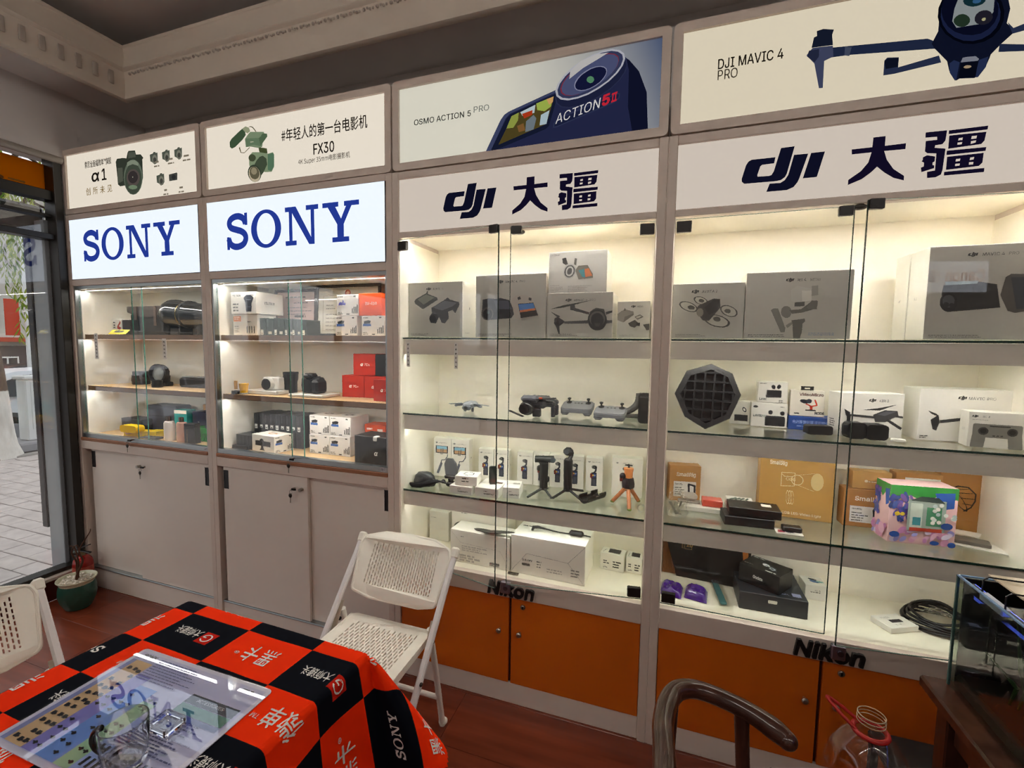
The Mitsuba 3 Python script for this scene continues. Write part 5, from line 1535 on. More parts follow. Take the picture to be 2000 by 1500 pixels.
# ------------------------------------------------------------------ dark wooden armchair
k = thing('wooden_armchair', 'dark polished armchair with a bent horseshoe rail', 'chair')
rail = [(0.285, -0.805, 0.785), (0.262, -0.790, 0.792), (0.225, -0.772, 0.800), (0.18, -0.757, 0.806), (0.13, -0.750, 0.812), (0.092, -0.757, 0.818), (0.060, -0.782, 0.824), (0.040, -0.822, 0.826), (0.029, -0.872, 0.828), (0.025, -0.93, 0.83), (0.028, -1.0, 0.83),
        (0.029, -1.10, 0.828), (0.040, -1.18, 0.826), (0.060, -1.218, 0.824), (0.092, -1.243, 0.818), (0.13, -1.25, 0.812), (0.18, -1.243, 0.806), (0.225, -1.228, 0.800), (0.262, -1.21, 0.792), (0.285, -1.195, 0.785)]
rad = [0.020, 0.024, 0.0215, 0.0205, 0.0205, 0.021, 0.022, 0.0225, 0.0225, 0.0225, 0.0225, 0.0225, 0.0225, 0.0225, 0.022, 0.021, 0.0205, 0.0215, 0.024, 0.020]
from scipy.interpolate import CubicSpline
tt = np.arange(len(rail))
ts = np.linspace(0, len(rail) - 1, 90)
rp, rrad = CubicSpline(tt, np.array(rail))(ts), np.interp(ts, tt, rad)
rl = MB().tube(rp, rrad, n=18)
rl.ball(rail[0], (0.021, 0.021, 0.020), sub=3)
rl.ball(rail[-1], (0.021, 0.021, 0.020), sub=3)
rl.put(k + '__rail', 'dark_wood', smooth=70)
for y in (-0.762, -1.238):
    MB().tube([(0.200, y, 0.795), (0.212, y, 0.62), (0.222, y, 0.45), (0.222, y, 0.0)], [0.0165, 0.015, 0.017, 0.017], n=14).put(k + '__leg', 'dark_wood', smooth=60)
    MB().tube([(0.050, (y + 1) * 0.85 - 1, 0.815), (0.035, y, 0.45), (0.03, y, 0.0)], [0.012, 0.017, 0.017], n=14).put(k + '__rear_leg', 'dark_wood', smooth=60)
MB().box(0.015, 0.46, -1.255, -0.745, 0.43, 0.455, bev=0.008).put(k + '__seat', 'dark_wood')
MB().box(0.022, 0.036, -1.07, -0.93, 0.455, 0.815, bev=0.004).put(k + '__back_splat', 'dark_wood')

# small dark stool and the plastic jug on it
k = thing('low_stool', 'low dark stool under the plastic jug', 'stool')
MB().box(0.30, 0.62, -0.88, -0.58, 0.505, 0.53, bev=0.006).put(k + '__top', 'dark_wood')
for x in (0.325, 0.595):
    for y in (-0.855, -0.605):
        MB().box(x - 0.016, x + 0.016, y - 0.016, y + 0.016, 0.0, 0.505, bev=0.003).put(k + '__leg', 'dark_wood')
k = thing('plastic_jug', 'big empty clear plastic jug with a red carrying ring', 'jug')
jx, jy, jz = 0.457, -0.742, 0.531
prof = [(0.0, 0.002), (0.070, 0.0), (0.080, 0.01), (0.0815, 0.06), (0.079, 0.075), (0.0815, 0.09), (0.0815, 0.17), (0.079, 0.195), (0.070, 0.225), (0.052, 0.255), (0.034, 0.272), (0.027, 0.278), (0.0265, 0.284), (0.029, 0.288), (0.0265, 0.292), (0.0255, 0.300),
        (0.0265, 0.303), (0.0255, 0.306), (0.0255, 0.312), (0.0255, 0.316)]
n = 60
t = np.arange(n) * 2 * math.pi / n
jm = MB()
pr_ = np.array(prof)
ribs = 1 + 0.022 * np.cos(9 * t)[None] * np.clip((pr_[:, :1] - 0.05) / 0.02, 0, 1)
v = np.stack([pr_[:, :1] * ribs * np.cos(t), pr_[:, :1] * ribs * np.sin(t), np.repeat(pr_[:, 1:], n, 1)], -1).reshape(-1, 3) + [jx, jy, jz]
f = [[i * n + a_, i * n + (a_ + 1) % n, (i + 1) * n + (a_ + 1) % n, (i + 1) * n + a_] for i in range(len(prof) - 1) for a_ in range(n)]
jm.raw(v, np.array(f))
jm.put(k + '__body', 'clear_plastic', smooth=70)
th = MB('#b09a7c')
for z in (0.300, 0.308):
    th.tube([(jx + 0.0258 * math.cos(q), jy + 0.0258 * math.sin(q), jz + z) for q in t[::2]], 0.0009, n=6, closed=True)
th.tube([(jx + 0.0250 * math.cos(q), jy + 0.0250 * math.sin(q), jz + 0.316) for q in t[::2]], 0.0013, n=6, closed=True)
th.put(k + '__neck_thread', 'satin', smooth=60)
rg = MB('#a01810')
rg.tube([(jx + 0.031 * math.cos(q), jy + 0.031 * math.sin(q), jz + 0.277) for q in t[::2]], 0.0055, n=8, closed=True)
hv = np.array([-0.93, 0.36])
for s in (-1, 1):
    pv = np.array([-hv[1], hv[0]]) * s
    rg.tube([(jx + hv[0] * d_ + pv[0] * o_, jy + hv[1] * d_ + pv[1] * o_, jz + z_) for d_, o_, z_ in ((0.024, 0.018, 0.280), (0.05, 0.015, 0.296), (0.075, 0.006, 0.312), (0.082, 0.0, 0.316))], 0.004, n=8)
rg.put(k + '__carrying_ring', 'satin', label='red carrying ring', smooth=60)

# black stool behind it, beside the fish tank
k = thing('black_stool', 'small black stool between the orange doors and the fish tank', 'stool')
MB('#0b0a0a').box(0.70, 0.93, -0.30, -0.08, 0.33, 0.352, bev=0.004).put(k + '__top', 'satin')
for x in (0.715, 0.915):
    for y in (-0.285, -0.095):
        MB('#0b0a0a').box(x - 0.011, x + 0.011, y - 0.011, y + 0.011, 0.0, 0.33).put(k + '__leg', 'satin')

# ------------------------------------------------------------------ fish tank on its stand
k = thing('tank_stand', 'dark wooden stand under the fish tank', 'stand')
MB().box(0.745, 1.30, -1.35, -0.262, 0.655, 0.690, bev=0.006).put(k + '__top', 'dark_wood')
for x in (0.80, 1.24):
    for y in (-1.28, -0.335):
        MB().box(x - 0.028, x + 0.028, y - 0.028, y + 0.028, 0.0, 0.655, bev=0.004).put(k + '__leg', 'dark_wood')
for y in (-1.28, -0.335):
    MB().box(0.828, 1.212, y - 0.012, y + 0.012, 0.56, 0.655, bev=0.003).put(k + '__rail', 'dark_wood')
for x in (0.80, 1.24):
    MB().box(x - 0.012, x + 0.012, -1.25, -0.365, 0.56, 0.655, bev=0.003).put(k + '__rail', 'dark_wood')
k = thing('fish_tank', 'glass fish tank with a blue light strip along the water line', 'fish tank')
ax0, ax1, ay0, ay1, az0, az1 = 0.80, 1.20, -1.28, -0.292, 0.692, 1.018
for face, q in (('-x', (ax0, ax0, ay0, ay1, az0, az1)), ('+x', (ax1, ax1, ay0, ay1, az0, az1)), ('-y', (ax0, ax1, ay0, ay0, az0, az1)), ('+y', (ax0, ax1, ay1, ay1, az0, az1))):
    quad(k + '__pane', *q, face, 'tank_water')
e = MB('#3f5a55')
for x in (ax0, ax1):
    for y in (ay0, ay1):
        e.box(x - 0.003, x + 0.003, y - 0.003, y + 0.003, az0, az1)
e.box(ax0 - 0.003, ax0 + 0.003, ay0, ay1, az1 - 0.003, az1 + 0.001, col='#7f9fc0')
e.box(ax0, ax1, ay1 - 0.003, ay1 + 0.003, az1 - 0.003, az1 + 0.001, col='#7f9fc0')
e.put(k + '__seam', 'gloss')
MB('#0a0806').box(ax0 + 0.01, ax1 - 0.01, ay1 - 0.010, ay1 - 0.006, az0 + 0.01, az1 - 0.004).box(ax1 - 0.012, ax1 - 0.008, ay0 + 0.01, ay1 - 0.012, az0 + 0.01, az1 - 0.004).put(k + '__back_film', 'matte', label='black backing film')
MB('#2a2118').box(ax0 + 0.006, ax1 - 0.006, ay0 + 0.006, ay1 - 0.006, az0, az0 + 0.045, bev=0.01).put(k + '__gravel', 'matte')
quad(k + '__water_surface', ax0 + 0.003, ax1 - 0.003, ay0 + 0.003, ay1 - 0.003, az1 - 0.035, az1 - 0.035, '+z', 'pane')
pl = MB('#2f4a1c')
r = random.Random(5)
for i in range(40):
    x, y = r.uniform(ax0 + 0.03, ax0 + 0.28), r.uniform(ay1 - 0.45, ay1 - 0.03)
    h = r.uniform(0.10, 0.24)
    pl.tube([(x, y, az0 + 0.04), (x + r.uniform(-.02, .02), y + r.uniform(-.02, .02), az0 + 0.04 + h * 0.5), (x + r.uniform(-.04, .04), y + r.uniform(-.04, .04), az0 + 0.04 + h)], [0.003, 0.006, 0.001], n=5)
pl.put(k + '__plant', 'matte', kind='stuff')
MB('#dfe3f0').box(ax0 + 0.010, ax0 + 0.030, ay1 - 0.165, ay1 - 0.075, az1 - 0.030, az1 - 0.008, bev=0.003).put(k + '__light_clip', 'gloss', label='clear plastic clip of the light strip')
quad(k + '__light_strip', ax0 + 0.012, ax0 + 0.026, ay0 + 0.03, ay1 - 0.02, az1 - 0.012, az1 - 0.012, '-z', emit=(0.35, 0.6, 3.2))
quad(k + '__light_strip', ax0 + 0.028, ax0 + 0.028, ay0 + 0.03, ay1 - 0.02, az1 - 0.024, az1 - 0.012, '-x', emit=(0.25, 0.4, 2.6))
MB('#c9b9a0').box(ax0 + 0.045, ax0 + 0.33, ay1 - 0.36, ay1 - 0.035, az1 + 0.022, az1 + 0.027, bev=0.001).put(k + '__lid', 'gloss', label='pale lid plate on wire brackets')
for y in (ay1 - 0.075, ay1 - 0.165):
    MB('#141418').tube([(ax0 + 0.016, y, az1 - 0.01), (ax0 + 0.016, y, az1 + 0.024), (ax0 + 0.026, y, az1 + 0.033), (ax0 + 0.10, y, az1 + 0.032)], 0.0022, n=8).put(k + '__wire_bracket', 'gloss')

k = thing('paper_cup', 'white paper cup with a yellow smiling face on the fish tank lid', 'cup')
ux, uy, uz = 0.905, -0.425, az1 + 0.0275
MB('#cfc8c0').lathe([(0.0, 0.004), (0.027, 0.004), (0.028, 0.0), (0.029, 0.0), (0.0385, 0.086), (0.0405, 0.087), (0.0408, 0.090), (0.039, 0.0905), (0.0375, 0.088), (0.028, 0.006), (0, 0.006)], (ux, uy, uz), n=40).put(k + '__wall', 'matte', smooth=50)
cm = MB()


def cup_shape(g, col, lift, ca):
    v2, f2 = trimesh.creation.triangulate_polygon(g, engine='earcut')
    v3, f3 = trimesh.remesh.subdivide_to_size(np.column_stack([v2, np.zeros(len(v2))]), f2, 0.006)
    rad_ = 0.029 + 0.0095 * v3[:, 1] / 0.086 + lift
    an = ca + v3[:, 0] / 0.034
    cm.raw(np.stack([ux + rad_ * np.cos(an), uy + rad_ * np.sin(an), uz + v3[:, 1]], 1), f3, col)


ca = math.atan2(EYE[1] - uy, EYE[0] - ux) - 0.75
for g, col, l in ((Point(0, 0.052).buffer(0.0165, 16), '#2a1c08', 0.0004), (Point(0, 0.052).buffer(0.0150, 16), '#d9a013', 0.0007), (Point(-0.005, 0.057).buffer(0.0017, 6), '#2a1c08', 0.001), (Point(0.005, 0.057).buffer(0.0017, 6), '#2a1c08', 0.001),
                  (LineString([(-0.008, 0.049), (-0.004, 0.0445), (0, 0.043), (0.004, 0.0445), (0.008, 0.049)]).buffer(0.0008), '#2a1c08', 0.001)):
    cup_shape(g, col, l, ca)
for du in (0.026, 0.036):
    cup_shape(Point(du, 0.020).buffer(0.0018, 6), '#2a2420', 0.0006, ca)
cup_shape(LineString([(0.026, 0.0205), (0.036, 0.020)]).buffer(0.0004), '#2a2420', 0.0005, ca)
cm.put(k + '__print', 'matte', label='yellow smiling face')

# ------------------------------------------------------------------ plant pot and fire extinguisher by the window
k = thing('flower_pot', 'green glazed pot with bare twigs on the floor by the shop window', 'flower pot')
fx, fy = -3.375, -0.185
pm = MB('#1e4438').lathe([(0.0, 0.0), (0.060, 0.0), (0.066, 0.006), (0.088, 0.05), (0.096, 0.09), (0.094, 0.13), (0.086, 0.158)], (fx, fy, 0), n=36)
pm.lathe([(0.086, 0.158), (0.087, 0.168), (0.098, 0.178), (0.101, 0.184), (0.099, 0.188), (0.088, 0.184), (0.082, 0.172)], (fx, fy, 0), '#b9b79c', n=36)
pm.put(k + '__pot', 'gloss', smooth=50)
sm = MB('#b3aa98').lathe([(0.083, 0.172), (0.05, 0.176), (0.0, 0.178)], (fx, fy, 0), n=24)
r = random.Random(2)
for i in range(70):
    a_, d_ = r.uniform(0, 6.28), 0.078 * math.sqrt(r.random())
    sm.ball((fx + d_ * math.cos(a_), fy + d_ * math.sin(a_), 0.178), (0.009, 0.007, 0.005), col=('#d5cec0', '#bfb6a6', '#a89e8c')[i % 3], sub=1)
sm.put(k + '__pebbles', 'matte', kind='stuff', smooth=60)
for pts in ([(0.0, 0.01, 0.175), (-0.01, 0.01, 0.24), (0.0, 0.0, 0.30), (-0.015, -0.01, 0.345), (0.005, 0.0, 0.39), (0.012, 0.01, 0.36)], [(0.015, -0.01, 0.175), (0.035, 0.0, 0.25), (0.05, 0.01, 0.31), (0.04, 0.0, 0.36), (0.075, 0.02, 0.44), (0.105, 0.03, 0.50)],
            [(0.0, 0.0, 0.175), (0.025, 0.0, 0.26), (0.02, 0.0, 0.32), (0.0, 0.0, 0.37), (-0.03, -0.01, 0.385)], [(-0.005, 0.0, 0.175), (-0.02, 0.02, 0.23), (0.005, 0.01, 0.275)]):
    q = CubicSpline(np.arange(len(pts)), np.array(pts))(np.linspace(0, len(pts) - 1, 24)) + [fx, fy, 0]
    MB('#4a2f20').tube(q, np.linspace(0.0075, 0.0022, 24), n=8).put(k + '__twig', 'matte', smooth=60)
k = thing('fire_extinguisher', 'small red fire extinguisher behind the flower pot', 'fire extinguisher')
ex, ey = -3.535, -0.062
MB('#8f1712').lathe([(0, 0), (0.050, 0.0), (0.054, 0.008), (0.054, 0.20), (0.048, 0.225), (0.030, 0.245), (0.016, 0.252), (0, 0.253)], (ex, ey, 0), n=32).put(k + '__cylinder', 'gloss', smooth=40)
lb = MB('#b3503f').lathe([(0.0545, 0.14), (0.0545, 0.185)], (ex, ey, 0), n=32)
lb.lathe([(0.0545, 0.03), (0.0545, 0.09)], (ex, ey, 0), '#cfc6c0', n=32)
lb.put(k + '__print', 'satin', smooth=50)
vm = MB('#8d8467').cyl((ex, ey, 0.25), (ex, ey, 0.285), 0.015)
vm.cyl((ex, ey, 0.27), (ex - 0.035, ey - 0.03, 0.272), 0.014, col='#5e6560')
vm.put(k + '__valve', 'metal')
hm = MB('#101011')
hm.bar((ex - 0.02, ey - 0.01, 0.285), (ex + 0.085, ey + 0.0, 0.282), 0.018, 0.006, bev=0.002)
hm.bar((ex - 0.03, ey - 0.012, 0.29), (ex + 0.08, ey + 0.0, 0.335), 0.018, 0.006, bev=0.002)
hm.put(k + '__lever', 'satin')

# ------------------------------------------------------------------ goods in the cabinets
GREY_FACE, BOXW = '#8f8c84', '#dcd9d0'
G3 = [np.array(q, float).reshape(-1, 2) for _, q in LOGO_D[:3]]
LOGO3 = unary_union([Polygon(q).buffer(0) for q in G3])
LOGO3 = affinity.translate(LOGO3, -LOGO3.bounds[0], -LOGO3.bounds[1])


def mark(p, x, y, h, col=INK):
    """The three slanted letters of the sign, small."""
    s = h / LOGO3.bounds[3]
    return p.shape(affinity.translate(affinity.scale(LOGO3, s, s, origin=(0, 0)), x, y), col)


def carton(label, x, y, z, w, d, h, ang=0, col=BOXW, group=None, front=None, right=None, left=None, top=None, name='carton', cat='box', bsdf='satin', lid=0.0, bev=0.0015):
    """A box whose front lower left corner stands at (x, y, z); the faces' prints are drawn by functions of (print, width, height)."""
    k = thing(name, label, cat, group)
    z = z + 0.0006
    MB(col).box(0, w, 0, d, 0, h, bev=bev).turned(ang, (x, y, z)).put(k + '__body', bsdf)
    if lid:
        c = np.array(MB._c(col)) * 0.55
        s = MB(tuple(c)).box(-0.0004, w + 0.0004, -0.0004, d + 0.0004, h - lid - 0.0006, h - lid + 0.0006)
        s.turned(ang, (x, y, z)).put(k + '__lid_seam', bsdf)
    a = math.radians(ang)
    u, b = np.array([math.cos(a), math.sin(a), 0]), np.array([-math.sin(a), math.cos(a), 0])
    o = np.array([x, y, z])
    up = np.array([0, 0, 1.0])
    for fn, org, uu, vv, ww, hh, nm in ((front, o, u, up, w, h, 'front_print'), (right, o + u * w, b, up, d, h, 'side_print'), (left, o + b * d, -b, up, d, h, 'end_print'), (top, o + up * h, u, b, w, d, 'top_print')):
        if fn:
            p = Print(org, uu, vv)
            fn(p, ww, hh)
            p.put(f'{k}__{nm}', bsdf)
    return k


def fine(p, x, y, w, n, pitch, col='#6b6862', h=0.0018, seed=1):
    return p.lines(x, y, w, n, pitch, col, h, seed)


# --- third cabinet, top shelf
ZT = 1.6835


def grey_front(items, title, sub, seed, cap=0.015):
    def f(p, w, h):
        p.rect(0.001, 0.001, w - 0.001, h - 0.001, GREY_FACE)
        clip_art(p, items, w, h)
        tw = 0.030 + 0.0125 * len(title)
        mark(p, w / 2 - tw / 2, h - 0.038, cap, '#121212')
        p.text(title, w / 2 - tw / 2 + 0.036, h - 0.036, 0.0095, '#2f2e2b').text(sub, w / 2 - tw / 2 + 0.040 + 0.0088 * len(title), h - 0.036, 0.0095, '#66645e')
        fine(p, 0.014, 0.014, w * 0.5, 2, 0.006, '#4d4b46', 0.0020, seed)
    return f


def side_mark(p, w, h):
    p.text('q', w * 0.45, h * 0.52, 0.012, '#3a3935', bold=0.03)
    fine(p, w * 0.15, 0.02, w * 0.5, 1, 0.005, '#8a8880')


carton('grey fronted drone box with a folded drone and a controller, leftmost on its glass shelf', -1.181, 0.080, ZT, 0.286, 0.17, 0.258, 0, BOXW, None, grey_front(PIC_BOX_A, 'AIR 3', 'S', 1), side_mark)
carton('tall grey fronted drone box with a screen controller, second from the left on its shelf', -0.829, 0.080, ZT, 0.330, 0.15, 0.279, 0, BOXW, None, grey_front(PIC_BOX_B, 'MAVIC 4', 'PRO', 2), side_mark)
carton('grey fronted drone box showing an open drone, under the white combo box', -0.494, 0.080, ZT, 0.280, 0.19, 0.191, 0, BOXW, None, grey_front(PIC_BOX_C, 'MAVIC 4', 'PRO', 3), side_mark)


def combo(p, w, h):
    p.rect(0.001, 0.001, w - 0.001, h - 0.001, '#b9b7b0')
    clip_art(p, PIC_BOX_D, w, h)
    p.text('GLITUP', 0.006, h - 0.016, 0.008, '#5a5853')
    fine(p, 0.008, 0.030, 0.06, 4, 0.007, '#8d8b84', 0.002, 4)
    fine(p, 0.085, 0.026, 0.12, 4, 0.007, '#8d8b84', 0.002, 5)


carton('pale box with a coil and a controller, lying on the grey drone box', -0.490, 0.082, ZT + 0.192, 0.248, 0.17, 0.173, 0, '#e3e0d6', None, combo)


def mini(p, w, h):
    p.rect(0.001, 0.001, w - 0.001, h - 0.001, '#b0ada4')
    clip_art(p, PIC_BOX_E, w, h)
    mark(p, 0.055, h - 0.026, 0.010)
    p.text('MINI', 0.078, h - 0.025, 0.007, '#5d5a54')
    fine(p, 0.012, 0.012, 0.06, 2, 0.005, '#6d6a63', 0.0016, 6)


carton('pale box with a grey controller and small drones, at the right end of the shelf', -0.196, 0.080, ZT, 0.130, 0.17, 0.150, 0, '#d5d2c6', None, mini)

# --- fourth cabinet, top shelf
carton('grey fronted box with a ringed drone, left end of the shelf', 0.018, 0.070, ZT, 0.254, 0.16, 0.212, 0, '#c3c0b5', None, grey_front(PIC_BOX_F, 'AVATA 2', '', 7))


def gimbal_box(p, w, h):
    grey_front(PIC_BOX_G, 'RS 4', 'MINI', 8)(p, w, h)
    fine(p, w * 0.62, 0.020, w * 0.3, 2, 0.006, '#5c6f88', 0.002, 9)


carton('wide grey fronted box with a camera gimbal, beside the ringed drone box', 0.275, 0.070, ZT, 0.338, 0.14, 0.245, 0, '#c3c0b5', None, gimbal_box)


def tiny_side(p, w, h):
    p.text('DJI', w * 0.35, h * 0.45, 0.008, '#8d8b84', slant=0.2)


carton('large grey fronted drone box at the right, mirrored sign in the glass before it', 0.820, 0.070, ZT, 0.318, 0.128, 0.309, 0, '#d6d3c8', None, grey_front(PIC_BOX_H, 'MAVIC 4', 'PRO', 10), None, tiny_side)
carton('plain pale box standing behind the large grey drone box', 0.818, 0.202, ZT, 0.318, 0.105, 0.312, 0, '#d9d6cb', None, None, None, tiny_side)

# --- fourth cabinet, second shelf
ZM = 1.3195
k = thing('softbox', 'black octagonal softbox with a square grid, leaning in the cabinet', 'softbox')
oc = []
for (x_, z_) in ((0.176, 0.262), (0.252, 0.226), (0.285, 0.142), (0.246, 0.050), (0.158, 0.006), (0.080, 0.052), (0.040, 0.140), (0.083, 0.232)):
    oc.append((x_, z_))
tilt = lambda v: np.stack([v[:, 0] + 0.0, 0.075 + v[:, 1] + 0.22 * v[:, 2] + 0.15 * (v[:, 0] - 0.16), ZM + 0.001 + v[:, 2]], 1)
cen = np.mean(oc, 0)
fr = MB('#08080a')
ocp = Polygon(oc)
fr.prism(ocp.difference(ocp.buffer(-0.020)), (0, 0, 0), (1, 0, 0), (0, 0, 1), 0.03)
fr.raw([(x_, 0.03, z_) for x_, z_ in oc] + [(cen[0] + (x_ - cen[0]) * 0.35, 0.15, cen[1] + (z_ - cen[1]) * 0.35) for x_, z_ in oc], [[i, (i + 1) % 8, 8 + (i + 1) % 8, 8 + i] for i in range(8)])
fr.map(tilt).put(k + '__shell', 'satin')
gd = MB('#0b0b0d')
for i in range(6):
    x_ = 0.075 + i * 0.036
    g = LineString([(x_ - 0.004, 0.0), (x_ + 0.008, 0.27)]).buffer(0.0035).intersection(ocp.buffer(-0.012))
    gd.prism(g, (0, 0.002, 0), (1, 0, 0), (0, 0, 1), 0.026)
    z_ = 0.042 + i * 0.037
    g = LineString([(0.0, z_ + 0.006), (0.32, z_ - 0.004)]).buffer(0.0035).intersection(ocp.buffer(-0.012))
    gd.prism(g, (0, 0.001, 0), (1, 0, 0), (0, 0, 1), 0.026)
gd.map(tilt).put(k + '__grid', 'matte', label='black fabric grid')
MB('#2c2c2e').prism(ocp.buffer(-0.014), (0, 0.035, 0), (1, 0, 0), (0, 0, 1), 0.003).map(tilt).put(k + '__diffuser', 'matte')


def lark(p, w, h):
    p.text('LARK', 0.008, h * 0.42, 0.009, '#23312a', bold=0.03).text('M2S', 0.034, h * 0.42, 0.009, '#7d8a86')
    p.ell(w * 0.12, h * 0.83, 0.009, 0.005, '#3a3a38')
    p.shape(sbox(w * 0.42, h * 0.10, w * 0.92, h * 0.40).buffer(0.003), '#191a1c').rect(w * 0.42, h * 0.42, w * 0.92, h * 0.48, '#2c2d30')
    p.ell(w * 0.54, h * 0.62, 0.008, 0.009, '#26272a').ell(w * 0.86, h * 0.60, 0.008, 0.009, '#26272a').lines(w * 0.8, h * 0.84, 0.02, 1, 0.004, '#77746d', 0.003, 3)


def lark_top(p, w, h):
    p.shape(sbox(w * 0.34, h * 0.30, w * 0.76, h * 0.56).buffer(0.004), '#1b1c1e').rect(w * 0.28, h * 0.24, w * 0.5, h * 0.36, '#2c2d30')
    p.ell(w * 0.52, h * 0.76, 0.007, 0.009, '#202124', 20).ell(w * 0.70, h * 0.78, 0.007, 0.009, '#202124', -20)
    p.text('LARK', w * 0.06, h * 0.12, 0.008, '#2c3a34', bold=0.02).lines(w * 0.72, h * 0.10, 0.02, 2, 0.006, '#54524c', 0.003, 4).lines(w * 0.05, h * 0.9, 0.03, 1, 0.004, '#77746d', 0.003, 5)


carton('small white box with a black case, half behind the softbox', 0.270, 0.315, ZM, 0.078, 0.07, 0.100, -8, '#d4d1c6', None, lambda p, w, h: (p.rect(w * 0.25, h * 0.15, w * 0.9, h * 0.42, '#1c1d1f'), p.ell(w * 0.72, h * 0.65, 0.007, 0.011, '#303134', 30, 0.6)))
carton('white box with a black earbud case, lower of the two beside the softbox', 0.347, 0.278, ZM, 0.132, 0.075, 0.102, -4, '#dedbd2', None, lark)
carton('white box with a black earbud case, upper of the two beside the softbox', 0.368, 0.280, ZM + 0.1035, 0.108, 0.07, 0.086, -4, '#dedbd2', None, lark_top)


def blue_face(p, w, h):
    p.text('金刚屏钢化膜 手机镜头', 0.014, h * 0.5, 0.011, '#9fb4de', width=w * 0.82).lines(0.03, h * 0.26, 0.08, 1, 0.01, '#7f97cc', 0.0035, 8)


carton('flat blue box with pale lettering, under the microphone box', 0.481, 0.262, ZM, 0.150, 0.09, 0.054, -8, '#1f3f86', None, blue_face)


def mic_face(p, w, h):
    p.text('VideoMicro', w * 0.26, h * 0.80, 0.011, '#5c3a34', bold=0.03)
    p.ell(w * 0.42, h * 0.58, 0.016, 0.008, '#1a1c24', -10).ell(w * 0.55, h * 0.60, 0.009, 0.009, '#2a2d38')
    p.shape(LineString([(w * 0.72, h * 0.64), (w * 0.78, h * 0.45), (w * 0.62, h * 0.40), (w * 0.48, h * 0.48)]).buffer(0.0025), '#b0301c')
    p.rect(w * 0.58, h * 0.25, w * 0.66, h * 0.42, '#9c2a1a').rect(w * 0.46, h * 0.22, w * 0.76, h * 0.27, '#222').rect(w * 0.13, h * 0.08, w * 0.28, h * 0.13, '#33302e').text('RODE', w * 0.72, h * 0.10, 0.009, '#33302e', bold=0.05)


carton('white microphone box with a red shock mount, standing on the blue box', 0.486, 0.272, ZM + 0.0555, 0.118, 0.07, 0.104, -6, '#ddd6c8', None, mic_face)
k = thing('hang_tag', 'small black cardboard tag standing on the microphone box', 'tag')
MB('#151413').prism(sbox(0, 0, 0.044, 0.016).difference(sbox(0.012, 0.005, 0.032, 0.010)), (0.525, 0.285, ZM + 0.1605), (1, 0, 0), (0, 0, 1), 0.003).put(k + '__card', 'satin')
k = thing('charger_case', 'small flat black case in front of the blue box', 'case')
MB('#0d0d0e').prism(sbox(0, 0, 0.085, 0.034).buffer(-0.008).buffer(0.008, 5), (0, 0, 0), (1, 0, 0), (0, 0, 1), 0.045).turned(8, (0.525, 0.150, ZM + 0.001)).put(k + '__body', 'satin', smooth=40)


def air3(p, w, h):
    mark(p, w * 0.44, h * 0.80, 0.014)
    p.text('AIR 3', w * 0.60, h * 0.81, 0.009, '#4a4844')
    p.poly([(w * 0.35, h * 0.62), (w * 0.62, h * 0.68), (w * 0.88, h * 0.76), (w * 0.62, h * 0.62)], '#2b2a2a')
    p.poly([(w * 0.52, h * 0.52), (w * 0.70, h * 0.63), (w * 0.90, h * 0.62), (w * 0.92, h * 0.52), (w * 0.72, h * 0.36), (w * 0.56, h * 0.36)], '#3b3b3c').poly([(w * 0.58, h * 0.53), (w * 0.72, h * 0.61), (w * 0.88, h * 0.60), (w * 0.70, h * 0.50)], '#55555a')
    p.line([(w * 0.56, h * 0.46), (w * 0.16, h * 0.50)], 0.008, '#323233').line([(w * 0.74, h * 0.42), (w * 0.98, h * 0.22)], 0.009, '#323233').line([(w * 0.88, h * 0.50), (w * 0.99, h * 0.48)], 0.007, '#323233')
    p.poly([(w * 0.05, h * 0.64), (w * 0.15, h * 0.56), (w * 0.14, h * 0.40), (w * 0.08, h * 0.50)], '#262627').rect(w * 0.10, h * 0.34, w * 0.16, h * 0.52, '#1f1f20')


carton('white drone box with a grey drone, behind the dark pouch', 0.626, 0.150, ZM, 0.210, 0.09, 0.166, 11, '#dcd9d0', None, air3, None, lambda p, w, h: p.lines(w * 0.2, h * 0.35, w * 0.5, 4, 0.008, '#55534d', 0.004, 21))
k = thing('battery_pouch', 'dark cylindrical pouch lying before the white drone box', 'pouch')
m = MB('#121214')
m.prism(sbox(0, 0, 0.062, 0.060).buffer(-0.016).buffer(0.016, 6), (0, 0, 0), (1, 0, 0), (0, 0, 1), 0.055)
m.prism(sbox(0.060, 0, 0.128, 0.056).buffer(-0.014).buffer(0.014, 6), (0, -0.006, 0), (1, 0, 0), (0, 0, 1), 0.055, '#0c0c0e')
m.turned(7, (0.638, 0.108, ZM + 0.001)).put(k + '__shell', 'satin', smooth=40)
k = thing('white_puck', 'small white round puck on the glass beside the dark pouch', 'puck')
MB('#cfccbf').lathe([(0, 0), (0.020, 0), (0.022, 0.003), (0.021, 0.009), (0.0, 0.011)], (0.795, 0.118, ZM + 0.001), n=24).put(k + '__disc', 'satin', smooth=40)


def m3(p, w, h):
    mark(p, w * 0.42, h * 0.80, 0.015)
    p.text('MAVIC 3', w * 0.53, h * 0.81, 0.010, '#5d5b55').text('PRO', w * 0.72, h * 0.81, 0.010, '#8d8b85')
    p.poly([(w * 0.10, h * 0.58), (w * 0.20, h * 0.52), (w * 0.23, h * 0.46), (w * 0.14, h * 0.52)], '#33322f').poly([(w * 0.14, h * 0.40), (w * 0.22, h * 0.50), (w * 0.24, h * 0.36), (w * 0.21, h * 0.20), (w * 0.17, h * 0.22)], '#232325')
    p.poly([(w * 0.24, h * 0.40), (w * 0.60, h * 0.50), (w * 0.60, h * 0.44), (w * 0.24, h * 0.34)], '#2c2c2e')
    fine(p, 0.008, 0.015, 0.03, 2, 0.006, '#3a3834', 0.003, 12)


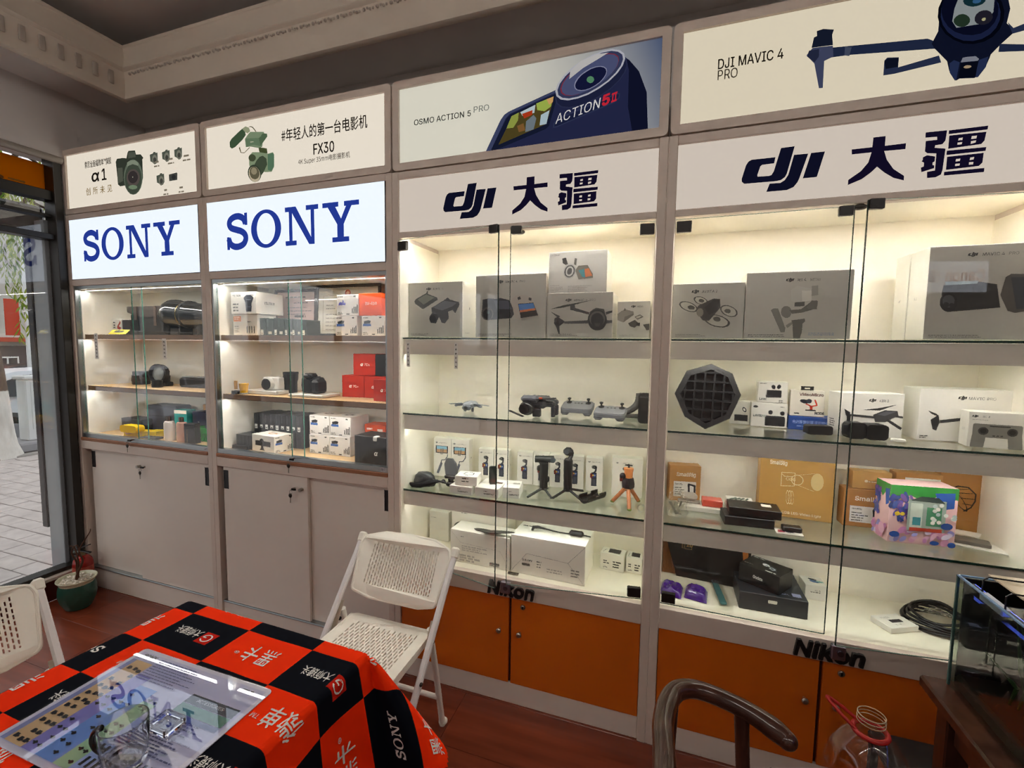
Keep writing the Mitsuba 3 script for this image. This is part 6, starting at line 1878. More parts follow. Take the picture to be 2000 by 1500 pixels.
carton('wide white drone box behind the controller box', 0.876, 0.190, ZM, 0.270, 0.11, 0.190, 4, '#dcd9d0', None, m3)


def controller(p, w, h):
    p.shape(unary_union([sbox(w * 0.12, h * 0.34, w * 0.86, h * 0.62).buffer(0.006), Polygon([(w * 0.08, h * 0.04), (w * 0.12, h * 0.55), (w * 0.30, h * 0.55), (w * 0.26, h * 0.04)]).buffer(0.004), Polygon([(w * 0.72, h * 0.04), (w * 0.68, h * 0.55), (w * 0.86, h * 0.55), (w * 0.90, h * 0.04)]).buffer(0.004)]), '#6a6861')
    for x in (0.26, 0.74):
        p.ell(w * x, h * 0.47, 0.013, 0.013, '#2b2a28').ell(w * x, h * 0.47, 0.008, 0.008, '#121212')
    for i in range(3):
        p.rect(w * (0.42 + 0.065 * i), h * 0.33, w * (0.46 + 0.065 * i), h * 0.37, '#2c2b28')
    p.rect(w * 0.36, h * 0.60, w * 0.70, h * 0.63, '#2c2b28')
    mark(p, 0.008, h * 0.84, 0.009)
    p.text('RC 3', 0.034, h * 0.845, 0.006, '#6d6b65').lines(0.008, h * 0.77, 0.06, 1, 0.004, '#9a988f', 0.0018, 13)


carton('pale box with a grey gamepad controller, front right on the second shelf', 0.982, 0.110, ZM, 0.150, 0.065, 0.122, -6, '#d3d0c6', None, controller, None, tiny_side)

# --- fourth cabinet, third shelf
ZL = 0.9445
KRAFT = '#a87a45'


def kraft_face(word, sx):
    def f(p, w, h):
        p.text(word, w * 0.22, h * 0.70, 0.017, '#d9d2c5', width=w * 0.62, bold=0.02)
        p.rect(w * 0.14, h * 0.12, w * 0.86, h * 0.55, '#cfccc6')
        p.text('SmallRig', w * 0.18, h * 0.46, 0.006, '#55534e', bold=0.03).lines(w * 0.18, h * 0.36, w * 0.34, 4, 0.010, '#55534e', 0.004, 14)
        p.shape(LineString([(w * 0.62, h * 0.48), (w * 0.82, h * 0.44), (w * 0.82, h * 0.20), (w * 0.64, h * 0.24), (w * 0.62, h * 0.48)]).buffer(0.004), '#27282b')
    return f


carton('small brown box with a white label at the left end, behind clear plastic bags', 0.038, 0.330, ZL, 0.135, 0.06, 0.165, 10, KRAFT, None, kraft_face('SmallRig', 1))


def cob(p, w, h):
    p.text('SmallRig', w * 0.13, h * 0.84, 0.017, '#efe6d2', width=w * 0.24, bold=0.02)
    L = '#d9c79b'
    p.shape(LineString([(w * .30, h * .72), (w * .48, h * .73), (w * .48, h * .52), (w * .30, h * .50), (w * .30, h * .72)]).buffer(0.0013), L)
    p.shape(unary_union([LineString([(w * .30, h * .70), (w * .34, h * .66), (w * .46, h * .67)]).buffer(0.0012), Point(w * .515, h * .62).buffer(0.022).difference(Point(w * .515, h * .62).buffer(0.019)), LineString([(w * .52, h * .70), (w * .74, h * .75)]).buffer(0.0007), LineString([(w * .52, h * .54), (w * .74, h * .47)]).buffer(0.0007)]), L)
    p.ell(w * .78, h * .62, 0.022, 0.036, '#c9b27c').text('COB', w * .36, h * .60, 0.012, L, bold=0.02)
    for i in range(3):
        p.ell(w * (.40 + .03 * i), h * .33, 0.006, 0.030, L, 3, 0.85)
    p.text('RC 60B COB LED Video Light', w * .12, h * .06, 0.010, '#e2d6b8', width=w * .74, bold=0.02)


carton('large brown box with a pale line drawing of a video light', 0.395, 0.285, ZL, 0.262, 0.10, 0.262, -4, '#ad8447', None, cob)
carton('brown box with a white label, beside the large video light box', 0.690, 0.262, ZL, 0.165, 0.06, 0.152, 2, '#9a6a3a', None, kraft_face('SmallRig', 1))
carton('small plain brown box lying on the labelled brown box', 0.716, 0.268, ZL + 0.1535, 0.130, 0.055, 0.070, 3, '#a9804a', None, lambda p, w, h: (p.ell(w * .36, h * .45, 0.006, 0.005, '#e0d4bc'), p.lines(w * .42, h * .40, 0.04, 1, 0.01, '#e0d4bc', 0.004, 15)))
carton('brown box with a white label strip behind the flowered box', 0.868, 0.300, ZL, 0.150, 0.055, 0.225, 3, '#a37440', None, lambda p, w, h: (p.rect(w * .2, h * .62, w * .95, h * .92, '#d6d3cc'), p.ell(w * .42, h * .78, 0.016, 0.011, '#6a6a68'), p.lines(w * .6, h * .86, 0.05, 3, 0.012, '#6a6862', 0.004, 16)))


def dome(p, w, h):
    c = LineString([(w * .30, h * .72), (w * .42, h * .77), (w * .68, h * .76), (w * .86, h * .66), (w * .86, h * .55), (w * .78, h * .44), (w * .62, h * .37)]).buffer(0.0022)
    p.shape(c, '#1d140a').ell(w * .46, h * .55, 0.012, 0.052, '#1d140a', 34, 0.86)
    for (a_, b_), (c_, d_) in (((.42, .71), (.70, .74)), ((.47, .66), (.80, .67)), ((.52, .58), (.84, .58)), ((.57, .49), (.80, .48))):
        p.line([(w * a_, h * b_), (w * c_, h * d_)], 0.0022, '#1d140a')
    p.lines(w * .3, h * .04, w * .4, 1, 0.01, '#3a2a16', 0.006, 17)


carton('tall brown box with a black drawing of a light dome, right end of the shelf', 1.022, 0.335, ZL, 0.125, 0.05, 0.238, -2, '#9c6b35', None, dome)


def floral(seed, win):
    def f(p, w, h):
        r = random.Random(seed)
        p.poly([(0, h), (w, h), (w, h * .80), (w * .72, h * .86), (w * .5, h * .74), (w * .3, h * .84), (0, h * .70)], '#2f7a35')
        p.poly([(w * .66, h * .9), (w * .95, h * .92), (w * .95, h * .66), (w * .75, h * .62)], '#2b4c92')
        cols = ['#3b3d86', '#57489a', '#2f4a8e', '#6a4a8c', '#2c3f7c']
        for i in range(26):
            x, y = r.uniform(0.02, 0.32) * w, r.uniform(.42, .85) * h
            p.ell(x, y, r.uniform(.004, .009), r.uniform(.010, .018), cols[i % 5], r.uniform(-50, 50))
        for i in range(26):
            x, y = r.uniform(0.05, 0.95) * w, r.uniform(.06, .26) * h
            p.ell(x, y, r.uniform(.008, .016), r.uniform(.006, .012), ['#c98fae', '#b87aa8', '#d6a9c0', '#8f86bd', '#cfc2d8'][i % 5], r.uniform(0, 90))
        if win:
            p.shape(sbox(w * .28, h * .26, w * .80, h * .76).buffer(0.004), '#8d9a90').rect(w * .30, h * .30, w * .48, h * .72, '#b9c2b6').rect(w * .34, h * .34, w * .46, h * .48, '#3d7f86').rect(w * .54, h * .34, w * .76, h * .66, '#467f5c').rect(w * .30, h * .24, w * .78, h * .30, '#a23c2c')
            p.poly([(w * .28, h * .76), (w * .45, h * .84), (w * .70, h * .83), (w * .80, h * .74)], '#2f3a38')
            for i in range(14):
                p.ell(w * r.uniform(.62, .95), h * r.uniform(.4, .72), .007, .007, ['#cfd2cb', '#e0ddd4', '#a9b7b5'][i % 3])
            p.ell(w * .84, h * .36, .018, .012, '#27407c').ell(w * .10, h * .52, .008, .008, '#d2b53a').ell(w * .18, h * .52, .007, .007, '#d2b53a').ell(w * .08, h * .16, .016, .011, '#22448e').ell(w * .68, h * .06, .014, .008, '#22448e').ell(w * .93, h * .05, .012, .010, '#22448e')
        else:
            p.ell(w * .5, h * .12, .02, .02, '#c98fae').ell(w * .7, h * .2, .02, .02, '#d6a9c0')
    return f


carton('pink box covered in painted flowers with a picture window, front right of the shelf', 0.790, 0.130, ZL, 0.206, 0.094, 0.214, 6, '#d9b3b3', None, floral(1, True), None, floral(2, False))


def crumpled_bag(label, x, y, z, sx, sy, sz, seed, inner=None, name='plastic_bag', cat='plastic bag'):
    k = thing(name, label, cat)
    m = trimesh.creation.icosphere(subdivisions=4)
    v = m.vertices.copy()
    import meshkit
    n = meshkit.fbm(v * 2.3 + seed * 7.1, octaves=3, seed=seed) - 0.5
    n2 = np.abs(meshkit.fbm(v * 5.0 + seed * 3.3, octaves=2, seed=seed + 5) - 0.5)
    v = v * (1 + 0.75 * n - 0.35 * n2)[:, None]
    v = v * [sx, sy, sz]
    v[:, 2] = np.maximum(v[:, 2], -sz * 0.72) + sz * 0.72
    MB().raw(v + [x, y, z + 0.001], m.faces).put(k + '__film', 'clear_plastic', smooth=25)
    if inner:
        inner(k, x, y, z)
    return k


def strips(k, x, y, z):
    m = MB('#8c8a7e')
    r = random.Random(4)
    for i in range(9):
        a = r.uniform(-0.9, 0.9)
        c = np.array([x + r.uniform(-.02, .02), y + r.uniform(-.012, .012), z + 0.035])
        m.bar(c - [0.5 * 0.05 * math.sin(a), 0, 0.5 * 0.06 * math.cos(a)], c + [0.5 * 0.05 * math.sin(a), 0, 0.5 * 0.06 * math.cos(a)], 0.008, 0.0025, up=(0, 1, 0.2), col=('#9a9888', '#6f6d62', '#b9b7a8')[i % 3])
    m.put(k + '__strips', 'satin')


crumpled_bag('crumpled clear bag of small pale strips at the front left of the shelf', 0.070, 0.125, ZL, 0.046, 0.036, 0.066, 1, strips)
k = thing('cable_pack', 'clear block with grey fittings behind the crumpled bag', 'pack')
MB('#8d857b').box(0.075, 0.165, 0.245, 0.285, ZL + 0.024, ZL + 0.030, bev=0.002).put(k + '__plate', 'satin')
MB('#a59d92').box(0.085, 0.155, 0.250, 0.280, ZL + 0.030, ZL + 0.066, bev=0.012).put(k + '__block', 'gloss')
k = thing('filter_box', 'shallow red lidded box on a white tray, beside the clear block', 'box')
MB('#c7c3b8').box(0.075, 0.262, 0.205, 0.300, ZL + 0.001, ZL + 0.022, bev=0.002).put(k + '__tray', 'satin', label='white tray')
MB('#b5483a').box(0.172, 0.252, 0.225, 0.285, ZL + 0.0225, ZL + 0.052, bev=0.003).put(k + '__lid', 'gloss', label='red lid')
k = thing('paper_stack', 'white leaflets stacked behind the flat black boxes', 'leaflets')
for i in range(6):
    MB('#d9d6cb').box(0.270, 0.372, 0.240, 0.320, ZL + 0.001 + i * 0.009, ZL + 0.0092 + i * 0.009, rot=(-1) ** i * 2.0, bev=0.0006).put(k + '__leaflet', 'matte')
p = Print((0.270, 0.240, ZL + 0.0555), (1, 0, 0), (0, 1, 0))
for i in range(4):
    p.poly([(0.015 + i * 0.02, 0.02), (0.045 + i * 0.015, 0.05), (0.04 + i * 0.015, 0.06), (0.010 + i * 0.02, 0.03)], '#4a564c')
p.put(k + '__print', 'matte')
carton('flat black box, lower of the two in the middle of the third shelf', 0.245, 0.092, ZL, 0.178, 0.105, 0.036, 3, '#0f0f10')
carton('flat black box with a small square tag, upper of the two on the third shelf', 0.262, 0.110, ZL + 0.0372, 0.184, 0.105, 0.033, -1, '#131311', None, None, None, None, lambda p, w, h: p.shape(sbox(w * .68, h * .48, w * .84, h * .74).buffer(0.003), '#d4d0c4'))
k = thing('card_pack', 'printed card in a clear sleeve under a small black block', 'card')
MB('#bdb8ae').prism(sbox(0, 0, 0.090, 0.060), (0, 0, 0), (1, 0, 0), (0, 1, 0), 0.003).map(lambda v: v + [0.423, 0.058, ZL + 0.0045]).put(k + '__card', 'gloss')
p = Print((0.423, 0.058, ZL + 0.0045), (1, 0, 0), (0, 1, 0))
p.poly([(0.006, 0.012), (0.03, 0.02), (0.034, 0.045), (0.010, 0.04)], '#7a2c3c').rect(0.035, 0.02, 0.06, 0.04, '#38363c').lines(0.04, 0.012, 0.04, 1, 0.01, '#55534d', 0.003, 18)
p.put(k + '__print', 'gloss')
k = thing('adapter', 'small black block lying on the printed card', 'adapter')
MB('#0c0c0d').box(0.447, 0.512, 0.085, 0.120, ZL + 0.0048, ZL + 0.024, bev=0.003).put(k + '__body', 'satin')
k = thing('clear_wallet', 'grey items in clear plastic wallets at the right end of the shelf', 'plastic wallet')
MB('#c9c6bc').prism(Polygon([(0, 0), (0.13, -0.05), (0.16, 0.03), (0.02, 0.10)]), (1.005, 0.185, ZL + 0.004), (1, 0, 0), (0, 1, 0), 0.003).put(k + '__sheet', 'gloss')
MB('#5a564f').prism(Polygon([(0.02, 0.02), (0.10, -0.005), (0.115, 0.04), (0.04, 0.07)]).buffer(0.006), (1.005, 0.185, ZL + 0.016), (1, 0, 0), (0, 1, 0), 0.011).put(k + '__insert', 'satin')
MB('#d8d5cb').prism(Polygon([(0.015, 0.085), (0.10, 0.06), (0.125, 0.10), (0.05, 0.125)]).buffer(0.004), (1.005, 0.185, ZL + 0.022), (1, 0, 0), (0, 1, 0), 0.003).put(k + '__leaflet', 'gloss')

# --- fourth cabinet, bottom
ZB = 0.5955
k = thing('gift_bag', 'black gift bag with a small gold emblem and a bronze ribbon', 'bag')
gp = Polygon([(0.0, 0.0), (0.300, 0.0), (0.300, 0.205), (-0.062, 0.205)])
tb = lambda v: v @ np.array([[0.996, -0.087, 0], [0.087, 0.996, 0], [0, 0.12, 1.0]]) + [0.085, 0.318, ZB + 0.001]
MB('#110d0b').prism(gp, (0, 0, 0), (1, 0, 0), (0, 0, 1), 0.055).map(tb).put(k + '__body', 'satin')
p = Print((0, 0, 0), (1, 0, 0), (0, 0, 1))
p.shape(sbox(0.030, 0.128, 0.062, 0.168).difference(sbox(0.032, 0.130, 0.060, 0.166)), '#7f6238').text('10', 0.037, 0.140, 0.016, '#8d6d3e', bold=0.04).lines(0.018, 0.130, 0.008, 6, -0.006, '#7f6238', 0.003, 19)
p.mb.map(tb)
p.put(k + '__print', 'satin', label='small gold emblem')
rb = MB('#a3622f')
rb.prism(Polygon([(0.270, 0.118), (0.284, 0.110), (0.290, 0.150), (0.284, 0.180), (0.276, 0.192), (0.266, 0.168)]), (0, -0.004, 0), (1, 0, 0), (0, 0, 1), 0.003)
rb.prism(Polygon([(0.274, 0.112), (0.286, 0.108), (0.288, 0.075), (0.276, 0.070)]), (0, -0.003, 0), (1, 0, 0), (0, 0, 1), 0.002, '#5b3217')
rb.prism(Polygon([(0.270, 0.072), (0.292, 0.076), (0.290, 0.050), (0.284, 0.030), (0.276, 0.050)]), (0, -0.004, 0), (1, 0, 0), (0, 0, 1), 0.003)
rb.map(tb).put(k + '__ribbon', 'gloss', label='bronze ribbon')
k = thing('bronze_panel', 'ribbed bronze panel leaning beside the black gift bag', 'panel')
bm = MB('#7d5332')
for i in range(14):
    bm.box(0.024 + i * 0.0056, 0.0288 + i * 0.0056, 0.335, 0.341, ZB + 0.001, ZB + 0.215, bev=0.001)
bm.box(0.022, 0.104, 0.341, 0.345, ZB + 0.001, ZB + 0.216)
bm.map(lambda v: v + np.stack([0 * v[:, 0], 0.15 * (v[:, 2] - ZB), 0 * v[:, 0]], 1)).put(k + '__sheet', 'gloss')
for lab, x, s in (('clear bag of a purple wrap, left of the two on the bottom shelf', 0.062, 21), ('clear bag of a purple wrap, right of the two on the bottom shelf', 0.160, 22)):
    k = thing('purple_pack', lab, 'packet', 'purple packets on the bottom shelf')
    import meshkit
    g = np.linspace(-1, 1, 26)
    a, b = np.meshgrid(g, g, indexing='ij')
    pts = np.stack([a.ravel(), b.ravel(), np.zeros(a.size)], 1)
    hh = 0.028 * (1 - np.abs(pts[:, 0]) ** 6) * (1 - np.abs(pts[:, 1]) ** 6) * (0.6 + 0.8 * meshkit.fbm(pts * 2.2 + s, octaves=3, seed=s))
    v = np.stack([x + 0.043 * pts[:, 0] + 0.006 * pts[:, 1], 0.165 + 0.052 * pts[:, 1] - 0.01 * pts[:, 0], ZB + 0.002 + hh], 1)
    f = np.array([(i * 26 + j, (i + 1) * 26 + j, (i + 1) * 26 + j + 1, i * 26 + j + 1) for i in range(25) for j in range(25)])
    MB('#3f1380').raw(v, f).put(k + '__wrap', 'gloss', smooth=40)
    v2 = v.copy()
    v2[:, 0] = x + (v[:, 0] - x) * 1.12
    v2[:, 1] = 0.165 + (v[:, 1] - 0.165) * 1.14
    v2[:, 2] = ZB + 0.004 + hh * 1.05
    MB().raw(v2, f).put(k + '__film', 'clear_plastic', smooth=40)
k = thing('teal_strap', 'teal strap in a long clear sleeve on the bottom shelf', 'strap')
MB('#4f8f98').bar((0.262, 0.115, ZB + 0.008), (0.246, 0.285, ZB + 0.008), 0.026, 0.010, bev=0.004).put(k + '__band', 'satin')
MB('#2a4250').bar((0.247, 0.286, ZB + 0.009), (0.242, 0.328, ZB + 0.009), 0.028, 0.013, bev=0.004).put(k + '__end', 'satin')
MB().box(0.232, 0.280, 0.080, 0.335, ZB + 0.0155, ZB + 0.0157, rot=5).put(k + '__sleeve', 'clear_plastic')


def lg_top(p, w, h):
    p.text('ML', w * .64, h * .12, 0.012, '#6a6d86', width=0.030).rect(w * .80, h * .10, w * .93, h * .22, '#70748e').text('11', w * .02, h * .92, 0.008, '#5a5d78')


carton('large dark grey box under the small black box on the bottom shelf', 0.318, 0.122, ZB, 0.240, 0.235, 0.072, 0, '#22262a', None, lambda p, w, h: p.shape(sbox(w * .44, h * .60, w * .55, h * .70).buffer(0.003), '#c9c8be'), None, None, lg_top)


def godox_top(p, w, h):
    p.text('godox', w * .06, h * .84, 0.0, '#000') if False else p.lines(w * .05, h * .88, 0.05, 1, 0.01, '#c3c3bf', 0.005, 23).lines(w * .62, h * .08, 0.045, 1, 0.01, '#c3c3bf', 0.006, 24).lines(w * .05, h * .20, 0.05, 1, 0.01, '#6d6d6a', 0.004, 25)
    p.poly([(w * .28, h * .75), (w * .45, h * .58), (w * .72, h * .35), (w * .84, h * .26), (w * .76, h * .52), (w * .5, h * .68)], '#2a2d33').ell(w * .50, h * .52, 0.016, 0.011, '#c9cbcc', -30).ell(w * .53, h * .49, 0.007, 0.006, '#6d7278').ell(w * .70, h * .38, 0.014, 0.010, '#8d949c', -30, 0.5)


carton('small black box with white lettering, turned on the large dark grey box', 0.326, 0.222, ZB + 0.0732, 0.160, 0.120, 0.076, -34, '#0d0e0e', None, lambda p, w, h: p.text('Godox', w * .36, h * .42, 0.013, '#c6c6c2', width=w * .24, bold=0.03), None, None, godox_top)
carton('small white box with a blue picture, behind the large dark grey box', 0.590, 0.300, ZB, 0.082, 0.085, 0.064, 3, '#d6d3c9', None, lambda p, w, h: p.text('X1-S', w * .42, h * .60, 0.006, '#4a4844').lines(w * .25, h * .50, 0.04, 1, 0.01, '#4a4844', 0.003, 26), None, None, lambda p, w, h: (p.ell(w * .55, h * .45, 0.018, 0.012, '#3f5f8c', -20), p.ell(w * .50, h * .66, 0.016, 0.008, '#26343c', -25), p.ell(w * .78, h * .45, 0.014, 0.008, '#7fa59c', -25)))
carton('small flat white box with a dark screen, alone on the right of the bottom shelf', 0.786, 0.205, ZB, 0.086, 0.118, 0.022, -62, '#dad7cd', None, None, None, None, lambda p, w, h: (p.rect(w * .42, h * .32, w * .64, h * .74, '#26232a'), p.lines(w * .2, h * .45, 0.012, 5, 0.008, '#8a887f', 0.003, 27), p.lines(w * .74, h * .5, 0.012, 2, 0.02, '#8a887f', 0.003, 28)), name='adapter_box')
k = thing('cable_coil', 'coil of thick black cable on the bottom shelf beside the fish tank', 'cable')
r = random.Random(8)
for i in range(6):
    t = np.linspace(0, 2 * math.pi, 60, endpoint=False)
    rx, ry = 0.105 - 0.006 * i + 0.004 * r.random(), 0.098 - 0.004 * i
    ox, oy = 1.020 + r.uniform(-.008, .008), 0.265 + r.uniform(-.008, .008)
    MB('#101011').tube(np.stack([ox + rx * np.cos(t), oy + ry * np.sin(t), ZB + 0.008 + i * 0.007 + 0.016 * np.clip(np.sin(t + 0.3), 0, 1) * (i / 5) + 0.004 * np.sin(3 * t + i)], 1), 0.0052, n=8, closed=True).put(k + '__turn', 'satin', smooth=60)
crumpled_bag('crumpled clear bag lying in the coil of black cable', 1.020, 0.265, ZB, 0.055, 0.045, 0.036, 3)

# --- third cabinet, second shelf: drones and controllers
k = thing('mini_drone', 'small grey folded drone on the second glass shelf', 'drone')
m = MB('#8b9096')
cx, cy, cz = -0.905, 0.205, ZM + 0.001
m.box(cx - 0.028, cx + 0.028, cy - 0.045, cy + 0.045, cz + 0.018, cz + 0.048, bev=0.011)
m.box(cx - 0.022, cx + 0.022, cy - 0.060, cy - 0.030, cz + 0.010, cz + 0.034, bev=0.008, col='#5d636b')
m.put(k + '__body', 'satin')
for s in (-1, 1):
    MB('#777c83').bar((cx + s * 0.026, cy - 0.02, cz + 0.034), (cx + s * 0.072, cy - 0.03, cz + 0.028), 0.014, 0.010, bev=0.003).put(k + '__arm', 'satin')
    MB('#9aa0a6').bar((cx + s * 0.030, cy - 0.035, cz + 0.042), (cx + s * 0.105, cy - 0.015, cz + 0.032), 0.018, 0.002, up=(0, 0.3, 1)).put(k + '__propeller', 'satin')
    MB('#6a6f76').bar((cx + s * 0.020, cy - 0.02, cz + 0.02), (cx + s * 0.020, cy - 0.02, cz), 0.010, 0.010).put(k + '__foot', 'satin')
MB('#23262a').ball((cx, cy - 0.060, cz + 0.022), (0.011, 0.006, 0.010)).put(k + '__lens', 'gloss', smooth=60)

k = thing('camera_drone', 'dark grey folded camera drone in the middle of the second shelf', 'drone')
cx, cy = -0.560, 0.195
m = MB('#34353a')
m.box(cx - 0.055, cx + 0.052, cy - 0.045, cy + 0.10, cz + 0.038, cz + 0.088, bev=0.016)
m.box(cx - 0.066, cx + 0.02, cy - 0.062, cy - 0.02, cz + 0.066, cz + 0.098, bev=0.012, col='#4a4b52')
m.put(k + '__body', 'satin')
m = MB('#141416')
m.ball((cx - 0.034, cy - 0.058, cz + 0.040), (0.036, 0.030, 0.033), sub=3)
m.cyl((cx - 0.038, cy - 0.078, cz + 0.040), (cx - 0.040, cy - 0.092, cz + 0.039), 0.024)
m.put(k + '__gimbal_camera', 'gloss', smooth=50)
MB('#0a0b0d').cyl((cx - 0.040, cy - 0.0915, cz + 0.039), (cx - 0.040, cy - 0.093, cz + 0.039), 0.018).put(k + '__lens', 'gloss')
for s, col in ((1, '#2b2c31'), (-1, '#2b2c31')):
    a = MB(col)
    a.box(cx + 0.036, cx + 0.086, cy - 0.03 if s > 0 else cy + 0.04, cy + 0.02 if s > 0 else cy + 0.085, cz + 0.046, cz + 0.072, bev=0.008)
    a.box(cx + 0.072, cx + 0.090, cy - 0.03 if s > 0 else cy + 0.04, cy - 0.008 if s > 0 else cy + 0.062, cz, cz + 0.050, bev=0.004)
    a.put(k + '__arm', 'satin')
MB('#1d1e22').bar((cx + 0.01, cy - 0.052, cz + 0.082), (cx + 0.094, cy - 0.02, cz + 0.088), 0.024, 0.005, bev=0.001).put(k + '__propeller', 'satin')
MB('#1d1e22').bar((cx - 0.045, cy - 0.082, cz + 0.004), (cx - 0.120, cy - 0.055, cz + 0.024), 0.018, 0.003).put(k + '__propeller', 'satin')
MB('#b5482c').bar((cx + 0.022, cy - 0.054, cz + 0.088), (cx + 0.036, cy - 0.050, cz + 0.089), 0.02, 0.006).put(k + '__tag', 'satin', label='orange tag')
MB('#17181a').box(cx - 0.01, cx + 0.026, cy - 0.05, cy - 0.02, cz, cz + 0.038, bev=0.004).put(k + '__foot', 'satin')


def pad(label, cx, cy, ang, w=0.150, d=0.095):
    k = thing('remote_controller', label, 'remote controller', 'controllers on the second glass shelf')
    m = MB('#66686c')
    pl = sbox(-w / 2, -d / 2, w / 2, d / 2).buffer(-0.022).buffer(0.022, 6)
    m.prism(pl, (0, 0, 0.030), (1, 0, 0), (0, 1, 0), 0.014)
    m.prism(pl.buffer(-0.004), (0, 0, 0.034), (1, 0, 0), (0, 1, 0), 0.005, '#74767a')
    for s in (-1, 1):
        m.box(s * (w / 2 - 0.022) - 0.020, s * (w / 2 - 0.022) + 0.020, -d / 2 + 0.002, d / 2 - 0.01, 0.0, 0.020, bev=0.009, col='#5c5e63')
    tl = lambda v: np.stack([v[:, 0], v[:, 1], v[:, 2] + 0.32 * np.maximum(v[:, 1] + d / 2, 0)], 1)
    m.map(tl).turned(ang, (cx, cy, ZM + 0.001)).put(k + '__body', 'satin', smooth=40)
    for s in (-1, 1):
        st = MB('#1a1b1d').cyl((s * 0.046, 0.022, 0.034), (s * 0.046, 0.022, 0.052), 0.0035)
        st.lathe([(0, 0.050), (0.0075, 0.050), (0.0085, 0.055), (0.005, 0.057), (0, 0.0565)], (s * 0.046, 0.022, 0), n=14)
        st.lathe([(0.013, 0.0345), (0.012, 0.037), (0.004, 0.038)], (s * 0.046, 0.022, 0), n=16)
        st.map(tl).turned(ang, (cx, cy, ZM + 0.001)).put(k + '__stick', 'satin')
    for i in range(3):
        MB('#3c3d40').cyl((-0.016 + i * 0.016, 0.018, 0.033), (-0.016 + i * 0.016, 0.018, 0.036), 0.004, n=12).map(tl).turned(ang, (cx, cy, ZM + 0.001)).put(k + '__button', 'satin')
    return k


pad('grey two stick controller in the middle of the second shelf, farther from the glass', -0.385, 0.285, -3)
pad('grey two stick controller nearest the glass on the second shelf', -0.222, 0.185, -6, 0.140, 0.085)
k = thing('motion_handle', 'curved dark grey grip with a loop, standing behind the controllers', 'motion controller')
t = np.linspace(0, 1, 14)
MB('#4b4a48').tube(np.stack([-0.175 + 0.050 * t + 0.028 * np.sin(t * 2.6), 0.315 - 0.0 * t, ZM + 0.022 + 0.095 * t - 0.015 * np.sin(t * 3)], 1), 0.016 - 0.006 * np.abs(t - 0.45), n=14).put(k + '__grip', 'satin', smooth=60)
MB('#2f2e2d').tube([(-0.105, 0.315, ZM + 0.118), (-0.088, 0.315, ZM + 0.085), (-0.095, 0.315, ZM + 0.045), (-0.080, 0.315, ZM + 0.016)], 0.0038, n=8).put(k + '__loop', 'satin', smooth=60)
MB('#3a3938').box(-0.180, -0.070, 0.290, 0.340, ZM + 0.001, ZM + 0.016, bev=0.006).put(k + '__base', 'satin')
k = thing('black_speaker', 'upright black rounded speaker at the right end of the second shelf', 'speaker')
MB('#111213').prism(sbox(0, 0, 0.052, 0.130).buffer(-0.016).buffer(0.016, 6), (-0.103, 0.155, ZM + 0.001), (1, 0, 0), (0, 0, 1), 0.03).put(k + '__body', 'satin', smooth=40)
MB('#3a3b3d').box(-0.098, -0.056, 0.1545, 0.1565, ZM + 0.112, ZM + 0.118).put(k + '__band', 'satin')

# --- third cabinet, third shelf


def phone_gimbal(p, w, h):
    mark(p, w * .10, h * .86, 0.008)
    p.text('OSMO MOBILE 7', w * .30, h * .865, 0.0045, '#77756d')
    p.shape(sbox(w * .14, h * .62, w * .80, h * .79).buffer(0.002), '#1b1c1f').rect(w * .18, h * .71, w * .76, h * .79, '#7fb0c4').rect(w * .18, h * .63, w * .76, h * .71, '#b08d66').rect(w * .40, h * .63, w * .44, h * .72, '#5a4a40').rect(w * .52, h * .63, w * .56, h * .74, '#5a4a40')
    p.rect(w * .36, h * .58, w * .54, h * .62, '#8d8b84')
    p.line([(w * .80, h * .60), (w * .80, h * .54), (w * .66, h * .44), (w * .46, h * .43), (w * .44, h * .36)], 0.0042, '#4b4e57')
    p.line([(w * .46, h * .36), (w * .24, h * .08)], 0.013, '#565a66')


def pocket(p, w, h):
    mark(p, w * .12, h * .86, 0.007)
    p.text('OSMO POCKET 3', w * .34, h * .865, 0.0042, '#77756d')
    p.ell(w * .50, h * .73, w * .16, h * .055, '#2b2c2b').ell(w * .44, h * .73, w * .07, h * .035, '#7f8078').ell(w * .44, h * .73, w * .04, h * .02, '#191a1a')
    p.line([(w * .60, h * .71), (w * .58, h * .62), (w * .48, h * .56)], 0.008, '#33343a')
    p.shape(sbox(w * .36, h * .18, w * .62, h * .56).buffer(0.002), '#2d323c').rect(w * .26, h * .41, w * .48, h * .54, '#6a2a22').rect(w * .40, h * .42, w * .60, h * .54, '#243a68').rect(w * .38, h * .46, w * .47, h * .51, '#c9a24a').rect(w * .50, h * .46, w * .58, h * .51, '#7f8fb0').rect(w * .40, h * .20, w * .58, h * .38, '#474b54')


def dot_side(p, w, h):
    p.ell(w * .55, h * .52, 0.003, 0.004, '#4a4842')


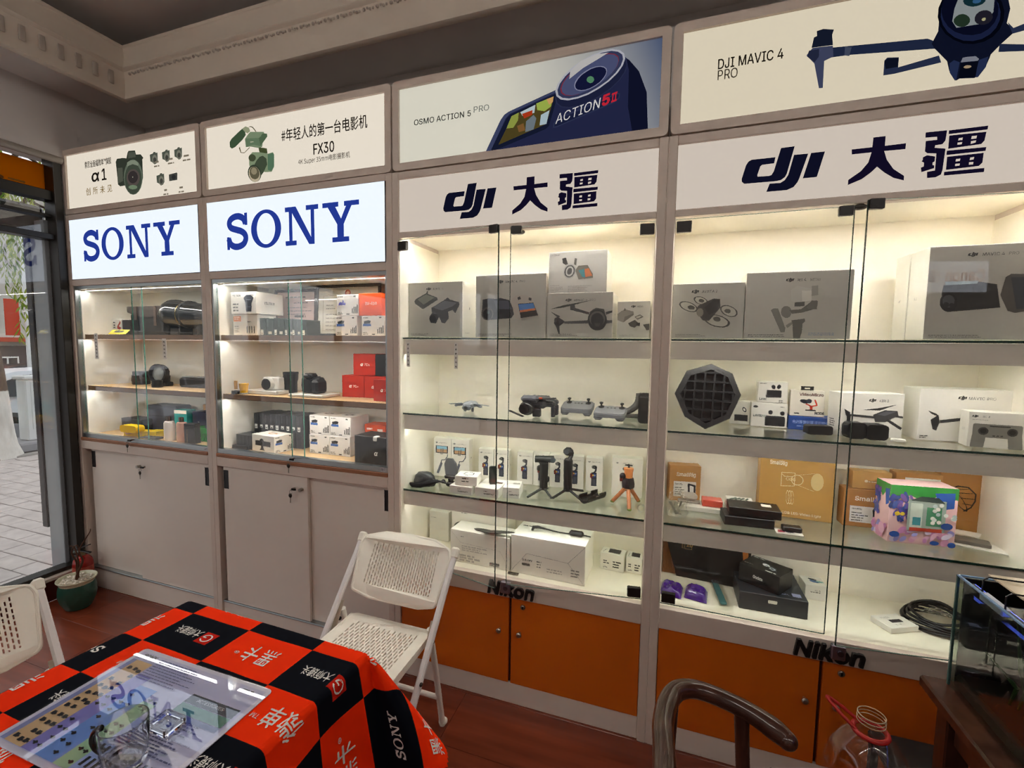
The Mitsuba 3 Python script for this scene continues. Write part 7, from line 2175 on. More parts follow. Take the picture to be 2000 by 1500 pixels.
carton('tall white box with a phone gimbal picture, left one of the pair', -1.150, 0.285, ZL, 0.100, 0.055, 0.208, 3, '#dcd9ce', 'phone gimbal boxes', phone_gimbal)
carton('tall white box with a phone gimbal picture, right one of the pair', -1.048, 0.290, ZL, 0.100, 0.055, 0.207, 3, '#dcd9ce', 'phone gimbal boxes', phone_gimbal, dot_side)
for i, (x, y) in enumerate(((-0.899, 0.305), (-0.814, 0.309), (-0.690, 0.312), (-0.606, 0.315), (-0.522, 0.318), (-0.436, 0.321), (-0.344, 0.322))):
    lab = ('white pocket camera box left of a pair, behind the stacked small white boxes', 'white pocket camera box right of a pair, behind the small black remote', 'white pocket camera box, first in the row of five', 'white pocket camera box hidden behind the black grip with the bar on top', 'white pocket camera box between the two black grips',
           'white pocket camera box just right of the black camera grip', 'white pocket camera box, last in the row of five')[i]
    carton(lab, x, y, ZL, 0.081, 0.050, 0.166, 4, '#dddace', 'pocket camera boxes', pocket, dot_side if i in (1, 6) else None)
carton('white pocket camera box behind the orange tripod', -0.216, 0.285, ZL, 0.138, 0.060, 0.185, 6, '#dddace', None, pocket)


def sm_front(p, w, h):
    p.lines(w * .36, h * .62, w * .28, 1, 0.01, '#5a3a34', 0.003, 31).text('OSMO', w * .36, h * .30, 0.006, '#4f4d47', bold=0.03).text('POCKET', w * .54, h * .30, 0.006, '#4f4d47', bold=0.03)


carton('small flat white box, left of the three at the front of the third shelf', -0.944, 0.046, ZL, 0.116, 0.085, 0.039, -1, '#dedbd2', None, sm_front)
carton('small flat white box, middle of the three at the front of the third shelf', -0.815, 0.050, ZL, 0.116, 0.155, 0.043, 1, '#dedbd2', None, sm_front, None, None, lambda p, w, h: (p.shape(sbox(w * .30, h * .55, w * .44, h * .70).buffer(0.002), '#c9c6bd'), p.rect(w * .60, h * .58, w * .90, h * .72, '#4f3a34')))
carton('small flat white box with a grey device on the lid, rightmost of three', -0.684, 0.070, ZL, 0.078, 0.12, 0.051, 9, '#dedbd2', None, sm_front, None, None, lambda p, w, h: (p.rect(w * .2, h * .5, w * .6, h * .64, '#cac7be'), p.rect(w * .50, h * .48, w * .92, h * .66, '#8f8c83')))
carton('small white box with a black cord picture, on the left flat box', -0.918, 0.052, ZL + 0.0405, 0.108, 0.095, 0.044, 8, '#dedbd2', None, lambda p, w, h: (p.lines(w * .32, h * .70, w * .34, 1, 0.01, '#3f3d39', 0.006, 33), p.lines(w * .30, h * .40, w * .40, 1, 0.01, '#4f4d47', 0.005, 34)), None, None,
       lambda p, w, h: (p.shape(LineString([(w * .30, h * .40), (w * .34, h * .70), (w * .52, h * .80), (w * .72, h * .68), (w * .74, h * .40), (w * .52, h * .24), (w * .36, h * .30)]).buffer(0.0022), '#2a2a28'), p.rect(w * .42, h * .18, w * .56, h * .28, '#2a2a28')))
k = thing('video_goggles', 'black rubber video goggles at the left end of the third shelf', 'goggles')
m = MB('#26282a')
m.lathe([(0.0, 0.0), (0.055, 0.0), (0.060, 0.012), (0.052, 0.045), (0.035, 0.062), (0.0, 0.068)], (-1.115, 0.120, ZL + 0.001), n=24, squash=0.65)
m.put(k + '__shell', 'satin', smooth=50)
m = MB('#17181a')
m.tube([(-1.175, 0.085, ZL + 0.010), (-1.150, 0.060, ZL + 0.012), (-1.11, 0.058, ZL + 0.016), (-1.06, 0.072, ZL + 0.030), (-1.03, 0.10, ZL + 0.034)], [0.008, 0.012, 0.014, 0.013, 0.008], n=10)
m.put(k + '__face_pad', 'matte', smooth=60)
MB('#101112').tube([(-1.06, 0.10, ZL + 0.036), (-1.02, 0.11, ZL + 0.030), (-1.0, 0.125, ZL + 0.022)], 0.006, n=8).put(k + '__strap', 'satin', smooth=60)
k = thing('phone_clamp', 'dark grey flat clip head on a small black ball base, left on the third shelf', 'clamp')
m = MB('#3f4347')
m.prism(Polygon([(-0.030, 0.0), (0.034, 0.0), (0.030, 0.055), (0.012, 0.078), (-0.020, 0.078), (-0.034, 0.050)]).buffer(-0.006).buffer(0.006, 4), (0, 0, 0), (1, 0, 0), (0, 0, 1), 0.012)
m.map(lambda v: np.stack([v[:, 0] - 0.18 * v[:, 2], v[:, 1] + 0.25 * v[:, 2], v[:, 2]], 1) + [-0.985, 0.150, ZL + 0.055]).put(k + '__head', 'satin', smooth=40)
m = MB('#101112')
m.box(-1.015, -0.955, 0.135, 0.165, ZL + 0.040, ZL + 0.056, bev=0.004)
m.ball((-0.985, 0.150, ZL + 0.032), 0.014)
m.box(-1.005, -0.965, 0.130, 0.170, ZL + 0.001, ZL + 0.022, bev=0.006)
m.ball((-1.022, 0.140, ZL + 0.022), 0.011)
m.put(k + '__base', 'satin', smooth=40)
k = thing('small_remote', 'small upright black remote between the white boxes and the glass', 'remote')
MB('#1d2420').prism(sbox(0, 0, 0.036, 0.086).buffer(-0.008).buffer(0.008, 4), (0, 0, 0), (1, 0, 0), (0, 0, 1), 0.014).turned(28, (-0.765, 0.110, ZL + 0.044)).put(k + '__body', 'satin', smooth=40)


def mini_legs(k, x, y, feet, col='#2c3230'):
    for fx_, fy_ in feet:
        MB(col).tube([(x, y, ZL + 0.030), (x + 0.35 * (fx_ - x), y + 0.35 * (fy_ - y), ZL + 0.022), (fx_, fy_, ZL + 0.006)], [0.007, 0.006, 0.0055], n=10).put(k + '__leg', 'satin', smooth=60)


k = thing('camera_grip', 'black handheld grip with a cross bar on top and a small tripod base', 'camera grip')
x, y = -0.524, 0.205
m = MB('#1c1f1d')
m.tube([(x, y, ZL + 0.022), (x, y, ZL + 0.150)], [0.019, 0.021], n=18)
m.box(x + 0.012, x + 0.026, y - 0.010, y + 0.010, ZL + 0.06, ZL + 0.085, bev=0.004)
m.box(x - 0.032, x - 0.012, y - 0.010, y + 0.010, ZL + 0.110, ZL + 0.135, bev=0.004)
m.put(k + '__handle', 'satin', smooth=50)
m = MB('#232725')
m.tube([(x - 0.042, y - 0.004, ZL + 0.166), (x + 0.046, y + 0.004, ZL + 0.170)], 0.0165, n=18)
m.put(k + '__cross_bar', 'satin', smooth=50)
MB('#3a4446').cyl((x + 0.046, y - 0.010, ZL + 0.170), (x + 0.046, y - 0.016, ZL + 0.170), 0.012).put(k + '__dial', 'satin')
mini_legs(k, x, y, ((-0.576, 0.110), (-0.470, 0.138), (-0.520, 0.275)))
k = thing('camera_grip', 'black pocket camera on a handle with a small tripod base', 'camera grip')
x, y = -0.413, 0.230
m = MB('#0f1011').tube([(x, y, ZL + 0.020), (x, y, ZL + 0.165), (x, y, ZL + 0.175)], [0.020, 0.0215, 0.016], n=18)
m.put(k + '__handle', 'satin', smooth=50)
m = MB('#17181a')
m.tube([(x + 0.004, y, ZL + 0.170), (x + 0.012, y + 0.01, ZL + 0.190), (x + 0.014, y + 0.01, ZL + 0.205)], 0.010, n=12)
m.box(x - 0.024, x + 0.022, y - 0.018, y + 0.018, ZL + 0.190, ZL + 0.228, bev=0.013)
m.put(k + '__head', 'satin', smooth=50)
MB('#3b3f42').cyl((x - 0.006, y - 0.017, ZL + 0.210), (x - 0.006, y - 0.021, ZL + 0.210), 0.012).put(k + '__lens', 'gloss')
mini_legs(k, x, y, ((-0.464, 0.140), (-0.340, 0.165), (-0.352, 0.300)), '#141516')
k = thing('grip_shell', 'open black half shell lying on the glass before the pocket camera boxes', 'holder')
a = np.linspace(math.radians(200), math.radians(-20), 18)
sec = [(0.026 * math.cos(t), 0.026 + 0.026 * math.sin(-abs(t)) if False else 0.026 - 0.026 * math.sin(t)) for t in a]
outer = [(0.027 * math.cos(t), 0.027 - 0.027 * math.sin(t)) for t in a]
inner = [(0.022 * math.cos(t), 0.027 - 0.022 * math.sin(t)) for t in a[::-1]]
m = MB('#0d0d0e')
m.prism(Polygon(outer + inner).buffer(0), (0, 0, 0), (1, 0, 0), (0, 0, 1), 0.055)
m.prism(Polygon(outer + inner).buffer(0).intersection(sbox(-1, 0, 1, 0.024)), (0, 0.052, 0), (1, 0, 0), (0, 0, 1), 0.035)
m.prism(Polygon(outer + inner).buffer(0), (0, 0.085, 0), (1, 0, 0), (0, 0, 1), 0.045)
m.turned(-30, (-0.322, 0.130, ZL + 0.001)).put(k + '__shell', 'satin', smooth=40)
k = thing('mini_tripod', 'small orange tripod with green feet on the third glass shelf', 'tripod')
x, y = -0.135, 0.185
MB('#b5703c').lathe([(0.0, 0), (0.018, 0.0), (0.019, 0.03), (0.021, 0.036), (0.021, 0.044), (0.0, 0.046)], (x, y, ZL + 0.125), n=20).put(k + '__head', 'satin', smooth=40)
m = MB('#1a1014').lathe([(0.012, 0.075), (0.026, 0.082), (0.028, 0.10), (0.022, 0.125), (0.012, 0.128)], (x, y, ZL), n=16)
m.ball((x - 0.024, y - 0.012, ZL + 0.135), 0.013)
m.put(k + '__joint', 'satin', smooth=50)
m = MB('#121212').cyl((x, y, ZL + 0.168), (x, y, ZL + 0.186), 0.004)
m.box(x - 0.016, x + 0.016, y - 0.004, y + 0.004, ZL + 0.178, ZL + 0.184, bev=0.002)
m.put(k + '__screw', 'satin')
for fx_, fy_ in ((-0.202, 0.196), (-0.122, 0.108), (-0.092, 0.245)):
    d = np.array([fx_ - x, fy_ - y, -0.088])
    p0, p1 = np.array([x, y, ZL + 0.092]), np.array([fx_, fy_, ZL + 0.007])
    lk = MB('#a8663a').tube([p0 + (p1 - p0) * 0.12, p1], [0.0085, 0.0085], n=12).put(k + '__leg', 'satin', smooth=60)
    MB('#5d6a22').ball(p1, (0.0095, 0.0095, 0.0065)).put(lk + '__foot', 'satin', smooth=60, label='green foot')
k = thing('clear_ring', 'small clear plastic ring at the right end of the third shelf', 'ring')
t = np.arange(20) * 2 * math.pi / 20
MB().tube([(-0.075 + 0.014 * math.cos(q), 0.115 + 0.003 * math.sin(q), ZL + 0.018 + 0.015 * math.sin(q)) for q in t], 0.003, n=8, closed=True).put(k + '__ring', 'clear_plastic', smooth=60)

# --- third cabinet, bottom


def faint_back(p, w, h):
    p.lines(w * .18, h * .80, 0.02, 1, 0.01, '#8d8b84', 0.004, 41).lines(w * .20, h * .50, w * .5, 3, 0.010, '#b5b2a8', 0.006, 42).lines(w * .16, h * .20, w * .42, 3, 0.012, '#a9a69c', 0.009, 43).rect(w * .68, h * .10, w * .84, h * .17, '#55534d').rect(w * .68, h * .06, w * .84, h * .085, '#55534d')
    for a_, b_ in (((0, h * .96), (w * .18, h * .62)), ((w * .85, h * .56), (w, h * .10)), ((w * .18, h * .62), (w * .85, h * .56))):
        p.line([a_, b_], 0.0012, '#aeaba1')


def wrap_front(p, w, h):
    p.line([(0.0, h * .02), (w * .22, h * .56)], 0.0016, '#96938a').line([(w * .22, h * .56), (w * .78, h * .50)], 0.0016, '#96938a').line([(w * .78, h * .50), (w, h * .98)], 0.0016, '#96938a').line([(w * .78, h * .50), (w * .98, h * .04)], 0.0016, '#96938a')
    p.text('DJI FPV', w * .16, h * .36, 0.009, '#5d5b55', bold=0.03).rect(w * .16, h * .24, w * .27, h * .30, '#55534d').lines(w * .36, h * .38, 0.03, 3, 0.012, '#7d7b74', 0.005, 44).lines(w * .50, h * .24, 0.10, 2, 0.012, '#a9a69c', 0.005, 45).lines(w * .82, h * .32, 0.04, 3, 0.013, '#7d7b74', 0.006, 46)


def black_text_top(p, w, h):
    p.lines(w * .05, h * .60, w * .30, 1, 0.01, '#2a2927', 0.008, 47)


carton('white box with a propeller picture, standing behind the two big white boxes', -1.010, 0.215, ZB, 0.300, 0.15, 0.225, -1, '#d2cfc2', None, lambda p, w, h: (p.ell(w * .14, h * .55, 0.030, 0.020, '#57554f', 30), p.ell(w * .22, h * .50, 0.022, 0.030, '#7a7870', 10), p.line([(w * .18, h * .86), (w * .3, h * .86)], 0.002, '#4a4842')))
carton('big plain white box with faint print, left of the two on the bottom', -0.955, 0.085, ZB, 0.306, 0.120, 0.158, -2, '#dedbcf', None, faint_back)
carton('big white box with folded paper wrap, right of the two on the bottom', -0.642, 0.078, ZB, 0.345, 0.205, 0.180, -2, '#e0ddd2', None, wrap_front, None, None, black_text_top)
carton('small white box in the left rear corner of the bottom shelf', -1.168, 0.270, ZB, 0.115, 0.12, 0.16, 0, '#cfccc0', None, lambda p, w, h: p.line([(w * .1, h * .78), (w * .35, h * .78)], 0.0018, '#55534c'))


def adapter_front(p, w, h):
    p.lines(w * .14, h * .52, w * .26, 2, 0.010, '#3a3834', 0.005, 51).text('25W', w * .14, h * .14, 0.006, '#4a4842', bold=0.03).lines(w * .54, h * .52, w * .34, 3, 0.012, '#3a3834', 0.006, 52)


def adapter_top(p, w, h):
    p.shape(sbox(w * .34, h * .25, w * .78, h * .78).buffer(0.003), '#17171a').line([(w * .10, h * .20), (w * .18, h * .62), (w * .34, h * .70)], 0.0016, '#2a2a28')


carton('small white cube box with a black adapter picture, left of two at the right', -0.256, 0.262, ZB, 0.110, 0.075, 0.080, -5, '#d8d5c8', None, adapter_front, None, None, adapter_top)
carton('small white cube box with a black adapter picture, right of two at the right', -0.138, 0.268, ZB, 0.072, 0.075, 0.074, -3, '#d8d5c8', None, adapter_front, None, None, adapter_top)
k = thing('folded_propeller', 'pair of folded dark propeller blades lying on the big white boxes', 'propeller')
for (x0, y0, z0), (x1, y1, z1), w_ in (((-0.845, 0.120, ZB + 0.163), (-0.700, 0.105, ZB + 0.166), 0.030), ((-0.790, 0.085, ZB + 0.170), (-0.628, 0.090, ZB + 0.187), 0.034)):
    g = np.linspace(0, 1, 12)
    pts = [(g_, w_ / 2 * math.sin(math.pi * g_ ** 0.7) ** 0.6) for g_ in g] + [(g_, -w_ / 2 * math.sin(math.pi * g_ ** 0.7) ** 0.6) for g_ in g[::-1][1:-1]]
    L = math.hypot(x1 - x0, y1 - y0)
    MB('#3a3936').prism(Polygon([(a_ * L, b_) for a_, b_ in pts]).buffer(0), (0, 0, 0), (1, 0, 0), (0, 1, 0), 0.003).map(lambda v: np.stack([x0 + v[:, 0] * (x1 - x0) / L - v[:, 1] * (y1 - y0) / L, y0 + v[:, 0] * (y1 - y0) / L + v[:, 1] * (x1 - x0) / L, z0 + v[:, 0] * (z1 - z0) / L + v[:, 2]], 1)).put(k + '__blade', 'satin')
k = thing('charging_cable', 'black cable with an inline block lying on the right big white box', 'cable')
MB('#1a1a19').tube([(-0.560, 0.150, ZB + 0.185), (-0.556, 0.150, ZB + 0.200), (-0.535, 0.155, ZB + 0.202), (-0.50, 0.160, ZB + 0.196), (-0.44, 0.165, ZB + 0.187), (-0.385, 0.165, ZB + 0.187)], [0.006, 0.008, 0.007, 0.004, 0.003, 0.003], n=8).put(k + '__cord', 'satin', smooth=60)
MB('#151514').box(-0.388, -0.322, 0.150, 0.182, ZB + 0.182, ZB + 0.204, bev=0.008).put(k + '__block', 'satin')
MB('#1a1a19').tube([(-0.322, 0.166, ZB + 0.190), (-0.290, 0.166, ZB + 0.186)], 0.003, n=8).put(k + '__tail', 'satin')
k = thing('metal_clip', 'small flat metal clip on the cabinet floor beside the door lock', 'clip')
MB('#6a665c').box(-0.650, -0.598, 0.050, 0.066, ZB + 0.001, ZB + 0.007, bev=0.002).put(k + '__plate', 'metal')

# --- second cabinet, top shelf
ZS1, ZS2, ZS3 = 1.6885, 1.3525, 1.0305


def lens_side(p, w, h):
    p.text('VILTROX', w * .08, h * .80, 0.010, '#2b2b2a', bold=0.02).lines(w * .08, h * .42, w * .28, 3, 0.018, '#3c3b39', 0.007, 61).rect(w * .80, h * .80, w * .92, h * .88, '#9a9890')
    p.shape(Polygon([(w * .62, h * .12), (w * .80, h * .12), (w * .82, h * .50), (w * .90, h * .72), (w * .78, h * .84), (w * .64, h * .84), (w * .54, h * .72), (w * .61, h * .50)]).buffer(0.003), '#232833').rect(w * .62, h * .62, w * .82, h * .66, '#59606c').rect(w * .62, h * .30, w * .80, h * .33, '#59606c')


carton('white lens box with a dark lens picture, upper left on the top shelf', -2.345, 0.095, ZS1 + 0.1205, 0.186, 0.20, 0.122, 0, '#e2e0d8', None, lens_side, lambda p, w, h: p.text('VILTROX', w * .28, h * .46, 0.013, '#2b2b2a', bold=0.02), lid=0.0)


def spec_front(p, w, h):
    p.rect(w * .02, h * .66, w * .34, h * .92, '#c4753f').lines(w * .06, h * .84, w * .24, 2, 0.010, '#f0d8c0', 0.005, 62).lines(w * .06, h * .40, w * .24, 4, 0.010, '#6d6b65', 0.004, 63).lines(w * .6, h * .62, w * .2, 1, 0.01, '#6d6b65', 0.005, 64)
    for i in range(4):
        p.rect(w * (.56 + i * .10), h * .10, w * (.60 + i * .10), h * .44, '#5f5d57')


carton('white box with barcodes and an orange label, under the lens box', -2.350, 0.110, ZS1, 0.180, 0.14, 0.119, 0, '#dcd9d0', None, spec_front)
xs_ = -2.166
for i in range(9):
    w_ = (0.040, 0.052, 0.034, 0.046, 0.030, 0.026, 0.028, 0.030, 0.036)[i]
    lab = ('dark green accessory box, first of the row beside the barcoded white box', 'dark green accessory box, second of the row', 'dark green accessory box, third of the row', 'dark green accessory box, fourth of the row', 'dark green accessory box, fifth of the row', 'dark green accessory box, sixth of the row',
           'dark green accessory box, seventh of the row', 'dark green accessory box, eighth of the row', 'dark green accessory box at the right end of the row before the pink certificate')[i]
    carton(lab, xs_, 0.125 + 0.004 * (i % 3), ZS1, w_ - 0.001, 0.11, (0.098, 0.094, 0.098, 0.096, 0.090, 0.088, 0.090, 0.088, 0.086)[i], 0, ('#1d2a22', '#22302a', '#18221c')[i % 3], 'dark accessory boxes on the top shelf', (lambda p, w, h: p.rect(w * .12, h * .04, w * .62, h * .34, '#c9c9c0').rect(w * .2, h * .10, w * .5, h * .14, '#3a3a36')) if i % 2 == 0 else (lambda p, w, h: p.rect(w * .30, h * .08, w * .80, h * .24, '#a9a99f').rect(w * .15, h * .5, w * .35, h * .95, '#2f4037')))
    xs_ += w_


def certificate(label, x0, x1, z1, y, fcol, paper, fn, lean=0.06):
    k = thing('framed_certificate', label, 'certificate')
    h = z1 - ZS1
    m = MB(fcol)
    frame_box(m, 0, x1 - x0, 0, h, 0, 0.016, 0.016, bev=0.003)
    tl = lambda v: np.stack([v[:, 0] + x0, v[:, 1] + y + lean * v[:, 2], v[:, 2] + ZS1 + 0.001], 1)
    m.map(tl).put(k + '__frame', 'gloss')
    MB(paper).box(0.010, x1 - x0 - 0.010, 0.010, 0.014, 0.010, h - 0.010).map(tl).put(k + '__paper', 'satin')
    p = Print((0, 0.010, 0), (1, 0, 0), (0, 0, 1))
    fn(p, x1 - x0, h)
    p.mb.map(tl)
    p.put(k + '__print', 'satin')
    MB().raw([(0.016, 0.006, 0.016), (x1 - x0 - 0.016, 0.006, 0.016), (x1 - x0 - 0.016, 0.006, h - 0.016), (0.016, 0.006, h - 0.016)], [[0, 1, 2, 3]]).map(tl).put(k + '__glass', 'pane')


def licence(p, w, h):
    p.shape(sbox(.05, .03, w - .05, h - .06).difference(sbox(.054, .034, w - .054, h - .064)), '#a79f8c')
    p.ell(w * .5, h * .84, .020, .020, '#b8512c').ell(w * .5, h * .84, .010, .010, '#d9a070').lines(w * .16, h * .60, w * .16, 2, .02, '#8d8578', .005, 71).lines(w * .16, h * .42, w * .5, 5, .022, '#8d8578', .005, 72)


def award(p, w, h):
    p.lines(w * .25, h * .82, w * .66, 1, .02, '#6a5a5c', .008, 73).lines(w * .45, h * .70, w * .35, 1, .02, '#6a5a5c', .007, 74).lines(w * .3, h * .60, w * .6, 3, .020, '#8a7a7c', .006, 75).lines(w * .48, h * .40, w * .34, 1, .02, '#4a3c3e', .014, 76)


certificate('pink certificate in a dark red frame, behind the dark green boxes', -2.290, -1.970, 1.972, 0.345, '#2c1216', '#bfa9a5', award)
certificate('large certificate with a red emblem in a silver and dark frame, behind the white boxes', -1.968, -1.520, 2.0 - 0.012, 0.335, '#3a3634', '#c9c5b6', licence)


def spec2(p, w, h):
    p.lines(w * .06, h * .88, w * .3, 1, .01, '#6a6862', .004, 65).poly([(w * .10, h * .72), (w * .30, h * .78), (w * .42, h * .74), (w * .38, h * .62), (w * .12, h * .60)], '#2a2c30').rect(w * .06, h * .48, w * .42, h * .60, '#3f66a6').lines(w * .78, h * .88, w * .16, 1, .01, '#2f2e2b', .006, 66)
    for i, (a_, b_) in enumerate(((.70, .34), (.78, .42), (.86, .42), (.93, .52))):
        p.rect(w * a_, h * .12, w * (a_ + .045), h * b_, '#55534d')
    p.lines(w * .06, h * .14, w * .3, 2, .008, '#77756d', .004, 67).rect(w * .46, h * .05, w * .60, h * .10, '#23221f')


def lens_pic(p, w, h):
    spec2(p, w, h)
    p.rect(w * .06, h * .46, w * .44, h * .80, '#e0ddd6').poly([(w * .08, h * .50), (w * .42, h * .50), (w * .42, h * .62), (w * .34, h * .62), (w * .34, h * .74), (w * .28, h * .74), (w * .27, h * .62), (w * .18, h * .66), (w * .12, h * .60)], '#4c4a8c')


carton('white spec box, lower left of four at the right of the top shelf', -1.628, 0.100, ZS1, 0.134, 0.15, 0.101, 0, '#e2e0da', None, spec2)
carton('white spec box, lower right of four at the right of the top shelf', -1.466, 0.100, ZS1, 0.134, 0.15, 0.101, 0, '#e2e0da', None, spec2)
carton('white box with a purple picture, stacked upper left at the right of the top shelf', -1.618, 0.100, ZS1 + 0.1025, 0.134, 0.13, 0.108, 0, '#e4e2dc', None, lens_pic)
carton('orange box with white lettering, stacked beside the purple picture box', -1.481, 0.100, ZS1 + 0.1025, 0.134, 0.13, 0.112, 0, '#d24a14', None, lambda p, w, h: p.text('ZV-E10', w * .28, h * .48, 0.013, '#f0e6dc', bold=0.03))

# --- second cabinet, middle shelf
k = thing('acrylic_stand', 'white acrylic plinth under the white camera', 'stand')
MB('#d8d8d2').box(-2.285, -2.060, 0.120, 0.26, ZS2 + 0.001, ZS2 + 0.022, bev=0.003).put(k + '__plate', 'gloss')
k = thing('white_camera', 'white compact camera on the acrylic plinth', 'camera')
m = MB('#d3d2cc').box(-2.205, -2.085, 0.165, 0.215, ZS2 + 0.0235, ZS2 + 0.098, bev=0.007)
m.cyl((-2.115, 0.19, ZS2 + 0.098), (-2.115, 0.19, ZS2 + 0.104), 0.010)
m.put(k + '__body', 'satin', smooth=40)
m = MB('#c9c8c2').lathe([(0.036, 0.0), (0.034, 0.022), (0.033, 0.030)], (-2.148, 0.166, ZS2 + 0.058), axis=(0.05, -1, 0), n=30)
m.put(k + '__lens', 'satin', smooth=40)
MB('#1b1c1e').lathe([(0.0, 0.029), (0.031, 0.029), (0.031, 0.032), (0.0, 0.034)], (-2.148, 0.166, ZS2 + 0.058), axis=(0.05, -1, 0), n=30).put(k + '__lens_cap', 'satin')
k = thing('yellow_drink', 'yellow plastic toy cup beside small clear bottles', 'cup')
MB('#d9a413').lathe([(0, 0), (0.020, 0), (0.026, 0.052), (0, 0.054)], (-2.265, 0.092, ZS2 + 0.010), n=20).put(k + '__cup', 'gloss', smooth=40)
MB('#8d8a80').lathe([(0, 0), (0.023, 0), (0.023, 0.009), (0, 0.009)], (-2.265, 0.092, ZS2 + 0.001), n=20).put(k + '__base', 'satin')
for lab, x, y in (('small clear bottle with an amber core, left end of the middle shelf', -2.318, 0.085), ):
    k = thing('clear_bottle', lab, 'bottle')
    MB().lathe([(0.0, 0.001), (0.018, 0.001), (0.018, 0.085), (0.007, 0.105), (0.007, 0.130)], (x, y, ZS2 + 0.001), n=20).put(k + '__glass', 'clear_plastic', smooth=50)
    MB('#b8893e').cyl((x, y, ZS2 + 0.028), (x, y, ZS2 + 0.075), 0.009).put(k + '__core', 'gloss')
    MB('#151412').lathe([(0, 0), (0.026, 0), (0.024, 0.018), (0, 0.020)], (x + 0.002, y, ZS2 + 0.001), n=20).put(k + '__base', 'satin')
k = thing('camera_lens', 'upright black camera lens between the white camera and the black camera', 'lens')
MB('#131315').lathe([(0.0, 0), (0.033, 0.0), (0.036, 0.006), (0.0365, 0.070), (0.041, 0.078), (0.042, 0.110), (0.044, 0.112), (0.044, 0.124), (0.0, 0.126)], (-2.075, 0.262 - 0.01, ZS2 + 0.001), n=32).put(k + '__barrel', 'satin', smooth=35)
MB('#30343c').lathe([(0.0445, 0.113), (0.0445, 0.118)], (-2.075, 0.252, ZS2 + 0.001), n=32).put(k + '__ring', 'gloss')
k = thing('flat_white_case', 'flat pale case under the black camera', 'case')
MB('#c9c6b8').box(-1.955, -1.720, 0.100, 0.25, ZS2 + 0.001, ZS2 + 0.017, bev=0.004).put(k + '__case', 'gloss')
k = thing('black_camera', 'black camera body on the flat pale case', 'camera')
m = MB('#121315')
m.box(-1.925, -1.800, 0.165, 0.225, ZS2 + 0.018, ZS2 + 0.105, bev=0.010)
m.box(-1.835, -1.785, 0.135, 0.225, ZS2 + 0.018, ZS2 + 0.094, bev=0.013)
m.box(-1.900, -1.840, 0.155, 0.215, ZS2 + 0.100, ZS2 + 0.128, bev=0.010)
m.put(k + '__body', 'satin', smooth=35)
m = MB('#0b0b0c').lathe([(0.037, 0.0), (0.036, 0.010), (0.0, 0.012)], (-1.875, 0.166, ZS2 + 0.060), axis=(0, -1, 0), n=28)
m.put(k + '__mount_cap', 'satin')
m = MB('#26282b').cyl((-1.818, 0.185, ZS2 + 0.100), (-1.818, 0.185, ZS2 + 0.112), 0.012)
m.cyl((-1.912, 0.190, ZS2 + 0.104), (-1.912, 0.190, ZS2 + 0.113), 0.010)
m.put(k + '__dial', 'satin')
m = MB('#9a9a96').box(-1.905, -1.865, 0.1545, 0.1555, ZS2 + 0.117, ZS2 + 0.123)
m.put(k + '__print', 'satin')


def red_face(p, w, h):
    p.text('α', w * .32, h * .44, 0.018, '#f0ded2', bold=0.05, slant=0.25).text('7C', w * .50, h * .45, 0.013, '#f0ded2', bold=0.02).text('II', w * .68, h * .45, 0.008, '#f0ded2', bold=0.02)


RED = '#b92a14'
carton('red camera box, lower left of the red stack on the middle shelf', -1.690, 0.225, ZS2, 0.139, 0.12, 0.120, 3, RED, None, red_face)
carton('red camera box, lower right of the red stack on the middle shelf', -1.548, 0.232, ZS2, 0.139, 0.12, 0.119, 0, RED, None, red_face)
carton('red camera box with a black side, on top of the red stack', -1.628, 0.245, ZS2 + 0.1215, 0.139, 0.12, 0.118, 2, RED, None, red_face, name='carton')
MB('#17181a').box(-1.4885, -1.400, 0.2500, 0.365, ZS2 + 0.1215, ZS2 + 0.239, bev=0.0015).put(thing('black_carton', 'plain black box on the red stack, at the right of the top red box', 'box') + '__body', 'satin')
carton('red camera box standing in front of the red stack at the post', -1.420, 0.130, ZS2, 0.139, 0.085, 0.113, -5, '#a82210', None, red_face)

# --- second cabinet, bottom


def dark_lens(i):
    def f(p, w, h):
        p.rect(w * .16, h * (.06 if i % 2 == 0 else .12), w * .66, h * (.34 if i % 2 == 0 else .26), '#c6c8c4').rect(w * .24, h * .14, w * .54, h * .19, '#3a3b3a').rect(w * .25, h * .55, w * .35, h * .96, '#3c4048').rect(w * .62, h * .55, w * .72, h * .96, '#33373e')
    return f


for i in range(9):
    x_ = -2.335 + i * 0.0405
    carton(('dark lens box at the left end of the lower row', 'dark lens box, second of the lower row', 'dark lens box, third of the lower row', 'dark lens box, fourth of the lower row', 'dark lens box, fifth of the lower row', 'dark lens box, sixth of the lower row', 'dark lens box, seventh of the lower row', 'dark lens box, eighth of the lower row', 'dark lens box at the right end of the lower row')[i],
           x_, 0.220, ZS3, 0.0395, 0.15, 0.192 + 0.003 * (i % 2), 0, ('#1f2428', '#262b30', '#1b1f24')[i % 3], 'dark lens boxes on the bottom shelf', lambda p, w, h, i=i: (p.rect(w * .16, h * (.52 + .03 * (i % 2)), w * .68, h * (.66 - .02 * (i % 2)), '#c6c8c4'), p.rect(w * .24, h * .56, w * .54, h * .59, '#3a3b3a'), p.rect(w * .25, h * .72, w * .36, h * .97, '#3c4048')))
carton('low dark box in the left front corner of the bottom shelf', -2.352, 0.105, ZS3, 0.135, 0.10, 0.082, -4, '#22282a', None, lambda p, w, h: [p.rect(w * a_, h * .05, w * (a_ + .04), h * .95, '#343b3d') for a_ in (.2, .42, .66, .85)])
carton('flat dark case before the low dark box', -2.350, 0.072, ZS3, 0.110, 0.030, 0.024, 2, '#15181a')


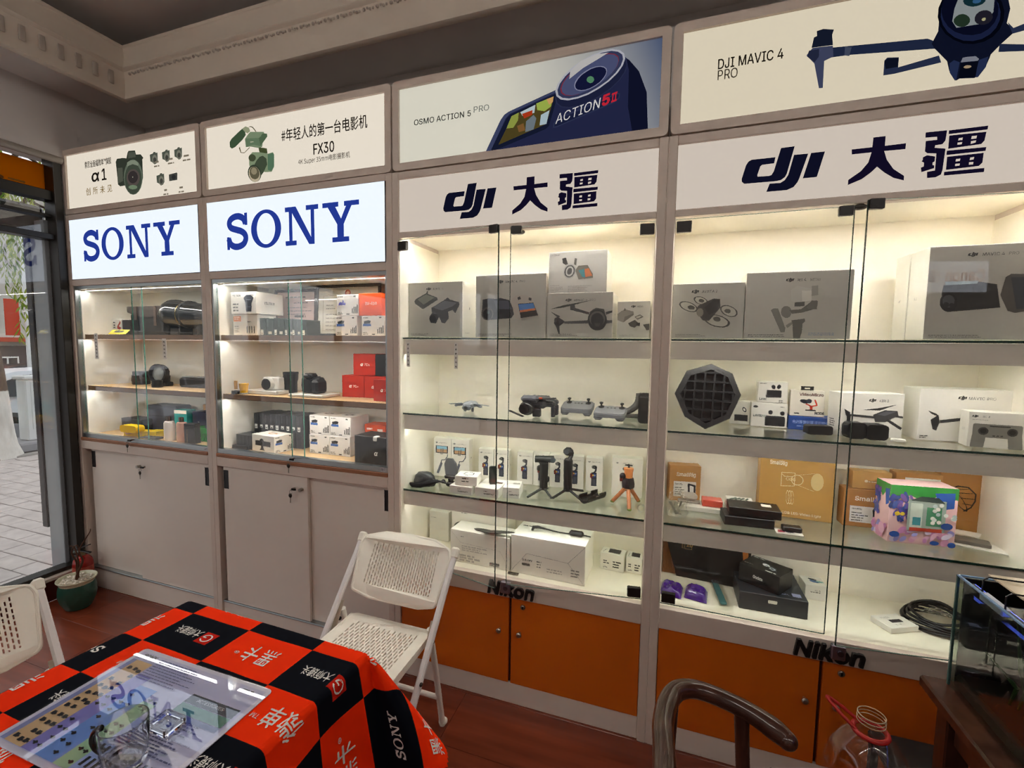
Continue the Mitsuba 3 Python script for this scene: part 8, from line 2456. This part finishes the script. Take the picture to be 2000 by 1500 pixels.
def vlog_front(p, w, h):
    p.rect(w * .16, h * .36, w * .84, h * .66, '#26272a').ell(w * .45, h * .66, 0.017, 0.013, '#1b1c1e').ell(w * .46, h * .52, 0.016, 0.016, '#3a3b40').ell(w * .46, h * .52, 0.009, 0.009, '#121214').rect(w * .42, h * .12, w * .52, h * .38, '#33343a').poly([(w * .36, h * .10), (w * .58, h * .10), (w * .52, h * .26), (w * .42, h * .26)], '#3d3e44')


carton('white box with a dark camera grip picture, front left of the bottom shelf', -2.215, 0.090, ZS3, 0.192, 0.125, 0.096, -8, '#dedbd1', None, vlog_front, spec2, None, lambda p, w, h: p.ell(w * .52, h * .5, 0.034, 0.018, '#c58a5a', 0, 0.62))
for lab, x_, z_ in (('white spec box, lower left of the four stacked on the bottom shelf', -1.874, 0), ('white spec box, lower right of the four stacked on the bottom shelf', -1.735, 0), ('white spec box, upper left of the four stacked on the bottom shelf', -1.874, 1), ('white spec box, upper right of the four stacked on the bottom shelf', -1.733, 1)):
    carton(lab, x_, 0.168 + 0.004 * z_, ZS3 + z_ * 0.1085, 0.137, 0.165, 0.107, -1, '#e2e0da', None, spec2, None, None, (lambda p, w, h: p.ell(w * .5, h * .5, .03, .02, '#8d8a84', 0, 0.5)) if z_ else None)
k = thing('box_plinth', 'plain dark box under the small orange boxes at the rear right', 'box')
MB('#26221f').box(-1.568, -1.290, 0.255, 0.375, ZS3 + 0.001, ZS3 + 0.104, bev=0.002).put(k + '__body', 'satin')
for lab, x_ in (('small orange box, left of the pair behind the black box', -1.566), ('small orange box, right of the pair behind the black box', -1.428)):
    carton(lab, x_, 0.255, ZS3 + 0.105, 0.134, 0.10, 0.066, 0, '#cf4715', None, lambda p, w, h: (p.text('SONY', w * .10, h * .55, 0.010, '#f0e6dc', bold=0.04), p.text('α', w * .10, h * .20, 0.012, '#f0e6dc', slant=0.25), p.rect(w * .62, h * .40, w * .88, h * .66, '#d9c9bd')))
k = carton('large black box with a white letter and a white clip on the lid', -1.493, 0.064, ZS3, 0.232, 0.135, 0.148, -3, '#0e0f10', None, lambda p, w, h: p.text('α', w * .52, h * .36, 0.024, '#e6e4de', bold=0.03, slant=0.25))
MB('#d9d8d2').box(-1.374, -1.352, 0.052, 0.085, ZS3 + 0.128, ZS3 + 0.1515, bev=0.003).put(k + '__clip', 'satin', label='white clip')

# --- first cabinet, top shelf
k = thing('camera_bag', 'black camera bag with a curved flap on the top shelf', 'bag')
m = MB('#121110')
m.box(-3.330, -2.985, 0.17, 0.34, ZS1 + 0.001, ZS1 + 0.150, bev=0.02)
m.put(k + '__body', 'matte')
m = MB('#2b201a')
a = np.linspace(-1, 1, 12)
v, f = [], []
for i, t in enumerate(a):
    v += [(-3.335 + 0.36 * (t + 1) / 2, 0.163, ZS1 + 0.150 - 0.035 * (1 - t * t)), (-3.335 + 0.36 * (t + 1) / 2, 0.163, ZS1 + 0.185), (-3.335 + 0.36 * (t + 1) / 2, 0.33, ZS1 + 0.19)]
for i in range(11):
    f += [[i * 3, i * 3 + 3, i * 3 + 4, i * 3 + 1], [i * 3 + 1, i * 3 + 4, i * 3 + 5, i * 3 + 2]]
m.raw(v, np.array(f)).put(k + '__flap', 'satin')
for x_ in (-3.25, -3.07):
    MB('#3b2a1e').box(x_ - 0.012, x_ + 0.012, 0.158, 0.164, ZS1 + 0.06, ZS1 + 0.185, bev=0.002).put(k + '__strap', 'satin', label='brown strap')
carton('small white card box with a red hand sign', -3.390, 0.105, ZS1 + 0.022, 0.090, 0.03, 0.078, 0, '#d5d2c8', None, lambda p, w, h: (p.poly([(w * .50, h * .40), (w * .85, h * .85), (w * .92, h * .70), (w * .70, h * .42), (w * .95, h * .30), (w * .80, h * .14), (w * .52, h * .22)], '#a33226'), p.text('No', w * .1, h * .66, .010, '#2a2926', bold=.03), p.lines(w * .12, h * .45, w * .24, 2, .014, '#2a2926', .008, 81)))
carton('small dark box between the white card box and the camera bag', -3.292, 0.105, ZS1, 0.075, 0.05, 0.095, 0, '#1a1613')
k = thing('price_tag', 'yellow sign with black lettering lying on the shelf edge', 'sign')
m = MB('#d8c21a').box(0, 0.168, 0, 0.055, 0, 0.004, bev=0.001)
m.map(lambda v: np.stack([v[:, 0] - 3.392, 0.078 + v[:, 1] * 0.55, ZS1 + 0.002 + v[:, 1] * 0.55 + v[:, 2]], 1)).put(k + '__card', 'satin')
p = Print((0, 0, 0.004), (1, 0, 0), (0, 1, 0), lift=0.001)
p.text('Nikon', 0.035, 0.016, 0.024, '#1a1814', width=0.09, bold=0.06, slant=0.3)
p.mb.map(lambda v: np.stack([v[:, 0] - 3.392, 0.078 + v[:, 1] * 0.55, ZS1 + 0.002 + v[:, 1] * 0.55 + v[:, 2]], 1))
p.put(k + '__print', 'satin')
k = thing('telephoto_lens', 'very large black telephoto lens lying behind the glass', 'lens')
ax = np.array([1.0, -0.10, -0.05])
lo = np.array([-2.935, 0.235, ZS1 + 0.135])
MB('#141617').lathe([(0.060, -0.105), (0.084, -0.098), (0.092, -0.070), (0.092, -0.030), (0.086, -0.015), (0.084, 0.04), (0.080, 0.06), (0.083, 0.065), (0.083, 0.115), (0.076, 0.13), (0.074, 0.20), (0.066, 0.23), (0.060, 0.30), (0.055, 0.36), (0.0, 0.36)], lo, axis=ax, n=40).put(k + '__barrel', 'gloss', smooth=35)
MB('#08090a').lathe([(0.0, -0.085), (0.05, -0.088), (0.062, -0.105)], lo, axis=ax, n=40).put(k + '__front_glass', 'gloss', smooth=50)
MB('#8a7340').lathe([(0.0838, 0.072), (0.0845, 0.074), (0.0838, 0.078)], lo, axis=ax, n=40).put(k + '__gold_ring', 'metal', label='thin gold ring')
MB('#1a1c1d').lathe([(0.0845, 0.085), (0.087, 0.088), (0.087, 0.108), (0.0845, 0.111)], lo, axis=ax, n=40).put(k + '__grip_ring', 'matte')
MB('#17191a').box(-2.745, -2.705, 0.185, 0.225, ZS1 + 0.001, ZS1 + 0.075, bev=0.006).put(k + '__foot', 'satin')
k = thing('lens_stand', 'black support block under the front of the large telephoto lens', 'stand')
MB('#1b1a19').box(-2.985, -2.90, 0.19, 0.29, ZS1 + 0.001, ZS1 + 0.050, bev=0.006).put(k + '__block', 'satin')

# --- first cabinet, middle shelf
k = thing('camera_lens', 'short brown black lens standing at the left of the middle shelf', 'lens')
MB('#241c17').lathe([(0, 0), (0.050, 0), (0.053, 0.006), (0.053, 0.062), (0.048, 0.068), (0.048, 0.088), (0, 0.090)], (-3.395, 0.27, ZS2 + 0.001), n=30).put(k + '__barrel', 'satin', smooth=35)
MB('#3d3128').lathe([(0.0535, 0.02), (0.055, 0.024), (0.055, 0.045), (0.0535, 0.049)], (-3.395, 0.27, ZS2 + 0.001), n=30).put(k + '__grip_ring', 'matte')
k = thing('lens_hood', 'round black lens hood behind the brown black lens', 'lens hood')
MB('#131315').lathe([(0.046, 0.0), (0.050, 0.0), (0.054, 0.060), (0.050, 0.060), (0.046, 0.002)], (-3.255, 0.310, ZS2 + 0.001), n=30).put(k + '__tube', 'satin', smooth=35)
MB('#1b1c1e').lathe([(0, 0.055), (0.04, 0.080), (0.052, 0.086), (0.050, 0.094), (0, 0.100)], (-3.255, 0.310, ZS2 + 0.001), n=30).put(k + '__cap', 'satin', smooth=35)
k = thing('round_reflector', 'round glass front lens on edge on the middle shelf', 'lens')
MB('#17181b').lathe([(0.050, 0.0), (0.060, 0.002), (0.062, 0.040), (0.056, 0.046), (0.052, 0.040), (0.050, 0.010)], (-3.140, 0.235, ZS2 + 0.083), axis=(0.25, -1, 0.1), n=34).put(k + '__ring', 'satin', smooth=40)
MB('#8d9290').lathe([(0.0, 0.030), (0.03, 0.027), (0.051, 0.018)], (-3.140, 0.235, ZS2 + 0.083), axis=(0.25, -1, 0.1), n=34).put(k + '__glass', 'gloss', smooth=60)
MB('#141416').box(-3.165, -3.105, 0.235, 0.29, ZS2 + 0.001, ZS2 + 0.028, bev=0.006).put(k + '__stand', 'satin')
k = thing('filter_case', 'two dark low lens caps on the middle shelf', 'lens cap')
MB('#101012').lathe([(0, 0), (0.030, 0), (0.032, 0.006), (0.030, 0.046), (0, 0.048)], (-3.085, 0.165, ZS2 + 0.001), n=26).put(k + '__cap', 'satin', smooth=40)
k = thing('flash_unit', 'long low black flash unit with a grey top on the middle shelf', 'flash')
m = MB('#151719').box(-2.985, -2.735, 0.235, 0.31, ZS2 + 0.001, ZS2 + 0.062, bev=0.010)
m.put(k + '__body', 'satin')
MB('#6f7576').box(-2.97, -2.75, 0.245, 0.30, ZS2 + 0.0622, ZS2 + 0.070, bev=0.003).put(k + '__top', 'satin')
k = thing('flash_unit', 'small black boxy flash at the right end of the middle shelf', 'flash')
MB('#111214').box(-2.70, -2.50, 0.22, 0.29, ZS2 + 0.001, ZS2 + 0.078, bev=0.008).put(k + '__body', 'satin')
MB('#8d8d88').box(-2.66, -2.54, 0.2185, 0.2195, ZS2 + 0.060, ZS2 + 0.066).put(k + '__print', 'satin')

# --- first cabinet, bottom
carton('low dark grey box left of the yellow pouch', -3.460, 0.170, ZS3, 0.215, 0.11, 0.098, -3, '#26292b')
carton('tall dark grey carrying case behind the yellow pouch', -3.300, 0.225, ZS3, 0.265, 0.13, 0.190, 3, '#3b3f48', None, lambda p, w, h: p.rect(w * .08, h * .62, w * .92, h * .64, '#2a2d34'), name='carrying_case', cat='case', bev=0.012)
k = thing('yellow_pouch', 'yellow zipped pouch on the yellow box', 'pouch')
MB('#d3a90f').prism(sbox(0, 0, 0.155, 0.046).buffer(-0.02).buffer(0.02, 6), (-3.285, 0.105, ZS3 + 0.035), (1, 0, 0), (0, 0, 1), -0.055).put(k + '__pouch', 'satin', smooth=50)
MB('#b98f8a').tube([(-3.28, 0.10, ZS3 + 0.046), (-3.30, 0.085, ZS3 + 0.030), (-3.265, 0.078, ZS3 + 0.018), (-3.225, 0.085, ZS3 + 0.030)], 0.005, n=8).put(k + '__wrist_strap', 'satin', smooth=60)
carton('flat yellow box under the yellow pouch', -3.315, 0.090, ZS3, 0.150, 0.09, 0.033, 4, '#d3b314')
carton('flat yellow box right of the pouch, half behind the pane edge', -3.160, 0.125, ZS3, 0.085, 0.08, 0.036, 6, '#d3b314')
carton('thin dark folder lying before the white bottle', -3.120, 0.060, ZS3, 0.130, 0.055, 0.012, 6, '#2a2d33')
for lab, x_, col, y_ in (('pearl white tall bottle on the bottom shelf', -2.905, '#cfc8c2', 0.105), ('rose bronze tall bottle on the bottom shelf', -2.805, '#b78f7e', 0.112)):
    k = thing('tall_bottle', lab, 'bottle')
    MB(col).lathe([(0, 0), (0.034, 0), (0.037, 0.006), (0.039, 0.06), (0.038, 0.108), (0.030, 0.120), (0.0, 0.122)], (x_, y_, ZS3 + 0.001), n=26, squash=0.7).put(k + '__bottle', 'gloss', smooth=45)
    m = MB('#8d8a88').lathe([(0, 0.1225), (0.014, 0.1225), (0.014, 0.150), (0.0, 0.152)], (x_ - 0.004, y_, ZS3 + 0.001), n=18)
    m.put(k + '__cap', 'metal')
carton('teal paper bag with a small picture behind the pearl white bottle', -3.020, 0.220, ZS3, 0.105, 0.07, 0.172, 4, '#2f8f8c', None, lambda p, w, h: (p.ell(w * .55, h * .32, .012, .018, '#c98a5a'), p.rect(w * .2, h * .22, w * .5, h * .30, '#d9d6c8'), p.rect(0.001, h * .86, w - .001, h - .001, '#d3cfc0')), name='paper_bag', cat='bag')
carton('navy paper bag with pale print behind the rose bottle', -2.880, 0.240, ZS3, 0.088, 0.07, 0.168, 3, '#1c2238', None, lambda p, w, h: (p.lines(w * .15, h * .35, w * .6, 2, .014, '#c9c6b8', .009, 91), p.text('2', w * .4, h * .5, .02, '#c9c6b8', slant=.3)), name='paper_bag', cat='bag')
carton('plain navy bag right of the printed navy bag', -2.785, 0.235, ZS3, 0.078, 0.07, 0.166, 3, '#181b30', None, lambda p, w, h: p.lines(w * .4, h * .82, w * .4, 1, .014, '#8a8a94', .005, 92), name='paper_bag', cat='bag')
carton('brown paper parcel at the back behind the navy bags', -2.905, 0.335, ZS3, 0.120, 0.05, 0.200, 0, '#a5763c')
carton('white box with a rounded top at the back of the bottom shelf', -2.775, 0.330, ZS3, 0.125, 0.05, 0.205, 0, '#cfcabc', bev=0.012)
k = thing('basket', 'green plastic basket holding an orange packet', 'basket')
m = MB('#128a2a')
x0_, x1_, y0_, y1_ = -2.770, -2.475, 0.155, 0.27
rr = sbox(x0_, y0_, x1_, y1_)
m.prism(rr.difference(rr.buffer(-0.004)), (0, 0, ZS3 + 0.084), (1, 0, 0), (0, 1, 0), 0.034)
m.prism(rr, (0, 0, ZS3 + 0.006), (1, 0, 0), (0, 1, 0), 0.005)
for i in range(22):
    x_ = x0_ + 0.003 + (x1_ - x0_ - 0.006) * i / 21
    m.box(x_ - 0.003, x_ + 0.003, y0_, y0_ + 0.003, ZS3 + 0.004, ZS3 + 0.052)
for i in range(9):
    y_ = y0_ + 0.003 + (y1_ - y0_ - 0.006) * i / 8
    for x_ in (x0_, x1_ - 0.003):
        m.box(x_, x_ + 0.003, y_ - 0.003, y_ + 0.003, ZS3 + 0.004, ZS3 + 0.052)
m.put(k + '__weave', 'gloss')
carton('orange packet with a small white figure in the green basket', -2.640, 0.190, ZS3 + 0.007, 0.130, 0.055, 0.150, 3, '#d27a1c', None, lambda p, w, h: (p.poly([(w * .30, h * .30), (w * .62, h * .28), (w * .66, h * .55), (w * .50, h * .80), (w * .38, h * .62)], '#d6d6cf'), p.poly([(w * .36, h * .32), (w * .50, h * .30), (w * .44, h * .52)], '#5fa3b5')), name='packet', cat='packet')
carton('black upright box before the green basket', -2.735, 0.072, ZS3, 0.074, 0.045, 0.122, 10, '#121214', None, lambda p, w, h: p.rect(w * .24, h * .05, w * .30, h * .7, '#6a5a3a'))

# --- paper strips stuck on the glass
for lab, x_, y_, z0_, z1_ in (('white paper strip with dots on the glass beside the window, left of two', -3.405, 0.0165, 1.535, 1.695), ('white paper strip with dots on the glass beside the window, right of two', -2.790, 0.0165, 1.545, 1.665)):
    k = thing('paper_strip', lab, 'sticker')
    m = MB('#d6d4cd').box(x_ - 0.016, x_ + 0.016, y_ - 0.0026, y_ - 0.0014, z0_, z1_)
    m.put(k + '__paper', 'matte')
    p = Print((x_ - 0.016, y_ - 0.0026, z0_), (1, 0, 0), (0, 0, 1))
    for i in range(int((z1_ - z0_) / 0.022)):
        p.ell(0.016, 0.014 + i * 0.022, 0.0055, 0.0045, '#77756e').ell(0.024, 0.012 + i * 0.022, 0.0025, 0.0025, '#9a988f')
    p.put(k + '__print', 'matte')
aL = math.radians(-14)
uL = np.array([math.cos(aL), math.sin(aL), 0])
for lab, s_ in (('white paper strip on the ajar glass door of the third cabinet, nearer the hinge', 0.062), ('white paper strip on the ajar glass door of the third cabinet, nearer the free edge', 0.345)):
    k = thing('paper_strip', lab, 'sticker')
    o_ = np.array([D1[0] + 0.036, -0.006, 0]) + uL * s_ + np.array([uL[1], -uL[0], 0]) * 0.0012
    p = Print(o_ + [0, 0, 1.545], uL, (0, 0, 1), lift=0.0002)
    p.rect(-0.010, 0, 0.010, 0.112, '#d6d4cd')
    p.put(k + '__paper', 'matte')
    p = Print(o_ + [0, 0, 1.545], uL, (0, 0, 1), lift=0.0005)
    for i in range(6):
        p.ell(0, 0.010 + i * 0.0185, 0.004, 0.004, '#77756e')
    p.put(k + '__print', 'matte')
